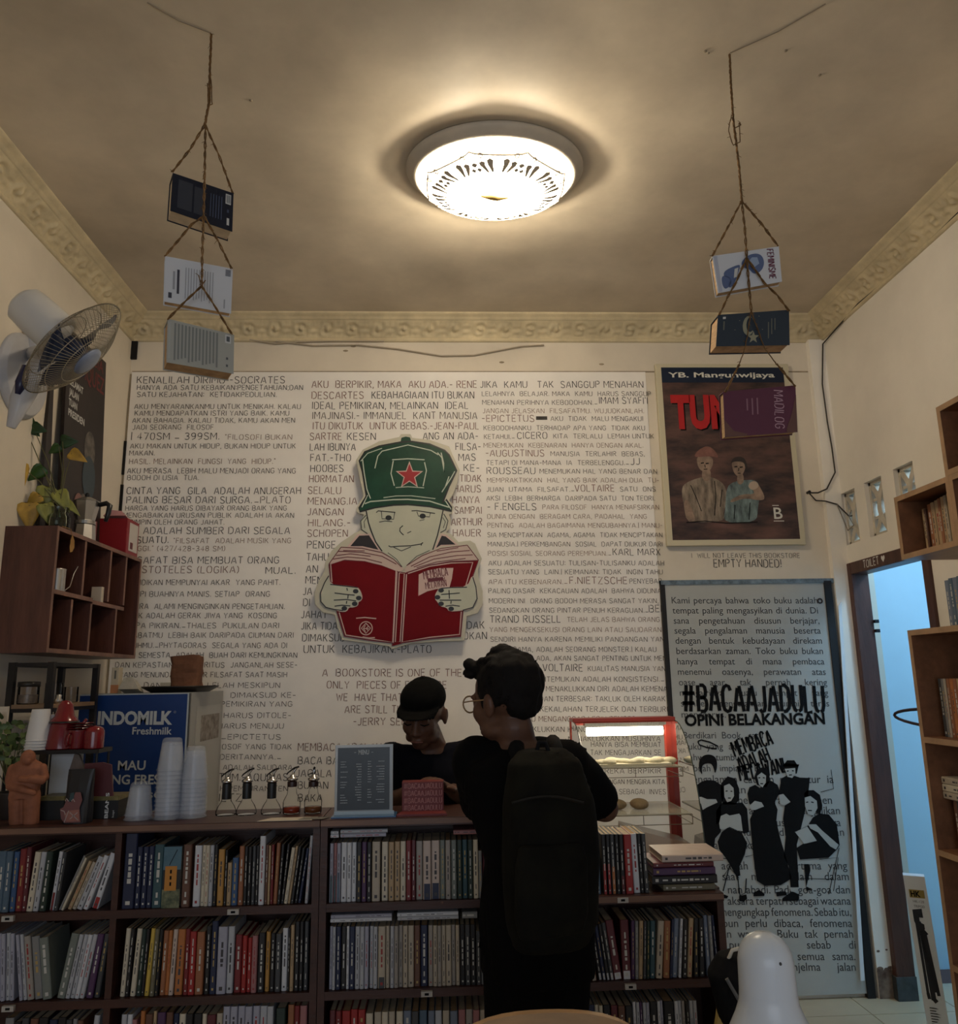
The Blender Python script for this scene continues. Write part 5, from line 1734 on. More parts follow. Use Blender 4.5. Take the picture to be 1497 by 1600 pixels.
# ------------------------------------------------------------------ books
PAL = {
 'white': (.56, .57, .60), 'pale grey': (.40, .41, .44), 'lilac-grey': (.34, .34, .41), 'cream': (.55, .49, .38), 'beige': (.42, .36, .28), 'tan': (.40, .28, .16), 'ochre': (.42, .22, .055), 'yellow': (.55, .38, .07),
 'orange': (.40, .14, .04), 'orange-brown': (.28, .11, .05), 'brown': (.12, .055, .035), 'maroon': (.10, .018, .024), 'dark red': (.17, .018, .02), 'red': (.30, .022, .02), 'rose': (.32, .14, .14), 'black': (.014, .013, .014),
 'navy': (.014, .02, .055), 'blue': (.04, .09, .20), 'steel blue': (.075, .12, .17), 'teal': (.03, .075, .09), 'dark green': (.02, .036, .028), 'grey-green': (.16, .18, .16), 'olive': (.14, .125, .08), 'dark grey': (.05, .052, .056), 'grey': (.20, .20, .20),
 'purple': (.07, .03, .085), 'pink-cream': (.50, .40, .34), 'grey-blue': (.15, .18, .24), 'grey-beige': (.30, .27, .24),
}
LIGHT = {'white', 'pale grey', 'lilac-grey', 'cream', 'beige', 'tan', 'ochre', 'yellow', 'pink-cream', 'grey-beige', 'rose', 'orange'}
m_titles = [mat('pale_spine_print', (.50, .49, .45), .5), mat('dark_spine_print', (.05, .045, .05), .5), mat('red_spine_print', (.28, .03, .03), .5), mat('gold_spine_print', (.40, .28, .10), .5)]
NBOOK = [0]


def bmat(c):
    return mat('book_cover_' + c.replace(' ', '_').replace('-', '_'), PAL[c], .42, var=.10, vs=18)


def book(label, group, t, h, d, c, M, side=1, c2=None, f2=.25, tall_title=True, name='book'):
    """spine at local y = 0 facing -y; side = +1: the block spans x in [-t, 0], -1: [0, t]"""
    rnd = random.Random(NBOOK[0] * 7 + 3)
    NBOOK[0] += 1
    o = thing(name, label, 'book', group=group, M=M)
    x0, x1 = (-t, 0) if side > 0 else (0, t)
    e = min(.0013, t * .12)
    r = min(.0025, t * .25)
    mb = MB()
    U = [(x0, d), (x0, r), (x0 + r, 0), (x1 - r, 0), (x1, r), (x1, d), (x1 - e, d), (x1 - e, r + e), (x0 + e, r + e), (x0 + e, d)]
    mb.prism(U, (0, 0, 0), (1, 0, 0), (0, 1, 0), h)
    w = (t - 2 * r) * .5
    xc = (x0 + x1) / 2
    k = 1 if c in LIGHT else rnd.choice((0, 0, 0, 3))
    if c in LIGHT and rnd.random() < .2:
        k = 2

    def strip(z0, z1, ww, m):
        mb.face([(xc - ww, -.0003, z0), (xc + ww, -.0003, z0), (xc + ww, -.0003, z1), (xc - ww, -.0003, z1)], m)
    mats = [bmat(c), m_titles[k]]
    if c2:
        mats.append(bmat(c2))
        mb.face([(x0 + r, -.0002, 0), (x1 - r, -.0002, 0), (x1 - r, -.0002, h * f2), (x0 + r, -.0002, h * f2)], 2)
    if t > .006:
        z = h * rnd.uniform(.30, .42)
        zt = h * rnd.uniform(.72, .9)
        while z < zt:                                 # a title as small blocks of print
            L = rnd.uniform(.006, .022)
            strip(z, min(zt, z + L), w * rnd.uniform(.22, .4), 1)
            z += L + rnd.uniform(.003, .006)
        strip(h * .05, h * .05 + min(.010, w), w * .45, 1)
        if rnd.random() < .5:
            strip(h * .16, h * .24, w * .25, 1)
    mb.build('cover', mats, o, local=True)
    mb = MB()
    mb.box((x0 + e * 1.05, r + e * 1.05, .002), (x1 - e * 1.05, d - .003, h - .002))
    mb.build('pages', m_pages2 if rnd.random() < .7 else m_pages, o, local=True)
    return o


def row_books(z, spec, zbot, level, where, ends, yface=CY + .014, dmax=.15, hmax=.203, lim=(-9, 9)):
    """spec: (x0, x1, top, colour[, lean, colour2, share2]) in a measuring window, x at the foot of the spine; lean in degrees, + leans away from the fan wall"""
    where_g = where
    n = 0
    prev = (-9, 0, 1)
    for s in spec:
        x0, x1, top, c = s[:4]
        lean = s[4] if len(s) > 4 else 0
        c2 = s[5] if len(s) > 5 else None
        f2 = s[6] if len(s) > 6 else .25
        n += 1
        a, b = P(*z(x0, zbot), yface), P(*z(x1, zbot), yface)
        tp = P(*z((x0 + x1) / 2, top), yface)
        t = max(.004, (b.x - a.x) * .96)
        h = min(hmax, max(.05, tp.z - level)) / math.cos(math.radians(abs(lean))) ** .5
        if hmax < .4:
            h = min(h, hmax)
        rnd = random.Random(n * 13 + int(x0))
        ax, bx = max(a.x, lim[0]), b.x
        if lean > 0:
            lean = min(lean, math.degrees(math.asin(max(0., min(.9, (lim[1] - bx) / h)))))
        elif lean < 0:
            lean = -min(-lean, math.degrees(math.asin(max(0., min(.9, (ax - lim[0]) / h)))))
        hs_ = min(h, prev[2])
        need = max(prev[0] - ax, prev[0] + prev[1] * hs_ - ax - math.sin(math.radians(lean)) * hs_, 0)
        ax, bx = ax + need + .0002, bx + need + .0002
        if need > .03 or bx + max(0, math.sin(math.radians(lean))) * h > lim[1] + .0005:
            n -= 1
            continue
        prev = (bx, math.sin(math.radians(lean)), h)
        side = 1 if lean >= 0 else -1
        tt = t * math.cos(math.radians(abs(lean)))
        M = Matrix.Translation(Vector((bx if side > 0 else ax, yface + rnd.uniform(0, .008), level + .0008))) @ Matrix.Rotation(math.radians(lean), 4, 'Y')
        thick = 'thin ' if t < .009 else 'thick ' if t > .022 else ''
        two = f' with {c2} foot' if c2 else ''
        book(f'{thick}{c} book{two}, {ordinal(n)} {ends}, {where}', 'books ' + where_g, tt, h, min(dmax, .13 + rnd.uniform(0, .02)), c, M, side, c2, f2)


def lying(z, x0, y0, x1, y1, level, c, label, group, yface=CY + .012, d=.14, c2=None, wrap=False):
    a, b = P(*z(x0, (y0 + y1) / 2), yface), P(*z(x1, (y0 + y1) / 2), yface)
    t = max(.006, P(*z(x0, y0), yface).z - P(*z(x0, y1), yface).z)
    M = Matrix.Translation(Vector((a.x, yface, level))) @ Matrix.Rotation(PI / 2, 4, 'Y')
    book(label, group, t * .93, b.x - a.x, d, c, M, 1, c2)
    return level + t


z5, z6, z7, z8 = Zm(0, 1280, 5), Zm(170, 1280, 4.277), Zm(490, 1270, 4.848), Zm(880, 1240, 4.443)
FW = 'from fan wall'
row_books(z5, [(-60, 2, 255, 'steel blue'), (2, 52, 255, 'steel blue'), (54, 96, 262, 'blue'), (100, 152, 240, 'dark red'), (154, 192, 225, 'maroon'), (195, 243, 262, 'cream', 4), (246, 288, 262, 'pale grey', 4),
               (292, 343, 258, 'dark green', 3), (372, 404, 262, 'white', 5, 'dark red', .3), (408, 440, 262, 'dark grey', 5),
               (444, 462, 285, 'grey', 22), (466, 486, 300, 'cream', 22), (510, 540, 330, 'tan', 21), (545, 578, 340, 'beige', 21), (582, 628, 295, 'pale grey', 20), (638, 676, 285, 'white', 19), (700, 750, 278, 'white', 19, 'red', .2)],
          735, LV[1], 'upper row under figurine', FW, lim=(-9, -.956))
row_books(z5, [(-30, 0, 900, 'lilac-grey', -5), (2, 33, 900, 'lilac-grey', -5), (35, 68, 898, 'pale grey', -5), (70, 102, 900, 'lilac-grey', -5), (150, 176, 905, 'lilac-grey', -9), (178, 206, 905, 'pale grey', -9),
               (210, 262, 920, 'grey-beige', -9), (264, 330, 925, 'grey', -9), (332, 405, 930, 'grey-green', -9), (432, 496, 905, 'grey-green', 9), (500, 534, 910, 'pale grey', 9), (538, 572, 910, 'pale grey', 9), (576, 610, 910, 'white', 9), (612, 648, 908, 'pale grey', 9),
               (660, 712, 905, 'purple', 7), (716, 758, 905, 'dark grey', 6), (762, 800, 900, 'dark green', 5), (804, 832, 890, 'olive', 5)],
          1392, LV[2], 'middle row under figurine', FW, lim=(-9, -.956))
row_books(z5, [(-10, 60, 1560, 'grey'), (65, 120, 1590, 'black'), (125, 180, 1560, 'dark grey'), (185, 250, 1570, 'brown'), (255, 330, 1560, 'black'), (335, 400, 1580, 'navy'), (405, 470, 1560, 'black'), (475, 520, 1575, 'dark grey'), (525, 560, 1570, 'grey'), (565, 610, 1580, 'brown'),
               (660, 705, 1540, 'pale grey', 4), (708, 745, 1500, 'lilac-grey', 4), (748, 785, 1490, 'white', 4), (790, 828, 1490, 'rose', 4)],
          2040, LV[3], 'bottom row under figurine', FW, lim=(-9, -.956))
row_books(z6, [(76, 158, 100, 'navy'), (160, 196, 190, 'navy'), (198, 236, 190, 'navy'), (238, 275, 185, 'navy'), (277, 343, 172, 'teal'), (474, 532, 172, 'brown'), (550, 598, 180, 'white'), (600, 627, 180, 'cream'), (628, 653, 178, 'cream'), (654, 680, 178, 'pale grey'),
               (683, 708, 172, 'black'), (712, 754, 205, 'ochre'), (757, 776, 210, 'black'), (778, 806, 295, 'tan'), (808, 850, 262, 'blue'), (853, 887, 185, 'orange-brown'), (890, 914, 185, 'black'), (916, 940, 188, 'black'), (942, 965, 182, 'dark grey'), (967, 990, 182, 'black'),
               (992, 1030, 115, 'white'), (1033, 1052, 175, 'brown'), (1054, 1068, 180, 'tan'), (1070, 1088, 175, 'dark red'), (1090, 1116, 165, 'orange-brown', 2), (1120, 1140, 170, 'black', 3), (1144, 1162, 170, 'black', 5), (1164, 1188, 195, 'cream', 7), (1190, 1206, 185, 'tan', 7), (1210, 1230, 185, 'black', 7), (1234, 1254, 200, 'black', 7), (1258, 1276, 200, 'navy', 8),
               (1280, 1303, 115, 'grey', 8), (1305, 1325, 115, 'pale grey', 8)],
          632, LV[1], 'upper row under bottles', FW, lim=(-.934, -.388))
row_books(z6, [(64, 96, 738, 'cream', 2), (100, 126, 740, 'black', 2), (132, 166, 740, 'cream', 3), (170, 200, 742, 'dark green', 2), (203, 226, 742, 'black', 2), (229, 258, 738, 'yellow', 3), (262, 292, 738, 'olive', 2), (296, 322, 740, 'black', 2), (326, 360, 752, 'orange-brown', 1), (362, 388, 752, 'orange', 1), (390, 420, 742, 'pink-cream', 2),
               (424, 476, 742, 'orange', 1), (480, 512, 738, 'dark red'), (515, 558, 755, 'red'), (566, 620, 758, 'orange-brown'), (628, 662, 720, 'black'), (665, 708, 685, 'navy'), (710, 774, 722, 'lilac-grey'), (776, 820, 722, 'pale grey'), (826, 872, 780, 'dark red'), (876, 908, 785, 'red'), (911, 940, 800, 'red'), (943, 980, 782, 'rose'),
               (984, 1030, 765, 'black'), (1034, 1062, 760, 'ochre'), (1066, 1098, 770, 'black'), (1102, 1140, 770, 'dark grey'), (1145, 1182, 735, 'white'), (1185, 1200, 735, 'black'), (1202, 1226, 712, 'tan'), (1230, 1262, 690, 'black'), (1264, 1290, 688, 'black'), (1293, 1322, 690, 'dark grey'), (1325, 1345, 780, 'pale grey'), (1347, 1378, 770, 'black')],
          1190, LV[2], 'middle row under bottles', FW, lim=(-.934, -.388))
row_books(z6, [(52, 88, 1312, 'pale grey'), (90, 125, 1315, 'white'), (128, 160, 1345, 'rose'), (182, 212, 1288, 'orange'), (214, 265, 1310, 'brown'), (268, 290, 1290, 'tan'), (293, 350, 1300, 'purple'), (353, 400, 1300, 'brown'), (403, 440, 1310, 'navy'), (443, 488, 1310, 'cream'), (490, 540, 1305, 'black'), (543, 600, 1305, 'black'), (603, 632, 1305, 'cream'), (635, 695, 1312, 'maroon'), (698, 738, 1305, 'beige'),
               (741, 788, 1258, 'lilac-grey'), (790, 838, 1258, 'lilac-grey'), (840, 888, 1258, 'lilac-grey'), (890, 938, 1258, 'lilac-grey'), (940, 988, 1258, 'lilac-grey'), (990, 1038, 1258, 'pale grey'), (1040, 1082, 1258, 'pale grey'), (1100, 1165, 1270, 'dark green'), (1180, 1222, 1250, 'orange-brown'), (1225, 1260, 1255, 'dark red'), (1263, 1312, 1252, 'rose'), (1314, 1338, 1250, 'pink-cream'), (1341, 1378, 1260, 'maroon')],
          1740, LV[3], 'bottom row under bottles', FW, lim=(-.934, -.388))
BW = 'from bottles'
row_books(z7, [(114, 141, 235, 'lilac-grey', 0, 'teal', .45), (142, 167, 235, 'rose', 0, 'teal', .45), (168, 196, 235, 'lilac-grey', 0, 'steel blue', .5), (200, 243, 230, 'white'), (245, 280, 230, 'white'), (282, 316, 230, 'white'), (319, 357, 225, 'black'), (359, 396, 225, 'purple'), (398, 434, 225, 'black'), (437, 500, 222, 'beige'), (511, 560, 225, 'cream'), (565, 607, 225, 'tan'), (610, 652, 222, 'tan'), (655, 696, 220, 'cream'),
               (699, 738, 215, 'dark red'), (740, 772, 212, 'maroon'), (775, 825, 220, 'grey-beige'), (828, 890, 215, 'pink-cream', 0, 'navy', .27), (892, 956, 215, 'pink-cream', 0, 'navy', .27), (959, 998, 212, 'grey-green'), (1001, 1040, 210, 'grey-beige'), (1044, 1086, 210, 'grey-green'), (1090, 1128, 208, 'dark green'), (1130, 1170, 208, 'teal'), (1172, 1210, 206, 'dark green'), (1214, 1251, 206, 'cream'), (1254, 1280, 290, 'grey'),
               (1285, 1340, 215, 'maroon'), (1345, 1400, 220, 'black'), (1405, 1450, 220, 'beige'), ],
          738, LV[1], 'upper row under menu card', BW, lim=(-.342, .35), hmax=.176)
row_books(z7, [(112, 134, 868, 'lilac-grey'), (136, 158, 868, 'pale grey'), (160, 198, 868, 'navy'), (200, 240, 868, 'black'), (242, 262, 866, 'white'), (264, 306, 866, 'navy'), (309, 344, 866, 'pale grey'), (346, 378, 866, 'pale grey'), (380, 412, 866, 'lilac-grey'), (420, 447, 866, 'pale grey'), (449, 480, 866, 'pale grey'), (484, 541, 864, 'beige', 0, 'dark grey', .18), (544, 572, 862, 'beige'), (578, 606, 862, 'pale grey'), (608, 640, 862, 'grey-beige'),
               (642, 673, 860, 'grey-beige'), (675, 712, 860, 'beige'), (714, 758, 860, 'beige'), (760, 806, 860, 'brown'), (809, 864, 860, 'navy'), (870, 905, 858, 'grey-beige'), (907, 938, 858, 'beige'), (940, 970, 858, 'grey-beige'), (972, 1002, 858, 'beige'), (1004, 1046, 856, 'beige'), (1048, 1077, 856, 'grey-beige'), (1080, 1108, 856, 'beige'), (1112, 1150, 852, 'black'), (1152, 1190, 852, 'dark grey'), (1192, 1232, 850, 'black'), (1236, 1270, 900, 'dark grey'), (1273, 1312, 930, 'grey'),
               (1320, 1370, 880, 'black'), (1375, 1420, 880, 'maroon'), (1425, 1470, 880, 'grey'), ],
          1378, LV[2], 'middle row under menu card', BW, lim=(-.342, .35), hmax=.176)
row_books(z7, [(110, 155, 1500, 'maroon'), (157, 200, 1505, 'dark red'), (202, 268, 1510, 'red'), (270, 325, 1500, 'red'), (327, 384, 1500, 'red'), (389, 443, 1525, 'cream'), (453, 508, 1518, 'beige'), (512, 560, 1512, 'cream'), (564, 612, 1512, 'beige'), (622, 674, 1512, 'cream'), (678, 738, 1508, 'grey-blue'), (741, 795, 1508, 'dark grey'), (798, 860, 1508, 'steel blue'), (868, 918, 1505, 'grey-blue'), (922, 973, 1505, 'pale grey'), (980, 1033, 1505, 'beige'), (1037, 1095, 1505, 'grey-blue'), (1100, 1155, 1500, 'rose'), (1159, 1212, 1500, 'grey-beige'), (1214, 1264, 1498, 'rose'), (1268, 1322, 1498, 'beige')],
          2040, LV[3], 'bottom row under menu card', BW, lim=(-.342, .35))
g = 'books lying on the upright books under the menu card'
l1 = LV[1] + .1775
l2 = lying(z7, 203, 183, 548, 214, l1, 'lilac-grey', 'lilac-grey book lying flat on the upper row under the menu card', g)
lying(z7, 203, 150, 560, 180, l2, 'pale grey', 'pale grey book lying on another atop the upper row under the menu card', g)
l2 = lying(z7, 128, 190, 190, 218, l1, 'white', 'short white booklet lying flat at the end of the upper row by the bottles', g)
lying(z7, 130, 158, 188, 182, l2, 'white', 'short white booklet lying on another at the end of the upper row', g)
lying(z7, 1060, 165, 1245, 202, l1, 'rose', 'rose book lying flat on the upper row beside the dark-dressed customer', g)
l1 = LV[2] + .1775
l2 = lying(z7, 127, 832, 592, 862, l1, 'white', 'white book lying flat on the middle row under the menu card', g)
lying(z7, 130, 798, 592, 828, l2, 'lilac-grey', 'lilac-grey book lying on a white one atop the middle row', g)
l2 = lying(z7, 636, 825, 1098, 853, l1, 'pale grey', 'pale grey book lying flat near the middle of the middle row under the red sign', g)
lying(z7, 634, 790, 1096, 822, l2, 'white', 'white book lying on a pale grey one atop the middle row under the red sign', g)
lying(z7, 1126, 783, 1240, 838, l1, 'grey', 'grey book lying flat on the middle row beside the customer', g)
DW = 'from customer'
row_books(z8, [(154, 190, 310, 'blue'), (194, 236, 310, 'navy'), (238, 268, 480, 'steel blue'), (283, 313, 285, 'black', 0, 'red', .5), (316, 344, 285, 'black', 0, 'red', .5), (346, 376, 285, 'dark grey', 0, 'orange', .45), (378, 406, 285, 'black'), (408, 438, 285, 'black', 0, 'maroon', .3), (440, 494, 285, 'red'), (497, 540, 283, 'white', -1), (545, 573, 282, 'black', -1), (576, 606, 282, 'dark grey', -1)],
          742, LV[1], 'standing on the low bookcase', DW, hmax=.25, lim=(.374, .82))
row_books(z8, [(-5, 20, 1000, 'brown', -4), (22, 46, 1000, 'black', -4), (48, 80, 990, 'dark grey', -4), (84, 112, 960, 'brown', -5, 'cream', .1), (114, 142, 960, 'brown', -5, 'cream', .1), (144, 174, 960, 'brown', -5, 'cream', .1), (176, 212, 940, 'brown', -6, 'beige', .12), (218, 246, 920, 'black', -7, 'pale grey', .12), (248, 274, 920, 'navy', -7, 'pale grey', .12), (276, 302, 910, 'black', -7, 'pale grey', .12), (304, 332, 900, 'dark grey', -7, 'pale grey', .12),
               (345, 402, 885, 'maroon', -7, 'white', .11), (404, 464, 882, 'maroon', 0, 'white', .14), (474, 500, 888, 'purple', 3), (502, 524, 888, 'grey', 3), (528, 556, 888, 'tan', 4), (560, 580, 888, 'dark grey', 4), (582, 604, 888, 'dark green', 4), (606, 642, 888, 'teal', 4), (646, 690, 888, 'beige', 6), (692, 738, 888, 'orange-brown', 5), (740, 758, 875, 'navy', 6), (762, 796, 872, 'grey-blue', 6), (806, 824, 872, 'white', 6), (828, 862, 875, 'black', 5), (866, 900, 870, 'tan', 6), (904, 938, 870, 'black', 4), (940, 976, 870, 'black', 3),
               (980, 1008, 852, 'grey-blue'), (1010, 1034, 850, 'grey'), (1037, 1056, 848, 'navy', -2), (1058, 1080, 846, 'purple', -2), (1083, 1108, 845, 'blue', -3)],
          1332, LV[2], 'upper row of low bookcase', DW, lim=(.396, .793))
row_books(z8, [(60, 82, 1465, 'rose'), (84, 106, 1468, 'black'), (108, 130, 1465, 'cream'), (133, 158, 1470, 'maroon'), (160, 178, 1460, 'white'), (182, 236, 1470, 'navy'), (240, 266, 1475, 'cream'), (268, 294, 1475, 'cream'), (298, 350, 1475, 'black'), (353, 400, 1475, 'maroon'), (403, 450, 1475, 'brown'), (453, 505, 1480, 'black'), (510, 530, 1455, 'white'), (533, 555, 1455, 'pale grey'), (558, 576, 1455, 'purple'), (579, 600, 1455, 'pale grey'), (602, 624, 1455, 'lilac-grey'), (628, 678, 1450, 'black'),
               (682, 700, 1445, 'white'), (703, 722, 1445, 'lilac-grey'), (726, 800, 1450, 'black'), (803, 828, 1445, 'white'), (830, 852, 1445, 'pale grey'), (855, 876, 1445, 'grey-beige'), (879, 906, 1448, 'black'), (909, 934, 1445, 'pale grey'), (937, 962, 1445, 'pale grey')],
          1930, LV[3], 'lower row of low bookcase', DW, lim=(.396, .793))
g = 'books lying on the low bookcase'
lv = LV[1] + .0008
yf_ = CY + .03
lv = lying(z8, 700, 688, 1060, 735, lv, 'olive', 'pale olive book at the bottom of the stack on the low bookcase', g, yf_, .15)
lv = lying(z8, 622, 625, 1075, 688, lv, 'black', 'thick black book lying second from the bottom of the stack on the low bookcase', g, yf_, .16)
lv = lying(z8, 630, 570, 1062, 624, lv, 'purple', 'dark purple book in the middle of the stack on the low bookcase', g, yf_, .15)
lv = lying(z8, 630, 532, 1050, 568, lv, 'maroon', 'maroon book second from the top of the stack on the low bookcase', g, yf_, .15)
lying(z8, 690, 476, 1115, 530, lv, 'pink-cream', 'pinkish plastic-wrapped book on top of the stack on the low bookcase', g, yf_, .16)
# the book shown face-on among the spines
a, b, c = P(*z6(346, 632), CY + .012), P(*z6(466, 632), CY + .012), P(*z6(352, 185), CY + .012)
o = thing('book', 'colourful book facing outward with an orange block on blue and green', 'book', ((a.x + b.x) / 2, CY + .02, LV[1]), 'books upper row under bottles')
w_, h_ = b.x - a.x, c.z - LV[1]
mb = MB()
mb.box((a.x, CY + .012, LV[1] + .0008), (b.x, CY + .0135, LV[1] + h_))
mb.box((a.x, CY + .030, LV[1] + .0008), (b.x, CY + .0315, LV[1] + h_))
mb.box((a.x, CY + .0135, LV[1] + .0008), (a.x + .0015, CY + .030, LV[1] + h_))
yq = CY + .0115


def qd(u0, v0, u1, v1, m, off=0.):
    mb.face([(a.x + w_ * u0, yq - off, LV[1] + h_ * v0), (a.x + w_ * u1, yq - off, LV[1] + h_ * v0), (a.x + w_ * u1, yq - off, LV[1] + h_ * v1), (a.x + w_ * u0, yq - off, LV[1] + h_ * v1)], m)


qd(0, .62, 1, 1, 1)
qd(0, 0, 1, .30, 2)
qd(.12, .28, .78, .68, 3, .0004)
for k in range(3):
    qd(.40, .36 + k * .10, .50, .42 + k * .10, 4, .0008)
mb.stroke([(a.x + w_ * .35, yq - .0004, LV[1] + h_ * .7), (a.x + w_ * .75, yq - .0004, LV[1] + h_ * .95)], .002, (0, -1, 0), 4)
mb.build('cover', [bmat('black'), mat('sky_blue_print', (.09, .17, .22), .4, vs=20, col2=(.05, .12, .17)), mat('mottled_green_print', (.22, .22, .12), .5, vs=60, col2=(.03, .05, .03)), mat('orange_block_print', (.48, .20, .03), .4), m_ink], o)
mb = MB()
mb.box((a.x + .0017, CY + .0137, LV[1] + .003), (b.x - .003, CY + .0298, LV[1] + h_ - .003))
mb.build('pages', m_pages2, o)

# ------------------------------------------------------------------ bookcases on the right wall (stepped cubes) and their books
RX = 1.78
m_rwood = mat('orange_brown_plywood', (.20, .088, .042), .42, var=.25, vs=3.5, stretch=(5, .8, 5), bump=.05, bs=22)
m_redge = mat('pale_ply_edge', (.36, .22, .12), .5, var=.2, vs=14)


def cube_shelf(name, label, xf, y0, y1, cells, xb=XR - .0015, cat='shelf', feet=False):
    """open boxes facing -x; cells: list of (ya, yb, za, zb)"""
    o = thing(name, label, cat, (xb, (y0 + y1) / 2, min(c[2] for c in cells)))
    t = .02
    done = set()

    def bd(nm, lo, hi):
        k = tuple(round(q, 3) for q in (*lo, *hi))
        if k in done:
            return
        done.add(k)
        b = MB()
        b.box(lo, hi)
        b.box((lo[0] - .0012, lo[1], lo[2]), (lo[0] + .0005, hi[1], hi[2]), 1)
        b.build(nm, [m_rwood, m_redge], o)
    for ya_, yb_, za_, zb_ in cells:
        bd('shelf_board', (xf, ya_, za_), (xb, yb_, za_ + t))
        bd('shelf_board', (xf, ya_, zb_ - t), (xb, yb_, zb_))
        bd('side_panel', (xf, yb_ - t, za_ + t), (xb, yb_, zb_ - t))
        bd('side_panel', (xf, ya_, za_ + t), (xb, ya_ + t, zb_ - t))
        b = MB()
        b.box((xb - .006, ya_ + t, za_ + t), (xb, yb_ - t, zb_ - t))
        b.build('back_panel', m_rwood, o)
    return o


k_ = RX / 1.80
yA, yB = PX(1397, 778, RX).y, PX(1463, 640, RX).y
zA0, zA1 = PX(1407, 876, RX).z, PX(1397, 778, RX).z
zB1 = PX(1463, 637, RX).z
yD = PX(1480, 700, RX).y
yDv = PX(1484, 760, RX).y
cube_shelf('wall_shelf', 'stepped plywood cube shelf on the wall over the toilet doorway', RX, 1.9, yA,
           [(yDv, yA, zA0, zA1), (1.95, yDv - .0005, zA0, zA1), (2.25, yB, zA1 + .0005, zB1)])
fy = yA - .03
for k, (c, h, w) in enumerate((('tan', .17, .016), ('brown', .168, .010), ('orange-brown', .18, .024), ('tan', .182, .020), ('tan', .185, .024), ('orange-brown', .188, .016), ('tan', .19, .018), ('beige', .192, .016), ('tan', .195, .020))):
    yy = fy - w
    M = Matrix.Translation(Vector((RX + .075, yy, zA0 + .0208))) @ Matrix.Rotation(-PI / 2, 4, 'Z')
    if yy < yDv + .022:
        break
    book(f'old {c} book, {ordinal(k + 1)} from the doorway end of the stepped cube shelf', 'books in the stepped cube shelf', w, h, .15, c, M, -1)
    fy = yy - .0015
# coil of wire on top
mb = MB()
for r in (.05, .045, .052):
    mb.tube([(RX + .11 + r * .9 * math.cos(a), yB + .12 + r * math.sin(a) * 1.3, zA1 + .004 + .006 * (r > .048)) for a in [k * PI / 10 for k in range(20)]], .004, 6, closed=True)
tag(mb.build('cable_coil', mat('cream_cable', (.45, .38, .28), .5)), 'small coil of cream cable on the stepped cube shelf', 'cable')

CX = 1.70
cy1 = PX(1418, 985, CX).y
cz = [PX(1418, 985, CX).z, PX(1440, 1160, CX).z + .01, PX(1452, 1250, CX).z - .20, .42, .10]
ydiv = PX(1490, 1020, CX).y
zt = PX(1418, 985, CX).z
r1 = PX(1441, 1151, CX).z
r2 = PX(1460, 1325, CX).z
r3 = PX(1476, 1500, CX).z
cells = []
zz = [zt, r1, r2, r3, r3 - .31, 0.02]
for i in range(5):
    top = zz[i] if i == 0 else zz[i]
    bot = zz[i + 1] - .02 if i < 4 else zz[5]
    cells.append((1.85, cy1, bot, top))
cube_shelf('tall_bookcase', 'tall plywood bookcase beside the toilet doorway', CX, 1.85, cy1, cells, xb=CX + .27, cat='bookcase')


def wall_books(spec, z, y0, xf, where, dd=.15):
    y = y0 if 'on top' in where else min(y0, cy1 - .022)
    for k, (c, h, w) in enumerate(spec):
        y -= w + .001
        M = Matrix.Translation(Vector((xf, y, z + .0008))) @ Matrix.Rotation(-PI / 2, 4, 'Z')
        book(f'{c} book, {ordinal(k + 1)} from the doorway end {where}', 'books ' + where, w, h, dd, c, M, -1)


wall_books((('grey-blue', .165, .022), ('steel blue', .17, .022), ('grey-blue', .17, .022), ('steel blue', .172, .022), ('grey-blue', .172, .022), ('navy', .17, .02), ('grey-blue', .17, .02)), zt, PX(1473, 940, CX + .08).y, CX + .08, 'on top of the tall bookcase')
wall_books((('dark grey', .20, .022), ('grey', .20, .016), ('beige', .20, .012), ('orange-brown', .20, .016), ('orange', .20, .018), ('orange-brown', .20, .018), ('tan', .2, .02), ('orange-brown', .2, .02), ('beige', .2, .02)), r1, PX(1459, 1140, CX + .06).y, CX + .06, 'on the upper shelf of the tall bookcase')
y3 = min(PX(1466, 1320, CX + .05).y, cy1 - .034)
wall_books((('brown', .165, .022), ('dark grey', .165, .018), ('brown', .16, .014), ('beige', .165, .016), ('black', .165, .018), ('brown', .165, .02), ('grey', .165, .02)), r2, y3, CX + .05, 'under the lying books of the tall bookcase')
zz_ = r2 + .167
for k, c in enumerate(('beige', 'cream', 'beige')):
    M = Matrix.Translation(Vector((CX + .04, y3 + .01, zz_))) @ Matrix.Rotation(-PI / 2, 4, 'Z') @ Matrix.Rotation(PI / 2, 4, 'Y')
    book(f'{c} book lying {("lowest", "between two others", "uppermost")[k]} of three laid on standing books in tall bookcase', 'lying books in the tall bookcase', .024, .20, .15, c, M, 1)
    zz_ += .0248
wall_books((('purple', .19, .02), ('maroon', .19, .018), ('navy', .19, .02), ('black', .19, .02), ('purple', .19, .02), ('navy', .19, .02)), r3, PX(1482, 1490, CX + .05).y, CX + .05, 'on the third shelf of the tall bookcase')
# tags on the shelves
mb = MB()
for p, xf in ((PX(1449, 1153, CX), CX), (PX(1447, 985, CX), CX), (PX(1452, 866, RX), RX)):
    pass
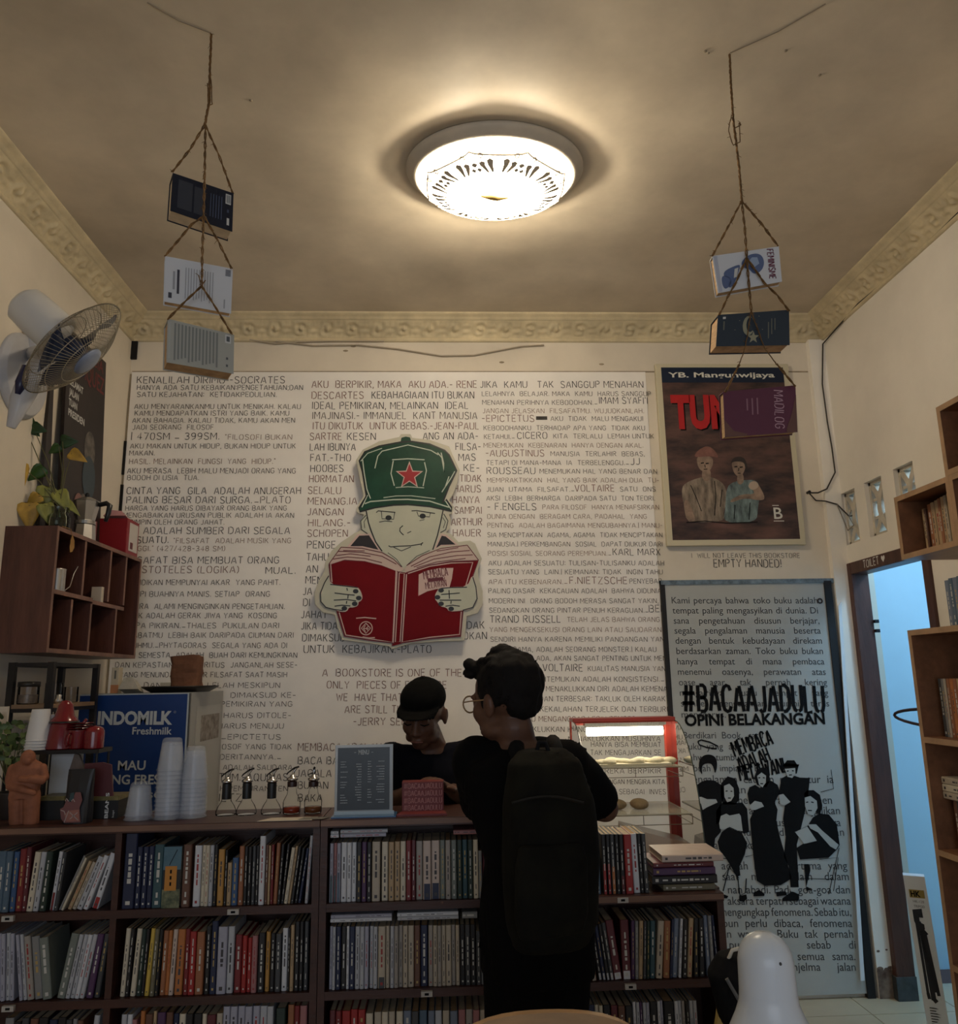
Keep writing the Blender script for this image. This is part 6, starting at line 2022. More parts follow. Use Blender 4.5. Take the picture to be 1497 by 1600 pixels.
# dark hoop sticking out past the bookcase
h0, h1 = PX(1437, 1097, CX + .14), PX(1398, 1119, CX + .14)
hr_ = .036
mb = MB()
mb.tube([Vector((CX + .14, cy1 + .0005 + (h1.y - cy1) * math.sin(k * PI / 16), h1.z + .004 + hr_ * math.cos(k * PI / 16))) for k in range(17)], .006, 8)
tag(mb.build('hanging_hoop', mat('dark_brown_hoop', (.035, .016, .02), .4), smooth=True), 'dark bent hoop sticking out from the tall bookcase into the doorway', 'hoop')
# ------------------------------------------------------------------ milk fridge and what stands on it
FY, FX0, FX1, FZ = 3.45, -1.505, -1.052, 1.432
m_fr = mat('silver_fridge', (.34, .33, .30), .35, .3, var=.06, vs=4)
fr = thing('fridge', 'fridge with a blue milk advertisement panel behind the plastic cups', 'fridge', ((FX0 + FX1) / 2, 3.7, 0))
mb = MB()
mb.box((FX0, FY + .02, .05), (FX1, 3.965, FZ), ch=.006)
mb.box((FX0 + .02, FY + .06, 0), (FX1 - .02, 3.93, .05))
mb.build('body', m_fr, fr)
mb = MB()
mb.box((FX0 + .004, FY + .004, .06), (FX1 - .002, FY + .02, FZ - .004))
door = mb.build('door', mat('black_fridge_edge', (.012, .012, .014), .4), fr)
m_bp = mat('blue_ad_panel', (.003, .033, .165), .35, var=.12, vs=2)
mb = MB()
mb.box((FX0 + .006, FY, .30), (FX1 - .010, FY + .004, FZ - .006))
mb.box((FX1 - .010, FY, .30), (FX1 - .004, FY + .004, FZ - .002), 1)
mb.box((FX0 + .006, FY, FZ - .006), (FX1 - .010, FY + .004, FZ - .002), 1)
pan = mb.build('advert_panel', [m_bp, mat('pale_panel_edge', (.45, .5, .52), .4)], door)
z3 = Zm(130, 1040, 5.544)
for s, x0, y0, x1, y1, hpx, off in (('INDOMILK', 122, 508, 770, 505, 108, .045), ('Freshmilk', 424, 595, 766, 595, 62, .02), ('MAU', 298, 905, 538, 902, 80, .02), ('YANG FRESH', 95, 1028, 735, 1025, 80, .022), ('dari produsen', -40, 1146, 735, 1146, 72, .012), ('pilihan', 305, 1300, 640, 1300, 66, .012)):
    mb = MB()
    a, b = P(*z3(x0, y0), FY - .001), P(*z3(x1, y1), FY - .001)
    cap = (P(*z3(x0, y0 - hpx), FY - .001) - a).length
    print_text(mb, s, a, b - a, (0, 0, 1), cap, 0, (b - a).length, off)
    mb.build('advert_lettering', mat('white_ad_lettering', (.52, .56, .58), .5), pan)
mb = MB()
a = P(*z3(795, 402), FY - .001)
mb.tube([a + Vector((.004 * math.cos(t), 0, .004 * math.sin(t))) for t in [k * PI / 5 for k in range(10)]], .0006, 4, closed=True)
mb.build('advert_lettering', mat('white_ad_lettering', (.52, .56, .58), .5), pan)
mb = MB()
mb.box((FX1, 3.55, .25), (FX1 + .0015, 3.92, FZ - .06), 0)
mb.box((FX1, 3.62, FZ - .21), (FX1 + .003, 3.90, FZ - .10), 1)
mb.build('side_sticker', [mat('pale_side_panel', (.36, .35, .31), .3), mat('worn_brown_sticker', (.36, .32, .27), .5, vs=30, col2=(.09, .06, .04))], fr)
# tray and bag on top
tz = FZ + .0005
a, b = P(215, 1075, 3.55), P(333, 1075, 3.55)
tray = MB()
tc = Vector(((a.x + b.x) / 2, 3.62, tz))
tray.lathe([(.0005, 0), (.12, 0), (.158, .020), (.160, .026), (.154, .024), (.118, .005), (.0005, .005)], 36, c=tc)
tag(tray.build('serving_tray', mat('black_tray', (.018, .015, .014), .4), smooth=True), 'round black tray lying on top of the fridge', 'tray')
bag = thing('paper_bag', 'crumpled brown paper bag standing on the black tray', 'bag', (tc.x + .03, 3.62, tz + .006))
mb = MB()
a, b, c, d = P(268, 1068, 3.6), P(313, 1068, 3.6), P(315, 1024, 3.6), P(265, 1023, 3.6)
vs, fs = [], []
N = 8
for i in range(N + 1):
    u = i / N
    x0, x1 = a.x + (d.x - a.x) * u, b.x + (c.x - b.x) * u
    zz = tz + .006 + (c.z - tz - .006) * u
    dep = .055 * (1 - .55 * u)
    ring = []
    for k in range(20):
        t = 2 * PI * k / 20
        ct, st = math.cos(t), math.sin(t)
        px = (x0 + x1) / 2 + (x1 - x0) / 2 * math.copysign(abs(ct) ** .45, ct)
        py = 3.62 + dep * math.copysign(abs(st) ** .6, st)
        w = .007 * noise.noise(Vector((px * 30, py * 30, zz * 30)))
        vs.append((px + w, py + w, zz + (.012 * noise.noise(Vector((px * 40, 0, 3))) if i == N else 0)))
for i in range(N):
    for k in range(20):
        fs.append((i * 20 + k, i * 20 + (k + 1) % 20, (i + 1) * 20 + (k + 1) % 20, (i + 1) * 20 + k))
fs.append(tuple(range(20))[::-1])
fs.append(tuple(range(N * 20, N * 20 + 20)))
mb.add(vs, fs)
mb.build('bag_body', mat('brown_kraft_paper', (.135, .055, .026), .8, var=.2, vs=14, bump=.3, bs=25), bag)
pa = P(172, 1083, 3.5)
pb = P(187, 1043, 3.5)
pk = thing('packet', 'upright white and orange packet standing on the fridge beside the rack', 'packet', (pa.x + .02, 3.52, tz))
mb = MB()
mb.box((pa.x, 3.50, tz), (pb.x, 3.54, pb.z), ch=.002)
body = mb.build('packet_body', mat('cream_packet', (.55, .46, .32), .5), pk)
mb = MB()
mb.box((pa.x, 3.4994, tz + .001), (pb.x, 3.50, tz + .035))
mb.box((pa.x + .012, 3.4994, tz + .06), (pb.x - .012, 3.50, pb.z - .012), 1)
mb.build('packet_print', [mat('orange_packet_print', (.5, .2, .08), .5), mat('grey_packet_print', (.16, .14, .11), .5)], body)
mb = MB()
pc_ = P(205, 1076, 3.5)
mb.prism([(-.035, 0), (.045, 0), (.04, .012), (.012, .05), (-.02, .045)], (pc_.x, 3.52, tz), (1, 0, 0), (0, .25, 1), .07)
tag(mb.build('folded_bag', mat('white_plastic_wrap', (.46, .42, .34), .4, var=.2, vs=30)), 'folded white plastic bag lying on the fridge by the tray', 'bag')
mb = MB()
mb.box((tc.x - .13, 3.74, tz), (tc.x + .0, 3.90, tz + .042), ch=.002)
tag(mb.build('flat_box', mat('cream_flat_box', (.55, .49, .38), .6)), 'flat cream box lying behind the black tray on the fridge', 'box')

# ------------------------------------------------------------------ black rack under the wall shelf
rk = thing('metal_rack', 'black metal rack with a wooden shelf under the wall shelf', 'rack', (-1.45, 3.15, 0))
m_blkm = mat('black_metal', (.012, .010, .010), .45, .3)
ry0, ry1, rx0, rx1, rz = 3.0, 3.40, -1.565, -1.405, 1.552
for x in (rx0, rx1 - .022):
    for y in (ry0, ry1 - .022):
        b = MB()
        b.box((x, y, 0), (x + .022, y + .022, rz))
        b.build('post', m_blkm, rk)
b = MB()
for zq in (rz - .016, 1.375, .9):
    for y in (ry0, ry1 - .016):
        b.box((rx0 + .022, y + .002, zq), (rx1 - .022, y + .014, zq + .014))
    for x in (rx0, rx1 - .016):
        b.box((x + .002, ry0 + .022, zq), (x + .014, ry1 - .022, zq + .014))
b.build('rail', m_blkm, rk)
for zq in (1.389, .914):
    b = MB()
    b.box((rx0 + .003, ry0 + .003, zq), (rx1 - .003, ry1 - .003, zq + .014))
    b.build('wooden_shelf', mat('pale_shelf_wood', (.24, .15, .085), .5, var=.2, vs=6), rk)
rzs = 1.403


def canister(label, x, y, r, h, lidm, name='canister', fill=None):
    o = thing(name, label, 'jar', (x, y, rzs))
    b = MB()
    b.lathe([(.0005, .001), (r * .96, .001), (r, .004), (r, h), (r * .97, h)], 24, c=(x, y, rzs))
    b.build('glass_body', glassy('smoky_glass', (.84, .80, .76), .25), o, smooth=True)
    if lidm:
        b = MB()
        b.lathe([(.0005, h), (r * 1.04, h), (r * 1.04, h + .018), (.0005, h + .020)], 24, c=(x, y, rzs))
        b.build('lid', lidm, o, smooth=True)
    if fill:
        b = MB()
        b.lathe([(.0005, .004), (r * .9, .004), (r * .9, h * .55), (.0005, h * .56)], 20, c=(x, y, rzs))
        b.build('contents', fill, o)
    return o


canister('clear canister with a black lid on the metal rack', -1.515, 3.06, .036, .062, mat('dark_lid', (.03, .025, .02)), fill=mat('pale_beans', (.30, .24, .19), .7, var=.3, vs=80))
canister('wide clear glass without lid on the metal rack', -1.475, 3.17, .032, .075, None, 'drinking_glass')
canister('small clear glass at the far end of the metal rack', -1.46, 3.28, .026, .06, None, 'drinking_glass')
mb = MB()
mb.lathe([(.0005, 0), (.014, 0), (.016, .012), (.010, .020), (.012, .030), (.0005, .034)], 16, c=(-1.43, 3.11, rzs))
tag(mb.build('steel_jigger', m_steel, smooth=True), 'small shiny steel measure at the edge of the metal rack', 'jigger')

# ------------------------------------------------------------------ things on the counter
CT = LV[0]
# clay figurine with crossed arms and bowed head
z2 = Zm(0, 1060, 5.758)
fg = thing('clay_figurine', 'terracotta figurine of a bald bowed torso with crossed arms', 'figurine', (P(42, 1293, 2.57).x, 2.57, CT))
mb = MB()
YFG = 2.57


def fp(zx, zy, dy=0.):
    return P(*z2(zx, zy), YFG + dy)


fb = fp(210, 1350)
k_ = 2.57 / 1250 / 5.758 * 1250 / 1250
m2 = 2.57 / (1250 * 5.758)          # metres per measured unit
off = CT - fp(210, 1350).z
V_ = lambda zx, zy, dy=0.: fp(zx, zy, dy) + Vector((0, 0, off))
for sx, legx in ((-1, 150), (1, 275)):
    mb.limb([V_(legx, 1335), V_(legx + 3, 1200), V_(legx + 6, 1090)], [62 * m2, 66 * m2, 70 * m2])
mb.rings([(V_(212, 1120), (125 * m2, 0, 0), (0, 75 * m2, 0)), (V_(220, 1040), (118 * m2, 0, 0), (0, 70 * m2, 0)), (V_(235, 930), (128 * m2, 0, 0), (0, 74 * m2, 0)), (V_(245, 850), (140 * m2, 0, 0), (0, 70 * m2, 0)), (V_(250, 800), (105 * m2, 0, 0), (0, 55 * m2, 0)), (V_(250, 770), (50 * m2, 0, 0), (0, 45 * m2, 0))])
mb.limb([V_(115, 860), V_(85, 960), V_(90, 1010, -.012), V_(200, 1040, -.030), V_(300, 1075, -.030)], [45 * m2, 40 * m2, 38 * m2, 30 * m2, 22 * m2])
mb.limb([V_(375, 850), V_(395, 930), V_(370, 960, -.014), V_(270, 950, -.032), V_(180, 950, -.030)], [42 * m2, 38 * m2, 36 * m2, 30 * m2, 22 * m2])
mb.ball(V_(248, 755, -.012), (58 * m2, 66 * m2, 66 * m2))
mb.ball(V_(245, 785, -.024), (32 * m2, 36 * m2, 36 * m2))
fuse(mb, 'clay_body', mat('terracotta_clay', (.24, .088, .046), .75, var=.2, vs=30), fg, .0022, 3)

# black coffee pouch with a pinkish drawing
pch = thing('coffee_pouch', 'black pouch with a pink drawing beside the clay figurine', 'pouch', (P(117, 1294, 2.55).x, 2.56, CT))
a, b, c, d = [P(*z2(*q), 2.55) for q in ((555, 1352), (795, 1352), (805, 862), (555, 872))]
mb = MB()
x0, x1, hh = a.x, b.x, c.z - a.z
vs, fs = [], []
for i in range(9):
    u = i / 8
    w = 1 + .02 * math.sin(u * 9)
    dep = .030 * (1 - u ** 1.6 * .86)
    for k in range(16):
        t = 2 * PI * k / 16
        ct, st = math.cos(t), math.sin(t)
        vs.append(((x0 + x1) / 2 + (x1 - x0) / 2 * w * math.copysign(abs(ct) ** .4, ct), 2.565 + dep * math.copysign(abs(st) ** .8, st), CT + .0006 + hh * u))
for i in range(8):
    for k in range(16):
        fs.append((i * 16 + k, i * 16 + (k + 1) % 16, (i + 1) * 16 + (k + 1) % 16, (i + 1) * 16 + k))
fs += [tuple(range(16))[::-1], tuple(range(128, 144))]
mb.add(vs, fs)
mb.build('pouch_body', mat('black_foil', (.010, .010, .013), .35), pch, smooth=False)
mb = MB()
yq = 2.533


def pq(zx, zy, o=0.):
    p = P(*z2(zx, zy), 2.55)
    return Vector((p.x, yq - o, p.z + CT - a.z))


for poly, m in (([(560, 1210), (590, 1195), (620, 1130), (660, 1150), (700, 1060), (745, 1060), (760, 1130), (735, 1200), (745, 1330), (600, 1335), (570, 1300)], 0), ([(600, 1260), (640, 1225), (730, 1215), (735, 1320), (615, 1325)], 1), ([(655, 1070), (690, 1060), (685, 1120), (640, 1150)], 2)):
    mb.face([pq(x, y, .0006 * m) for x, y in poly], m)
for pts in ([(610, 1140), (620, 1115), (640, 1140)], [(665, 1140), (680, 1120), (695, 1145)], [(570, 1220), (600, 1230), (610, 1260)], [(640, 1225), (600, 1330)], [(650, 1300), (720, 1240)], [(650, 1240), (725, 1310)]):
    mb.stroke([pq(x, y, .002) for x, y in pts], .0028, (0, -1, 0), 3)
mb.build('pouch_drawing', [mat('dusky_pink_print', (.16, .06, .06), .5), mat('salmon_print', (.30, .12, .09), .5), mat('dark_teal_print', (.02, .05, .06), .5), mat('pale_print_line', (.35, .27, .25), .5)], pch)
# dark boxes with vertical lettering
for nm, lab, zx0, zx1, txt in (('black_box', 'black box with a dull gold top behind the coffee pouch', 345, 560, ''), ('black_box', 'black box with a dull gold top and upright white letters next to the plastic cups', 800, 1052, 'BEANS')):
    a, b, c = P(*z2(zx0, 1300), 2.62), P(*z2(zx1, 1300), 2.62), P(*z2(zx0, 1085), 2.62)
    o = thing(nm, lab, 'box', ((a.x + b.x) / 2, 2.66, CT), 'black boxes on the counter')
    top = CT + .0005 + (c.z - CT)
    mb = MB()
    mb.box((a.x, 2.62, CT + .0005), (b.x, 2.72, top - .006))
    mb.build('box_body', mat('matt_black_card', (.010, .010, .010), .6), o)
    mb = MB()
    mb.box((a.x - .0015, 2.6185, top - .006), (b.x + .0015, 2.7215, top + .006), ch=.002)
    mb.build('box_lid', mat('dull_gold_card', (.17, .14, .055), .4, .3, var=.4, vs=40), o)
    if txt:
        mb = MB()
        q = P(*z2(965, 1300), 2.6195)
        print_text(mb, txt, (q.x, 2.6192, CT + .002), (0, 0, 1), (-1, 0, 0), .010, 0, .074, .03)
        print_text(mb, 'kopi', (q.x + .018, 2.6192, CT + .004), (0, 0, 1), (-1, 0, 0), .006, 0, .02)
        mb.build('box_lettering', m_wpr, o)

# little stand with cups, red enamel ware
st = thing('metal_stand', 'low black stand carrying white cups and red enamel ware', 'stand', (P(90, 1171, 2.69).x, 2.69, CT))
a, b = P(*z2(290, 648), 2.65), P(*z2(905, 648), 2.65)
sz = a.z
mb = MB()
mb.box((a.x, 2.635, sz - .012), (b.x, 2.745, sz), ch=.003)
mb.build('tray', mat('black_metal', (.012, .01, .01)), st)
for x in (a.x + .008, b.x - .008):
    for y in (2.645, 2.735):
        mb = MB()
        mb.tube([(x, y, CT + .0005), (x, y, sz - .012)], .004, 8)
        mb.build('leg', m_blkm, st)


def paper_cup(x, y, z, lab, grp, first=[None]):
    if first[0] is None:
        b = MB()
        b.lathe([(.0005, .096), (.026, .096), (.0265, .094), (.0375, .003), (.039, .003), (.040, .0015), (.039, 0), (.0365, .001), (.0255, .090), (.0005, .091)], 28)
        o = b.build('paper_cup', mat('white_paper_cup', (.62, .61, .60), .5), smooth=True)
        first[0] = o
    else:
        o = first[0].copy()
        COL.objects.link(o)
    o.location = (x, y, z)
    return tag(o, lab, 'cup', grp)


p0 = P(*z2(325, 608), 2.66)
for k in range(4):
    paper_cup(p0.x, 2.672, sz + .0005 + k * .0092, f'white paper cup, {("lowest", "second", "third", "topmost")[k]} of the four upturned in the taller stack', 'taller stack of paper cups')
p1 = P(*z2(440, 608), 2.70)
for k in range(2):
    paper_cup(p1.x - .012, 2.703, sz + .0005 + k * .0092, f'white paper cup, {("lower", "upper")[k]} of the two upturned beside the red kettle', 'shorter stack of paper cups')
m_enam = mat('red_enamel', (.15, .006, .010), .18, coat=.4)
# red kettle
q = P(*z2(560, 600), 2.69)
kt = thing('red_kettle', 'red enamel kettle with a conical lid on the black stand', 'kettle', (q.x, 2.69, sz))
c = Vector((q.x, 2.69, sz + .0005))
mb = MB()
mb.lathe([(.0005, 0), (.050, 0), (.052, .004), (.040, .070), (.036, .082), (.034, .083), (.0005, .080)], 32, c=c)
mb.build('kettle_body', m_enam, kt, smooth=True)
mb = MB()
mb.lathe([(.041, .083), (.041, .088), (.030, .100), (.022, .135), (.014, .147), (.0005, .150)], 28, c=c)
lid = mb.build('lid', m_enam, kt, smooth=True)
mb = MB()
mb.lathe([(.0445, .080), (.0445, .085), (.034, .085), (.034, .080), (.0445, .080)], 28, c=c)
mb.build('dark_rim', mat('black_rim', (.015, .01, .01), .3), kt, smooth=True)
mb = MB()
mb.tube([c + Vector(p) for p in ((.038, -.01, .02), (.062, -.012, .03), (.070, -.012, .055), (.064, -.012, .075), (.075, -.014, .090))], [.009, .007, .006, .0055, .005], 8)
mb.build('spout', m_enam, kt, smooth=True)
# red mug and red canister
q = P(*z2(690, 600), 2.67)
mug = thing('red_mug', 'red enamel mug between the red kettle and the red canister', 'mug', (q.x, 2.675, sz))
c = Vector((q.x, 2.675, sz + .0005))
mb = MB()
mb.lathe([(.0005, 0), (.026, 0), (.029, .004), (.031, .055), (.033, .058), (.030, .057), (.028, .006), (.0005, .004)], 28, c=c)
mb.build('mug_body', m_enam, mug, smooth=True)
mb = MB()
mb.tube([c + Vector((-.012 + .001, -.030 - .016 * math.sin(t), .030 + .018 * math.cos(t))) for t in [k * PI / 8 for k in range(9)]], .0035, 6)
mb.build('handle', m_enam, mug, smooth=True)
mb = MB()
for k in range(3):
    cc = c + Vector((.004 * k, .0, .0585 + .0075 * k))
    o_m = MB()
    o_m.lathe([(.0005, 0), (.018, 0), (.036, .004), (.037, .006), (.018, .003), (.0005, .002)], 28, c=cc)
    tag(o_m.build('red_saucer', m_enam, smooth=True), f'red enamel saucer, {("lowest", "middle", "topmost")[k]} of the three piled on the red mug', 'saucer', 'red saucers on the mug')
q = P(*z2(830, 600), 2.66)
cn = thing('red_canister', 'red rounded canister at the end of the black stand', 'canister', (q.x, 2.67, sz))
c = Vector((q.x, 2.67, sz + .0005))
mb = MB()
mb.lathe([(.0005, 0), (.028, 0), (.030, .003), (.030, .050), (.026, .062), (.014, .068), (.0005, .070)], 28, c=c)
mb.build('canister_body', m_enam, cn, smooth=True)
# pale leaning cards below the stand and a maroon board
mb = MB()
a, b = P(*z2(450, 860), 2.70), P(*z2(745, 660), 2.70)
mb.box((a.x, 2.70, CT + .0006), (b.x, 2.708, sz - .014))
tag(mb.build('white_card', mat('white_card', (.5, .52, .53), .5)), 'white card standing under the black stand', 'card')
mb = MB()
pts = [P(*z2(x, y), 2.60) for x, y in ((545, 860), (600, 690), (640, 700), (700, 860))]
mb.prism([(p.x, p.z) for p in pts] + [(pts[-1].x, CT + .0006), (pts[0].x, CT + .0006)], (0, 2.665, 0), (1, 0, 0), (0, 0, 1), .012)
tag(mb.build('brown_pouch', mat('brown_pouch_paper', (.13, .10, .085), .6, var=.3, vs=20)), 'folded brown pouch behind the black coffee pouch', 'pouch')
mb = MB()
pts = [P(*z2(x, y), 2.60) for x, y in ((735, 1085), (960, 1085), (1000, 890), (985, 600), (905, 578), (745, 590))]
zz0 = min(p.z for p in pts)
mb.prism([(p.x, max(CT + .0008, p.z - (zz0 - CT))) for p in pts], (0, 2.632, 0), (1, 0, 0), (0, 0, 1), .008)
tag(mb.build('maroon_board', mat('maroon_card', (.085, .016, .020), .5)), 'maroon card standing before the red canister', 'card')
mb = MB()
pts = [P(*z2(x, y), 2.58) for x, y in ((835, 760), (850, 740), (990, 880), (1000, 950), (945, 900))]
# leafy herb in a pot beside the figurine
hb = thing('potted_herb', 'leafy green herb in a dark pot behind the clay figurine', 'plant', (P(25, 1200, 2.68).x, 2.68, CT))
c = Vector((P(22, 1200, 2.68).x, 2.68, CT + .0005))
mb = MB()
mb.lathe([(.0005, 0), (.034, 0), (.045, .075), (.047, .078), (.043, .078), (.033, .006), (.0005, .006)], 24, c=c)
mb.build('pot', mat('dark_brown_pot', (.03, .02, .016), .5), hb, smooth=True)
mb = MB()
mb.lathe([(.0005, .068), (.042, .068)], 20, c=c)
mb.build('soil', mat('dark_potting_soil', (.035, .025, .015)), hb)
mb = MB()
rnd = random.Random(3)
lf = MB()
for k in range(80):
    zx, zy = rnd.uniform(-70, 300), rnd.uniform(350, 790)
    if (zx - 100) ** 2 / 200 ** 2 + (zy - 560) ** 2 / 240 ** 2 > 1:
        continue
    p = P(*z2(zx, zy), 2.68 + rnd.uniform(-.04, .05))
    if k % 4 == 0:
        mb.tube([c + Vector((0, 0, .07)), (c + p) / 2 + Vector((rnd.uniform(-.01, .01), 0, .03)), p], [.002, .0016, .001], 5)
    u = Vector((rnd.uniform(-1, 1), rnd.uniform(-.6, .2), rnd.uniform(-.8, .5))).normalized()
    n = Vector((rnd.uniform(-.5, .5), -1, rnd.uniform(-.2, .8)))
    n = (n - u * n.dot(u)).normalized()
    s = u.cross(n)
    L = rnd.uniform(.022, .038)
    W = L * .33
    i = len(lf.v)
    pr = [(0, 0), (.25, .8), (.5, 1), (.75, .7), (1, 0)]
    lf.add([p + u * L * a_ + s * W * w_ * q_ + n * (-.2 * L * a_ * a_ + .2 * W * abs(q_)) for a_, w_ in pr for q_ in (-1, 0, 1)], [(r * 3 + j, r * 3 + j + 1, r * 3 + 4 + j, r * 3 + 3 + j) for r in range(4) for j in range(2)], rnd.choice((0, 0, 1)))
mb.build('stems', mat('green_brown_stem', (.1, .09, .03)), hb)
lf.build('foliage', [mat('herb_green', (.05, .085, .022), .5, var=.4, vs=25), mat('herb_light_green', (.11, .15, .04), .5, var=.3, vs=25)], hb, smooth=True)
# pale card at the wall
mb = MB()
a, b = P(-8, 1150, 2.72), P(12, 1104, 2.72)
mb.box((a.x, 2.726, CT + .0006), (b.x, 2.732, b.z))
tag(mb.build('cream_card', mat('cream_paper', (.58, .5, .4))), 'cream card standing at the wall end of the counter behind the herb', 'card')

# plastic cups in upturned stacks
m_pl = milky('clear_plastic_cup', (.62, .66, .74), .78, rough=.2)
CUPH = .095


def plastic_cup(x, y, z, lab, grp, first=[None]):
    if first[0] is None:
        b = MB()
        b.lathe([(.0005, CUPH), (.022, CUPH), (.0275, CUPH - .004), (.0295, CUPH - .012), (.0395, .004), (.0425, .003), (.0425, 0), (.0385, 0), (.0285, CUPH - .014)], 26)
        o = b.build('plastic_cup', m_pl, smooth=True)
        first[0] = o
    else:
        o = first[0].copy()
        COL.objects.link(o)
    o.location = (x, y, z)
    return tag(o, lab, 'cup', grp)


for lab, px, ztop, yy in (('short stack by the black box', 216, 1244, 2.60), ('tallest stack', 262, 1153, 2.60), ('stack nearest the bottles', 300, 1166, 2.615)):
    c = P(px, 1284, yy)
    h = P(px, ztop, yy).z - CT
    n = max(1, int((h - CUPH) / .0125) + 1)
    pit_ = (h - CUPH) / max(1, n - 1) if n > 1 else 0
    if px == 216:
        n, pit_ = 2, .0125
    for k in range(n):
        lb = f'clear upturned plastic cup, {ordinal(k + 1)} from the bottom of the {lab}'
        plastic_cup(c.x, yy, CT + .0006 + k * pit_, lb, 'clear cups in the ' + lab)

# syrup bottles with steel pourers
zb4 = Zm(330, 1120, 4.829)
for i, (zx, ztop, neck, syrup, lab) in enumerate(((108, 497, 'b', None, 'clear bottle with a black neck, nearest the plastic cups'), (262, 492, 'b', None, 'clear bottle with a black neck, second from the plastic cups'), (450, 492, 'b', None, 'clear bottle with a black neck, third from the plastic cups'),
                                                  (604, 478, 'c', (.20, .022, .008), 'bottle half full of dark red syrup behind the paper sheet'), (766, 478, 'd', (.14, .045, .014), 'bottle with brown syrup, nearest the menu card'))):
    yb_ = 2.63
    c = P(*zb4(zx, 785), yb_)
    c = Vector((c.x, yb_, CT + .0006))
    hgt = P(*zb4(zx, ztop), yb_).z - CT
    o = thing('syrup_bottle', lab, 'bottle', c, 'syrup bottles on the counter')
    rb_, rn = (.031, .0125) if neck == 'b' else (.027, .013)
    sh = hgt * (.46 if neck == 'b' else .44)
    b = MB()
    if neck == 'b':
        pr = [(.0005, .001), (rb_ * .95, .001), (rb_, .005), (rb_ * .99, hgt * .14), (rb_ * .80, hgt * .28), (rb_ * .55, hgt * .40), (rn, hgt * .50), (rn, hgt * .97), (rn * 1.1, hgt * .98), (rn * .8, hgt)]
    else:
        pr = [(.0005, .001), (rb_ * .95, .001), (rb_, .005), (rb_, hgt * .34), (rb_ * .9, hgt * .42), (rn * 1.2, hgt * .58), (rn, hgt * .75), (rn, hgt * .97), (rn * 1.1, hgt * .98), (rn * .8, hgt)]
    b.lathe(pr, 26, c=c)
    b.build('glass_body', glassy('bottle_glass', (.975, .98, .97), .07), o, smooth=True)
    if neck == 'b':
        b = MB()
        b.lathe([(rn * 1.05, hgt * .49), (rn * 1.12, hgt * .50), (rn * 1.12, hgt * .965), (rn, hgt * .97)], 22, c=c)
        b.build('neck_sleeve', mat('black_sleeve', (.010, .010, .010), .4), o, smooth=True)
    else:
        b = MB()
        b.lathe([(rn * 1.05, hgt * .80), (rn * 1.15, hgt * .81), (rn * 1.15, hgt * .95), (rn, hgt * .96)], 22, c=c)
        b.build('neck_label', mat('dark_neck_label', (.03, .012, .010), .4), o, smooth=True)
        b = MB()
        b.lathe([(.0005, .004), (rb_ * .92, .004), (rb_ * .93, hgt * .20), (.0005, hgt * .205)], 24, c=c)
        b.build('syrup', mat('syrup_%d' % i, syrup, .15), o, smooth=True)
    b = MB()
    b.lathe([(rn * .8, hgt - .002), (rn * 1.35, hgt), (rn * 1.4, hgt + .005), (rn * .7, hgt + .010), (rn * .5, hgt + .016), (.0005, hgt + .017)], 20, c=c)
    tpz = c + Vector((0, 0, hgt + .012))
    sgn = 1 if i < 4 else .15
    b.tube([tpz, tpz + Vector((.004 * sgn, 0, .014)), tpz + Vector((.014 * sgn, 0, .026)), tpz + Vector((.019 * sgn, -.002, .026))], [.004, .0036, .003, .0026], 8)
    po = b.build('pourer', mat('polished_steel', (.6, .6, .6), .15, 1.), o, smooth=True)
    b = MB()
    b.tube([tpz + Vector((.020 * sgn, -.002, .028)), tpz + Vector((.006 * sgn, -.002, .024)), tpz + Vector((-.014 * sgn, 0, .010)), tpz + Vector((-.018, 0, .004))], [.0026, .003, .0024, .0018], 6)
    b.build('pourer_flap', mat('black_bakelite', (.012, .011, .011)), po)

# paper sheet lying on the counter edge
mb = MB()
a = P(*zb4(345, 828), CY - .003)
b = P(*zb4(755, 820), CY - .003)
mb.prism([(0, 0), (b.x - a.x, 0), (b.x - a.x + .012, .055), (.03, .055)], (a.x, CY - .004, CT + .0007), (1, 0, 0), (0, 1, 0), .0012)
mb.prism([(.115, .006), (.19, .006), (.205, .046), (.128, .046)], (a.x, CY - .004, CT + .0021), (1, 0, 0), (0, 1, 0), .0004, 1)
tag(mb.build('paper_sheet', [mat('cream_sheet', (.50, .44, .36), .7), mat('printed_grey_corner', (.16, .15, .13), .7)]), 'cream paper sheet with a printed corner lying in front of the bottles', 'paper')
# menu card in a stand
a, b = P(*zb4(928, 792), 2.56), P(*zb4(1370, 770), 2.56)
c = P(*zb4(928, 215), 2.56)
mn = thing('menu_stand', 'menu card with small pale print in a clear stand', 'menu', ((a.x + b.x) / 2, 2.56, CT))
hm = c.z - CT
mb = MB()
mb.box((a.x, 2.556, CT + .0006), (b.x, 2.566, CT + hm), ch=.001)
mb.build('clear_frame', milky('acrylic_frame', (.50, .54, .56), .35, rough=.15), mn)
mb = MB()
mb.box((a.x - .004, 2.515, CT + .0006), (b.x + .012, 2.60, CT + .004))
mb.box((a.x, 2.553, CT + .004), (b.x + .004, 2.556, CT + .014), 1)
mb.build('base', [mat('blue_acrylic_base', (.06, .15, .30), .2), mat('pale_blue_edge', (.40, .48, .52), .3)], mn)
x0, x1, z0, z1 = a.x + .008, b.x - .010, CT + .017, CT + hm - .008
mb = MB()
mb.box((x0, 2.5548, z0), (x1, 2.556, z1))
card = mb.build('card', mat('slate_menu_print', (.032, .041, .048), .3, vs=5, col2=(.018, .022, .025)), mn)
mb = MB()
yq = 2.5545
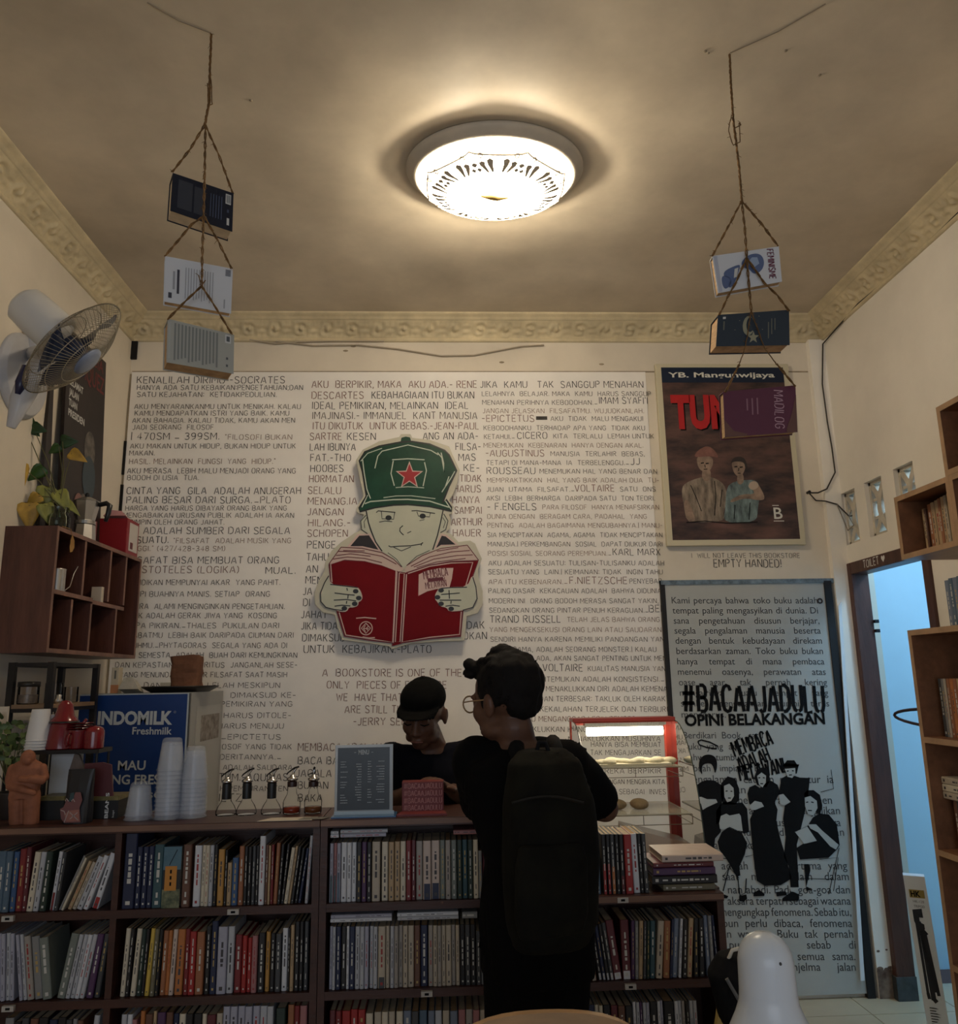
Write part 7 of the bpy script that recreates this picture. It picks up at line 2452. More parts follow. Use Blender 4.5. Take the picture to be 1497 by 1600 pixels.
print_text(mb, 'MENU', ((x0 + x1) / 2 - .016, yq, z1 - .020), (1, 0, 0), (0, 0, 1), .013, 0, .032, .03)
for sx in (-1, 1):
    mb.face([((x0 + x1) / 2 + sx * .026 - .003, yq, z1 - .015), ((x0 + x1) / 2 + sx * .026 + .003, yq, z1 - .015), ((x0 + x1) / 2 + sx * .026 + .003, yq, z1 - .0135), ((x0 + x1) / 2 + sx * .026 - .003, yq, z1 - .0135)])
rnd = random.Random(9)
W = x1 - x0
for col, (u0, u1) in enumerate(((.06, .20), (.34, .46), (.58, .66), (.74, .90))):
    for r in range(17):
        if rnd.random() < .22:
            continue
        zz_ = z1 - .042 - r * (z1 - z0 - .055) / 17
        L = W * (u1 - u0) * rnd.uniform(.55, 1)
        xx = x0 + W * u0 if col % 2 == 0 else x0 + W * u1 - L
        xe = xx + L
        while xx < xe:
            l = rnd.uniform(.002, .006)
            mb.face([(xx, yq, zz_), (min(xe, xx + l), yq, zz_), (min(xe, xx + l), yq, zz_ + .0021), (xx, yq, zz_ + .0021)])
            xx += l + .0012
mb.build('menu_print', mat('pale_menu_print', (.40, .43, .44), .5), card)
# red sign with four lines
zs4 = Zm(580, 1010, 2.712)
a, b, c = P(*zs4(130, 752), 2.58), P(*zs4(308, 750), 2.58), P(*zs4(132, 577), 2.58)
sg = thing('red_sign_box', 'dark red sign box with four rows of pale capitals beside the menu', 'sign', ((a.x + b.x) / 2, 2.60, CT))
hs = c.z - CT
m_rs = mat('dark_red_card', (.15, .018, .018), .5)
mb = MB()
mb.box((a.x, 2.58, CT + .0006), (b.x, 2.64, CT + hs), ch=.001)
sb_ = mb.build('box_body', m_rs, sg)
mb = MB()
mb.prism([(a.x - .012, 2.52), (b.x + .010, 2.52), (b.x + .002, 2.58), (a.x - .002, 2.58)], (0, 0, CT + .0006), (1, 0, 0), (0, 1, 0), .006)
mb.build('front_flap', m_rs, sg)
mb = MB()
for k in range(4):
    zz_ = CT + hs * (.80 - .235 * k)
    stroke_text(mb, '#BACAAJADULU', (a.x + .006, 2.5792, zz_), (b.x - .006, 2.5792, zz_), hs * .165, (0, -1, 0), 0, .13)
mb.build('sign_lettering', mat('pinkish_lettering', (.42, .17, .15), .5), sb_)

# ------------------------------------------------------------------ red display case behind the counter
KY0, KY1, KX0, KX1, KZ0, KZ1 = 3.06, 3.46, .525, .95, .72, 1.285
cab = thing('low_cabinet', 'plain dark cabinet under the red display case', 'cabinet', ((KX0 + KX1) / 2, (KY0 + KY1) / 2, 0))
mb = MB()
mb.box((KX0 - .04, KY0 - .02, .0), (KX1 + .03, KY1 + .04, KZ0 - .001), ch=.004)
mb.build('cabinet_body', mat('dark_brown_laminate', (.05, .03, .022), .5), cab)
dc = thing('display_case', 'lit red-framed display case with a curved glass front', 'display case', ((KX0 + KX1) / 2, (KY0 + KY1) / 2, KZ0))
m_red = mat('red_case_paint', (.36, .035, .018), .35)
t = .026
for x in (KX0, KX1 - t):
    b = MB()
    b.box((x, KY1 - t, KZ0), (x + t, KY1, KZ1))
    b.build('frame_post', m_red, dc, bevel=.002)
b = MB()
b.box((KX0, KY1 - .10, KZ1), (KX1, KY1, KZ1 + .014))
b.box((KX0 + t, KY1 - t, KZ1 - .016), (KX1 - t, KY1, KZ1))
b.build('frame_top', m_red, dc, bevel=.002)
b = MB()
b.box((KX0, KY0, KZ0), (KX1, KY1, KZ0 + .03))
b.build('frame_base', m_red, dc, bevel=.002)
crv = []
for k in range(15):
    u = k / 14
    a = u * PI / 2
    crv.append((KY1 - .10 - (KY1 - .10 - KY0) * math.sin(a) ** .9 * (.55 + .45 * u), KZ1 - (KZ1 - KZ0 - .03) * (1 - math.cos(a)) ** .95))
crv = [(KY1 - .10 - (KY1 - .10 - KY0 - .004) * math.sin(k / 14 * PI / 2), KZ0 + .03 + (KZ1 - KZ0 - .03) * math.cos(k / 14 * PI / 2)) for k in range(15)]
mg = glassy('case_glass', (.96, .97, .94), .05)
b = MB()
for k in range(14):
    (ya_, za_), (yb_, zb_) = crv[k], crv[k + 1]
    b.face([(KX0 + .004, ya_, za_), (KX1 - .004, ya_, za_), (KX1 - .004, yb_, zb_), (KX0 + .004, yb_, zb_)])
b.build('curved_glass', mg, dc, smooth=True)
for x in (KX0 + .003, KX1 - .003):
    b = MB()
    b.face([(x, y_, z_) for y_, z_ in crv] + [(x, KY1 - t, KZ0 + .03), (x, KY1 - t, KZ1)])
    b.build('side_glass', mg, dc)
    b = MB()
    b.tube([(x, y_, z_) for y_, z_ in crv], .0022, 6)
    b.build('glass_edge', mat('dark_green_glass_edge', (.05, .06, .045), .2), dc)
m_gs = milky('shelf_glass', (.70, .66, .52), .45, rough=.1)
for zq, yq_ in ((1.115, 3.22), (.955, 3.13)):
    b = MB()
    b.box((KX0 + .03, yq_, zq), (KX1 - .03, KY1 - .03, zq + .006))
    sh = b.build('glass_shelf', m_gs, dc)
    b = MB()
    for z_ in (zq + .002, zq - .032):
        b.tube([(KX0 + .03, KY1 - .04, z_), (KX0 + .03, yq_ - .012, z_), (KX1 - .028, yq_ - .012, z_), (KX1 - .028, KY1 - .04, z_)], .0014, 5)
    for x in (KX0 + .03, (KX0 + KX1) / 2, KX1 - .028):
        b.tube([(x, yq_ - .012, zq + .002), (x, yq_ - .012, zq - .032)], .0014, 5)
    b.build('wire_rail', mat('dull_wire', (.25, .21, .15), .4, .8), sh)
b = MB()
b.tube([(KX0 + .06, KY1 - .075, KZ1 - .040), (KX1 - .05, KY1 - .075, KZ1 - .040)], .017, 12)
b.build('light_tube', mat('case_tube', (1, 1, 1), .5, emit=CASE_E, ecol=(1, .90, .70)), dc)
b = MB()
b.box((KX0 + .05, KY1 - .10, KZ1 - .016), (KX1 - .04, KY1 - .05, KZ1 - .001))
b.build('tube_holder', mat('white_holder', (.7, .68, .62), .4), dc)
# food in the case
tr = thing('food_tray', 'cream tray of pale pastry on the upper shelf of the display case', 'tray', (.74, 3.32, 1.1215))
mb = MB()
mb.box((KX0 + .05, 3.235, 1.1215), (KX1 - .06, 3.40, 1.130), ch=.003)
mb.build('tray', mat('cream_tray', (.60, .54, .38), .5), tr)
mb = MB()
rnd = random.Random(4)
for k in range(14):
    mb.ball((KX0 + .08 + k * .023, 3.29 + rnd.uniform(-.02, .06), 1.133), (.030, .04, .010 + rnd.uniform(0, .006)), 10, 6)
fuse(mb, 'pastry', mat('pale_pastry', (.62, .55, .38), .7, var=.15, vs=25), tr, .004, 4)
for x, r in ((.66, .045), (.755, .036)):
    mb = MB()
    mb.ball((x, 3.25, .9615 + .018), (r, .05, .020), 18, 10)
    tag(mb.build('bread_roll', mat('brown_bread', (.32, .22, .12), .7, var=.3, vs=30), smooth=True), ('larger' if r > .04 else 'smaller') + ' bread roll on the lower glass shelf of the display case', 'bread', 'bread rolls in the display case')
bx = thing('plastic_food_box', 'clear plastic food box with orange food at the bottom of the display case', 'box', (.80, 3.2, KZ0 + .03))
mb = MB()
mb.prism([(.66, 0), (.93, 0), (.915, .10), (.68, .16)], (0, 3.30, KZ0 + .0305), (1, 0, 0), (0, 0, 1), .16)
mb.build('box_body', milky('cloudy_plastic', (.52, .36, .26), .45, rough=.2), bx)
mb = MB()
mb.ball((.80, 3.22, KZ0 + .05), (.10, .06, .03), 16, 10)
mb.build('orange_food', mat('orange_food', (.52, .20, .06), .6, var=.3, vs=25), bx, smooth=True)

# ------------------------------------------------------------------ cables on the walls
def cable(label, pts, r, m=None):
    b = MB()
    b.tube(pts, r, 6)
    return tag(b.build('cable', m or mat('dark_cable', (.035, .028, .022), .5), smooth=True), label, 'cable')


cc = [PX(px, py, XR - .012) for px, py in ((1497, 331), (1450, 378), (1400, 425), (1340, 474), (1300, 508))]
kx = Vector((XR - .012, D - .045, 3.205))
cable('dark cable running under the cornice and down the corner to the vents', [Vector((XR - .008, 1.6, cc[0].z + .01))] + [Vector((XR - .008, p.y, p.z)) for p in cc[:-1]] + [kx] + [P(px, py, D - .045) for px, py in ((1285, 600), (1293, 660), (1300, 700), (1305, 738), (1292, 764), (1278, 770), (1264, 770))], .004)
cable('thin dark cable drooping from the wall peg to the nearest vent', [P(px, py, D - .043) for px, py in ((1264, 770), (1275, 782), (1290, 783), (1308, 788))] + [Vector((XR + .01, 3.93, 2.25)), Vector((XR + .03, 3.90, 2.25))], .0035)
cable('thin grey cable tangled on the vent nearest the corner', [P(1308, 788, D - .05), Vector((XR - .012, 3.94, 2.22)), Vector((XR - .02, 3.90, 2.17)), Vector((XR - .008, 3.86, 2.19)), Vector((XR - .006, 3.90, 2.24)), Vector((XR + .02, 3.92, 2.28))], .0025, mat('dusty_grey_cable', (.25, .21, .17), .7))
mb = MB()
p = P(1262, 770, D - .036)
mb.tube([Vector((p.x, D - .035, p.z)), Vector((p.x, D - .060, p.z))], .008, 10)
tag(mb.build('wall_peg', mat('black_bakelite', (.012, .011, .011))), 'black peg on the pilaster holding the cables', 'peg')
m_cc = mat('cream_cable', (.45, .38, .28))
for k, pts in enumerate((((390, 531), (430, 537), (470, 534), (520, 533), (600, 533)), ((430, 533), (490, 540), (560, 539), (620, 545), (690, 556), (740, 555), (815, 541), (850, 539)))):
    cable(('short cream cable sagging under the cornice near the twine', 'long cream cable sagging under the cornice above the cut-out boy')[k], [P(a_, b_, D - .012) for a_, b_ in pts], .004, m_cc)
mb = MB()
for a_, b_ in ((540, 548), (552, 541), (452, 592), (463, 586), (473, 588), (784, 566), (940, 569)):
    p = P(a_, b_, D - .001)
    mb.ball((p.x, D - .0005, p.z), (.014, .0006, .006), 8, 5)
mb.build('wall_smudge', m_seam, wall_back)

# ------------------------------------------------------------------ tripod box standing in the doorway
bx0, bx1 = PZ(1443, 1563, 0), PZ(1477, 1560, 0)
YTB = 3.52
q = [P(x, y, YTB) for x, y in ((1445, 1562), (1476, 1560), (1464, 1366), (1427, 1367))]
tb = thing('tripod_box', 'tall white box with a tripod picture standing by the toilet doorway', 'box', (q[0].x, YTB, 0))
ang = 0
mb = MB()
z0b = .001
up = Vector((-.030, 0, q[2].z)).normalized()
wb = q[1].x - q[0].x
hb_ = q[2].z
OB = Vector((q[0].x, YTB, z0b))
ux = Vector((.88, -.475, 0))
wb *= .96
mb.prism([(0, 0), (wb, 0), (wb, hb_), (0, hb_)], OB, ux, up, -.045)
nb = ux.cross(up).normalized()
body = mb.build('box_body', mat('white_box_card', (.78, .84, .88), .5), tb)


def bq(a_, b_, o=.0008):
    return OB + ux * (a_ * wb) + up * (b_ * hb_) + nb * o


mb = MB()
mb.face([bq(.16, .865), bq(.86, .865), bq(.86, .915), bq(.16, .915)], 0)
print_text(mb, 'HK', bq(.22, .873, .0012), ux, up, hb_ * .034, 1, wb * .45, .04)
print_text(mb, 'HK-128', bq(.28, .835, .0008), ux, up, .010, 2, wb * .5)
print_text(mb, 'TRIPOD', bq(.28, .805, .0008), ux, up, .010, 2, wb * .5)
mb.build('box_logo', [mat('gold_logo_patch', (.34, .26, .07), .5), m_ink, mat('grey_small_print', (.14, .16, .18), .5)], body)
mb = MB()
for pts, w in (([(.28, .745), (.28, .27)], .010), ([(.28, .29), (.31, .255)], .012), ([(.40, .72), (.68, .30)], .014), ([(.45, .70), (.50, .25)], .018), ([(.58, .66), (.76, .28)], .012), ([(.30, .70), (.66, .64)], .016), ([(.50, .26), (.62, .24)], .016), ([(.44, .5), (.6, .48)], .012)):
    mb.stroke([bq(a_, b_, .0008) for a_, b_ in pts], w, nb)
mb.face([bq(a_, b_, .001) for a_, b_ in ((.18, .79), (.62, .80), (.62, .745), (.44, .745), (.44, .715), (.62, .705), (.62, .675), (.34, .66), (.18, .72))])
for r in range(9):
    b_ = .20 - r * .016
    mb.face([bq(.24, b_), bq(.24 + .5 * random.uniform(.4, 1), b_), bq(.24 + .3, b_ + .006), bq(.24, b_ + .006)])
mb.build('tripod_picture', mat('dark_tripod_print', (.022, .026, .035), .5), body)

# ------------------------------------------------------------------ near things at the bottom of the picture
table = thing('table', 'wooden reading table just below the lamp', 'table', (.45, .95, 0))
TZ = .74
m_tab = mat('tan_table_wood', (.36, .22, .11), .45, var=.2, vs=5, stretch=(.7, 5, 5))
mb = MB()
mb.box((.0, .62, TZ - .03), (.95, 1.30, TZ), ch=.01)
mb.build('tabletop', m_tab, table)
for x in (.04, .88):
    for y in (.66, 1.23):
        mb = MB()
        mb.box((x, y, 0), (x + .04, y + .04, TZ - .03))
        mb.build('leg', m_tab, table)
dl = thing('desk_lamp', 'white enamel desk lamp with a rounded top before the printed door', 'lamp', (.43, 1.1, TZ))
LX, LY = P(1196, 1500, 1.2).x, 1.2
lc = Vector((LX, LY, 0))
ztop = P(1198, 1456, 1.2).z
m_lw = mat('white_lamp_enamel', (.58, .63, .69), .25)
mb = MB()
rr = .0375
prof = [(.0005, 0), (.012, -.001), (.022, -.006), (.030, -.014), (.035, -.024), (rr, -.036), (rr + .001, -.075), (rr + .002, -.088), (.046, -.105), (.056, -.125), (.066, -.15), (.076, -.19), (.074, -.19), (.062, -.15), (.050, -.125), (.036, -.09), (.034, -.04), (.0005, -.02)]
mb.lathe([(r, ztop + z_) for r, z_ in prof], 48, c=lc)
sh = mb.build('lamp_shade', m_lw, dl, smooth=True)
mb = MB()
for x_, dz in ((.007, -.030), (-.033, -.036)):
    yy = -math.sqrt(max(0, .034 ** 2 - x_ ** 2)) - .002
    mb.ball(lc + Vector((x_, yy, ztop + dz)), .0022, 8, 6)
mb.build('screw', mat('dark_screw', (.05, .05, .05), .4), sh)
mb = MB()
mb.ball(lc + Vector((0, 0, ztop - .155)), (.028, .028, .035), 16, 10)
mb.build('bulb', mat('unlit_bulb', (.6, .6, .58), .2), dl, smooth=True)
mb = MB()
mb.tube([lc + Vector((0, .036, ztop - .05)), lc + Vector((0, .075, ztop - .05)), (LX, LY + .085, ztop - .12), (LX - .1, LY - .05, TZ + .10), (LX - .1, LY - .1, TZ + .03)], .009, 10)
mb.build('arm', m_lw, dl, smooth=True)
mb = MB()
mb.lathe([(.0005, .0), (.075, .0), (.075, .012), (.05, .022), (.015, .03), (.0005, .03)], 36, c=(LX - .1, LY - .1, TZ + .0005))
mb.build('base', m_lw, dl, smooth=True)
# stool with a black bag
st_ = thing('stool', 'wooden stool under the black bag', 'stool', (.63, 1.85, 0))
sx_, sy_ = P(1140, 1560, 1.8).x, 1.80
SZt = P(1140, 1612, 1.8).z - .05
mb = MB()
mb.lathe([(.0005, SZt - .03), (.10, SZt - .03), (.105, SZt - .015), (.10, SZt - .001), (.0005, SZt - .001)], 32, c=(sx_ + .05, sy_ + .05, 0))
mb.build('seat', m_tab, st_, smooth=True)
for k in range(4):
    a_ = PI / 4 + k * PI / 2
    mb = MB()
    mb.tube([(sx_ + .05 + .08 * math.cos(a_), sy_ + .05 + .08 * math.sin(a_), SZt - .03), (sx_ + .05 + .16 * math.cos(a_), sy_ + .05 + .16 * math.sin(a_), 0)], .014, 8)
    mb.build('leg', m_tab, st_)
bg = thing('black_bag', 'black bag with a strap behind the white desk lamp', 'bag', (sx_, sy_, SZt))
mb = MB()
A_ = P(1126, 1510, 1.8)
B_ = P(1170, 1570, 1.8)
hh = P(1145, 1496, 1.8).z - SZt
mb.rings([((sx_ + .055, sy_ + .05, SZt + .001), (.035, 0, 0), (0, .05, 0)), ((sx_ + .045, sy_ + .05, SZt + hh * .3), (.055, 0, 0), (0, .06, 0)), ((sx_ + .035, sy_ + .05, SZt + hh * .75), (.058, 0, 0), (0, .055, 0)), ((sx_ + .045, sy_ + .05, SZt + hh * .95), (.045, 0, 0), (0, .035, 0)), ((sx_ + .05, sy_ + .05, SZt + hh), (.02, 0, 0), (0, .015, 0))])
fuse(mb, 'bag_body', mat('black_nylon', (.006, .006, .007), .9, spec=.15), bg, .005, 3, .004, 25)
mb = MB()
mb.tube([(sx_ - .005, sy_ - .006, SZt + hh * .8), (sx_ + .02, sy_ - .012, SZt + hh * .55), (sx_ + .06, sy_ - .012, SZt + hh * .25)], .004, 6)
mb.build('strap', mat('grey_strap', (.10, .10, .10), .6), bg)
mb = MB()
mb.tube([(sx_ + .01, sy_ + .03, SZt + hh * .9), (sx_ + .02, sy_ + .02, SZt + hh * 1.04), (sx_ + .06, sy_ + .02, SZt + hh * 1.08), (sx_ + .09, sy_ + .03, SZt + hh * .95)], .004, 8)
mb.build('handle', mat('cream_cord', (.52, .50, .44), .6), bg, smooth=True)
mb = MB()
a_, b_, c_ = P(1111, 1600, 2.3), P(1137, 1600, 2.3), P(1134, 1538, 2.3)
mb.prism([(b_.x - .16, 0), (b_.x - .02, 0), (c_.x + .006, c_.z), (c_.x - .004, c_.z)], (0, 2.33, .001), (1, 0, 0), (0, 0, 1), .02)
tag(mb.build('yellow_board', mat('yellow_painted_board', (.46, .34, .11), .5, var=.1, vs=8)), 'narrow pointed yellow board standing by the low bookcase', 'board')
# chair whose back just shows
ch = thing('wooden_chair', 'light wooden chair whose rounded back shows before the customer', 'chair', (.16, 1.52, 0))
yc_ = 1.5
a_, b_ = P(826, 1592, yc_), P(932, 1598, yc_)
topz = P(880, 1590, yc_).z
mb = MB()
bw = []
for k in range(13):
    u = k / 12
    bw.append((.02 + .30 * u, yc_ + .03 * math.sin(u * PI), topz - .03 - .02 * (2 * u - 1) ** 4))
mb.tube(bw, .012, 8)
for k in range(12):
    (xa, ya_, za_), (xb_, yb_, zb_) = bw[k], bw[k + 1]
    mb.add([(xa, ya_ - .008, za_ - .16), (xb_, yb_ - .008, zb_ - .16), (xb_, yb_ - .008, zb_ + .03), (xa, ya_ - .008, za_ + .03), (xa, ya_ + .008, za_ - .16), (xb_, yb_ + .008, zb_ - .16), (xb_, yb_ + .008, zb_ + .03), (xa, ya_ + .008, za_ + .03)], [(0, 1, 2, 3), (7, 6, 5, 4), (3, 2, 6, 7), (0, 4, 5, 1), (0, 3, 7, 4), (1, 5, 6, 2)])
mb.build('backrest', m_tab, ch)
mb = MB()
mb.box((.0, 1.512, .43), (.34, 1.86, .46), ch=.03)
mb.build('seat', m_tab, ch)
for x, y, zt_ in ((.02, 1.80, .43), (.29, 1.80, .43), (.005, yc_ - .02, topz - .12), (.305, yc_ - .02, topz - .12)):
    mb = MB()
    mb.box((x, y, 0), (x + .03, y + .03, zt_))
    mb.build('leg', m_tab, ch)
mb = MB()
a_, b_ = P(790, 1592, 1.558), P(834, 1590, 1.558)
mb.prism([(a_.x, 0), (b_.x, 0), (b_.x, b_.z - .4605), (a_.x, a_.z - .4605)], (0, 1.56, .4605), (1, 0, 0), (0, 0, 1), .004)
tag(mb.build('paper_sheet', mat('white_sheet', (.6, .6, .58), .6)), 'white sheet standing against the wooden chair back', 'paper')
# ------------------------------------------------------------------ people
m_skin = mat('brown_skin', (.095, .043, .026), .5, var=.08, vs=20)
m_lip = mat('lip_skin', (.16, .06, .045), .5)
m_shirt = mat('black_shirt_cloth', (.0022, .0022, .0026), .95, spec=.1)
m_navy = mat('dark_navy_shirt_cloth', (.0045, .005, .009), .95, spec=.1)
m_pants = mat('black_trouser_cloth', (.003, .003, .0035), .95, spec=.1)
m_hair = mat('black_hair', (.006, .005, .005), .8, spec=.15)


def head_shape(mb, C, F, U, k=1.):
    F, U = F.normalized(), U.normalized()
    U = (U - F * U.dot(F)).normalized()
    Sd = F.cross(U)
    R = Matrix((Sd, F, U)).transposed()
    q = lambda s, f, u: C + (Sd * s + F * f + U * u) * k
    rr = lambda a, b, c: (a * k, b * k, c * k)
    mb.ball(q(0, -.010, .022), rr(.074, .093, .084), 20, 14, R=R)
    mb.ball(q(0, .030, -.040), rr(.057, .058, .070), 18, 12, R=R)
    mb.ball(q(0, .055, -.092), rr(.030, .028, .022), 12, 8, R=R)
    for s in (-1, 1):
        mb.ball(q(s * .034, .056, -.030), rr(.026, .026, .030), 12, 8, R=R)
        mb.ball(q(s * .040, .020, -.078), rr(.022, .040, .020), 12, 8, R=R)
        mb.ball(q(s * .076, -.012, -.018), rr(.009, .020, .031), 12, 8, R=R)
        mb.ball(q(s * .082, -.018, -.010), rr(.006, .014, .022), 10, 8, R=R)
        mb.ball(q(s * .031, .074, -.006), rr(.015, .010, .010), 10, 8, R=R)      # closed lids
        mb.ball(q(s * .028, .080, .012), rr(.024, .009, .007), 10, 8, R=R)       # brow ridge
        mb.ball(q(s * .012, .094, -.042), rr(.009, .010, .008), 8, 6, R=R)       # nostril
    mb.limb([q(0, .080, .006), q(0, .092, -.018), q(0, .103, -.038)], [.009 * k, .010 * k, .011 * k], 10)
    mb.ball(q(0, .086, -.066), rr(.023, .011, .007), 12, 8, R=R)
    mb.ball(q(0, .083, -.077), rr(.020, .011, .008), 12, 8, R=R)
    return q, R


def hand_shape(mb, W, d, n, side):
    """W wrist, d along the hand, n back of the hand, side +1/-1 for the thumb"""
    d, n = d.normalized(), n.normalized()
    n = (n - d * n.dot(d)).normalized()
    s = d.cross(n)
    R = Matrix((s, d, n)).transposed()
    mb.ball(W + d * .045, (.040, .050, .015), 14, 10, R=R)
    for i, L in enumerate((.86, 1.0, .95, .76)):
        b = W + d * .080 + s * ((i - 1.5) * .0195 * side)
        mb.limb([b - d * .02, b + d * .022 * L + n * .004, b + d * .044 * L - n * .004, b + d * .060 * L - n * .016], [.0095, .009, .0082, .0070], 8)
    t = W + d * .022 - s * (.030 * side)
    mb.limb([t, t + d * .026 - s * (.018 * side) - n * .006, t + d * .052 - s * (.022 * side) - n * .010], [.012, .0105, .008], 8)


def person(nm_label, pel, wai, che, nek, side, sh, el, wr, kn, an, C, F, U, shirt, sleeve, handn, w=1., leg=1.):
    root = thing('person', nm_label, 'person', (pel.x, pel.y, 0))
    side = side.normalized()
    fw = Vector((0, 0, 1)).cross(side)      # facing direction when side points to the person's right
    fw.normalize()
    sk = MB()
    rings = [(pel - Vector((0, 0, .06)), side * .150 * w, fw * .105), (pel + Vector((0, 0, .03)), side * .160 * w, fw * .110), (wai, side * .135 * w, fw * .095), (wai.lerp(che, .5), side * .145 * w, fw * .105), (che, side * .160 * w, fw * .108), (che.lerp(nek, .45), side * .150 * w, fw * .090), (che.lerp(nek, .8), side * .085 * w, fw * .065), (nek, side * .052, fw * .052)]
    sk.rings(rings, 24)
    for i in (0, 1):
        sk.limb([che.lerp(nek, .55) + (sh[i] - che.lerp(nek, .55)) * .5, sh[i], sh[i].lerp(el[i], .5), el[i], el[i].lerp(wr[i], .4), wr[i]], [.055, .054, .046, .038, .037, .026], 14)
        hip = pel + side * ((.078 if i else -.078) * w) - Vector((0, 0, .05))
        sk.limb([hip, hip.lerp(kn[i], .5), kn[i], kn[i].lerp(an[i], .35), an[i]], [.088 * leg, .075 * leg, .055 * leg, .054 * leg, .036], 14)
        sk.limb([an[i] - fw * .03 - Vector((0, 0, .035)), an[i] + fw * .07 - Vector((0, 0, .045)), an[i] + fw * .15 - Vector((0, 0, .055))], [.036, .034, .026], 12)
        hand_shape(sk, wr[i], (wr[i] - el[i]), handn[i], 1 if i == 0 else -1)
    sk.limb([nek - Vector((0, 0, .03)), nek, C - U.normalized() * .075 - F.normalized() * .02], [.056, .052, .050], 14)
    q, R = head_shape(sk, C, F, U)
    body = fuse(sk, 'body', m_skin, root, .0058, 5)
    # shirt
    cl = MB()
    cl.rings([(c + Vector((0, 0, -.02 if k == 0 else 0)), a * 1.12 + a.normalized() * .006, b * 1.12 + b.normalized() * .010) for k, (c, a, b) in enumerate(rings[:-1])] + [(nek.lerp(che, .14), side * .064, fw * .064)], 28)
    for i in (0, 1):
        e = sh[i].lerp(el[i], sleeve[i])
        cl.limb([che.lerp(nek, .55) + (sh[i] - che.lerp(nek, .55)) * .45, sh[i], sh[i].lerp(el[i], .45)], [.066, .070, .064], 16)
        cl.tube([sh[i].lerp(el[i], .40), e], [.064, .060], 16)
    fuse(cl, 'shirt', shirt, root, .008, 3, .006, 11)
    tr = MB()
    tr.rings([(c + Vector((0, 0, -.0)), a * 1.10 + a.normalized() * .004, b * 1.10 + b.normalized() * .006) for c, a, b in rings[:2]] + [(rings[1][0] + Vector((0, 0, .05)), rings[1][1] * 1.02, rings[1][2] * 1.02)], 24)
    for i in (0, 1):
        hip = pel + side * ((.078 if i else -.078) * w) - Vector((0, 0, .05))
        tr.limb([hip, hip.lerp(kn[i], .5), kn[i], kn[i].lerp(an[i], .5), an[i].lerp(kn[i], .06)], [.102 * leg, .090 * leg, .074 * leg, .070 * leg, .064 * leg], 16)
    fuse(tr, 'trousers', m_pants, root, .009, 3, .005, 10)
    for i in (0, 1):
        so = MB()
        so.limb([an[i] - fw * .035 - Vector((0, 0, .040)), an[i] + fw * .07 - Vector((0, 0, .045)), an[i] + fw * .16 - Vector((0, 0, .052))], [.044, .041, .032], 14)
        fuse(so, 'shoe', mat('dark_shoe', (.015, .013, .012), .5), root, .006, 3)
    return root, q, R


# customer, seen from behind
YC = 2.10
hc = P(790, 1090, YC)
sideC = Vector((.93, .30, 0))          # his right-hand direction: he faces the counter, turned to the barista
Fc, Uc = Vector((-.66, .75, -.10)), Vector((-.05, .02, 1))
nk = P(806, 1158, YC)
ch_ = P(808, 1225, YC)
wa = P(834, 1345, YC)
pe = P(838, 1465, YC)
shL, shR = P(748, 1192, YC + .02) + Vector((0, .0, 0)), P(884, 1196, YC + .05)
elR = P(945, 1262, 2.26)
wrR = Vector((.285, 2.585, CT + .032))
elL = P(752, 1258, 2.34)
wrL = Vector((.17, 2.60, CT + .032))
anR, anL = Vector((.27, 2.16, .085)), Vector((.15, 2.06, .085))
knR, knL = Vector((.255, 2.15, .42)), Vector((.165, 2.12, .42))
cust, qc, Rc = person('person in black seen from behind at the counter, wearing glasses and a backpack', pe, wa, ch_, nk, sideC, (shL, shR), (elL, elR), (wrL, wrR), (knL, knR), (anL, anR), hc, Fc, Uc, m_shirt, (.95, .86), (Vector((0, 0, 1)), Vector((0, 0, 1))), .74, .80)
# hair: full on top, short at the sides
hm_ = MB()
hm_.ball(qc(0, -.022, .036), (.082, .094, .083), 22, 14, R=Rc)
hm_.ball(qc(0, -.058, -.004), (.062, .040, .056), 18, 12, R=Rc)
for s in (-1, 1):
    hm_.ball(qc(s * .066, -.022, .020), (.014, .050, .045), 14, 10, R=Rc)
    hm_.ball(qc(s * .071, .006, -.002), (.007, .012, .030), 10, 8, R=Rc)
rnd = random.Random(21)
for k in range(34):
    a_, b_ = rnd.uniform(-1, 1), rnd.uniform(-1, 1)
    r = math.hypot(a_, b_)
    if r > 1:
        continue
    hm_.ball(qc(a_ * .062, b_ * .078 - .004, .098 + .028 * math.sqrt(max(0, 1 - r * r)) - .026 * r), (.017, .024, .012), 10, 7, R=Rc)
for k in range(9):
    hm_.ball(qc(-.045 + .011 * k, .076 + .012 * math.sin(k * 1.9), .082 + .012 * math.cos(k * 2.3)), (.016, .022, .015), 10, 7, R=Rc)
fuse(hm_, 'hair', m_hair, cust, .004, 5, .006, 55)
gl = MB()
for s in (-1, 1):
    gl.tube([qc(s * .034 + .023 * math.cos(t), .100, -.006 + .021 * math.sin(t)) for t in [k * PI / 9 for k in range(18)]], .0022, 6, closed=True)
    gl.tube([qc(s * .057, .098, .0), qc(s * .072, .06, .0), qc(s * .080, -.005, -.002)], .0018, 6)
gl.tube([qc(-.011, .101, -.002), qc(.011, .101, -.002)], .0018, 6)
gl.build('glasses', mat('amber_glasses_frame', (.28, .17, .08), .3), cust, smooth=True)

# backpack on his back
fwd_c = Vector((0, 0, 1)).cross(sideC.normalized())
bk = thing('backpack', 'dark camouflage backpack on the back of the customer in black', 'backpack', (.33, 1.93, .95))
bm_ = MB()
sd = sideC.normalized()


def bp(px, py, dep):
    return P(px, py, YC - .93 * dep)


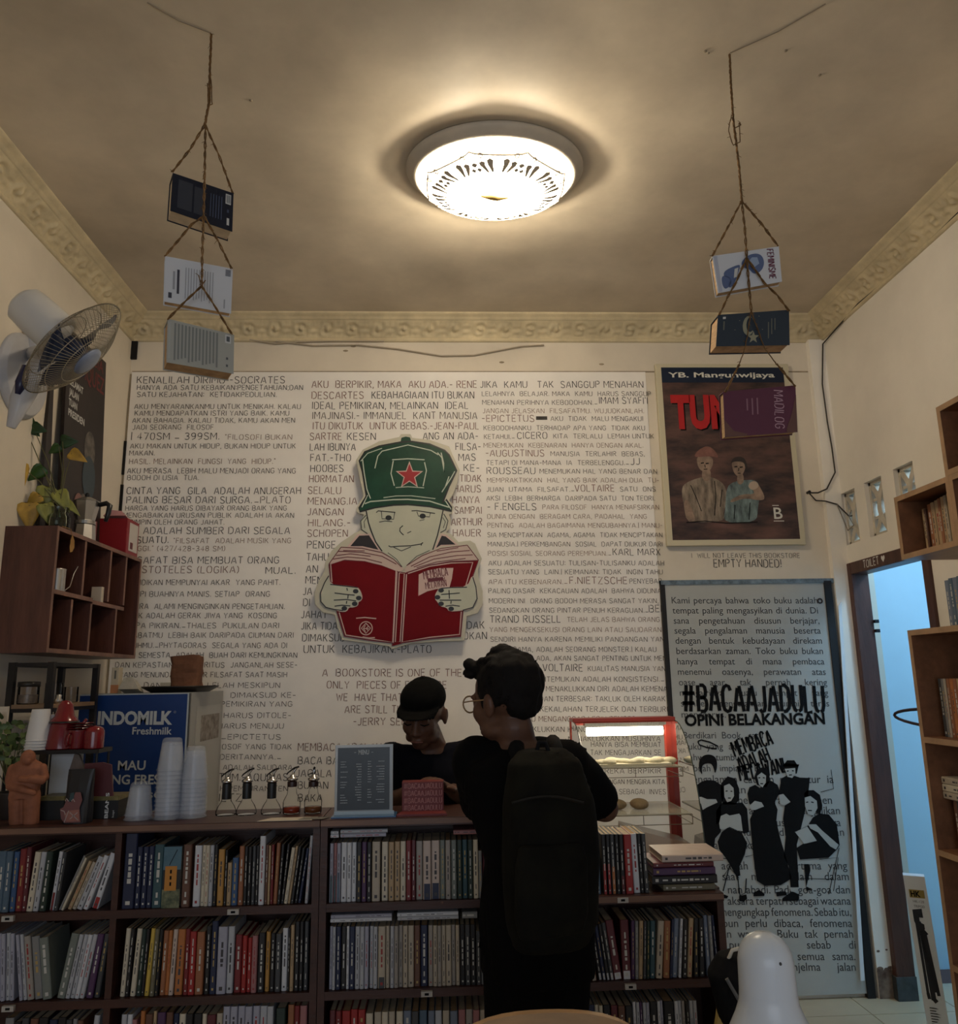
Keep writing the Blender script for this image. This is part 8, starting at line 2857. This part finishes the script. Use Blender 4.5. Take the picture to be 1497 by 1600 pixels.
bm_.rings([(bp(860, 1478, .20), sd * .085, fwd_c * .060), (bp(862, 1440, .205), sd * .105, fwd_c * .075), (bp(862, 1340, .205), sd * .112, fwd_c * .078), (bp(858, 1250, .20), sd * .108, fwd_c * .070), (bp(850, 1190, .185), sd * .090, fwd_c * .05), (bp(846, 1170, .175), sd * .055, fwd_c * .03)], 24)
m_camo = mat('dark_camouflage_nylon', (.008, .0075, .0045), .9, vs=9, col2=(.0015, .0015, .0015), spec=.15)
fuse(bm_, 'pack_body', m_camo, bk, .008, 3, .006, 14)
bm_ = MB()
bm_.rings([(bp(862, 1462, .285), sd * .075, fwd_c * .020), (bp(862, 1430, .293), sd * .085, fwd_c * .030), (bp(862, 1350, .290), sd * .085, fwd_c * .030), (bp(860, 1318, .28), sd * .075, fwd_c * .018)], 20)
fuse(bm_, 'front_pocket', m_camo, bk, .006, 3, .003, 14)
bm_ = MB()
bm_.tube([bp(800 + 8 * k, 1255 - 10 * math.sin(k / 14 * PI), .284 - .0 * k) for k in range(15)], .0035, 6)
bm_.build('zip', mat('grey_zip', (.012, .012, .012), .4, .5), bk)
for sx, x_ in ((-1, 806), (1, 868)):
    bm_ = MB()
    bm_.tube([bp(x_ + 10, 1200, .13), bp(x_, 1172, .085), bp(x_ - 4 * sx, 1160, .0), bp(x_ - 4 * sx, 1180, -.10)], [.018, .020, .020, .018], 10)
    bm_.build('shoulder_strap', mat('black_nylon', (.012, .012, .014)), bk, smooth=True)
bm_ = MB()
bm_.tube([bp(838, 1176, .19), bp(842, 1160, .185), bp(852, 1160, .185), bp(858, 1176, .19)], .005, 8)
bm_.build('top_handle', mat('black_nylon', (.012, .012, .014)), bk, smooth=True)

# barista behind the counter, looking down
YB = 2.93
hb_c = P(661, 1113, YB)
Fb, Ub = Vector((-.27, -.90, -.34)), Vector((-.05, -.33, .94))
nk = P(676, 1168, YB + .08)
ch_ = P(680, 1228, YB + .10)
wa = Vector((ch_.x + .0, YB + .16, 1.0 - .08))
pe = Vector((ch_.x + .0, YB + .20, .80))
shR, shL = P(611, 1190, YB + .06), P(742, 1180, YB + .06)
elR, elL = Vector((shR.x - .04, YB - .02, 1.03)), Vector((shL.x + .03, YB - .03, 1.03))
wrR, wrL = Vector((shR.x + .08, 2.80, 1.10)), Vector((shL.x - .08, 2.80, 1.10))
bar, qb, Rb = person('person in a black cap and dark shirt looking down behind the counter', pe, wa, ch_, nk, Vector((-1, 0, 0)), (shL, shR), (elL, elR), (wrL, wrR), (Vector((.10 - .05, YB + .2, .44)), Vector((-.12, YB + .2, .44))), (Vector((.07, YB + .22, .085)), Vector((-.13, YB + .22, .085))), hb_c, Fb, Ub, m_navy, (.85, .85), (Vector((0, 0, 1)), Vector((0, 0, 1))), .96)
cp = MB()
cp.ball(qb(0, -.012, .050), (.081, .099, .068), 24, 14, R=Rb)
cp.ball(qb(0, -.012, .100), (.045, .055, .022), 16, 10, R=Rb)
cp.ball(qb(0, -.012, .124), (.008, .008, .006), 8, 6, R=Rb)
for k in range(17):
    a_ = (k - 8) / 8
    cp.limb([qb(.068 * a_, .060 * (1 - .35 * a_ * a_), .034), qb(.070 * a_, .10 - .030 * a_ * a_, .034 - .006 * a_ * a_), qb(.064 * a_, .138 - .050 * a_ * a_, .026 - .012 * a_ * a_)], [.007, .005, .0035], 8)
fuse(cp, 'cap', mat('black_cap_cloth', (.003, .003, .003), .95, spec=.1), bar, .0042, 3)
hr = MB()
hr.ball(qb(0, -.062, -.006), (.060, .042, .052), 16, 10, R=Rb)
for s in (-1, 1):
    hr.ball(qb(s * .067, -.008, .0), (.008, .018, .026), 10, 8, R=Rb)
    br = MB()
    br.limb([qb(s * .014, .089, .014), qb(s * .030, .088, .017), qb(s * .048, .078, .012)], [.004, .0045, .003], 8)
    br.limb([qb(s * .018, .0855, -.010), qb(s * .031, .0865, -.013), qb(s * .044, .079, -.010)], [.0022, .0026, .002], 6)
    br.build('eyebrow', m_hair, bar, smooth=True)
fuse(hr, 'hair', m_hair, bar, .003, 1)
lp = MB()
lp.limb([qb(-.020, .090, -.071), qb(0, .0965, -.070), qb(.020, .090, -.071)], [.0025, .0035, .0025], 8)
lp.build('mouth', m_lip, bar, smooth=True)
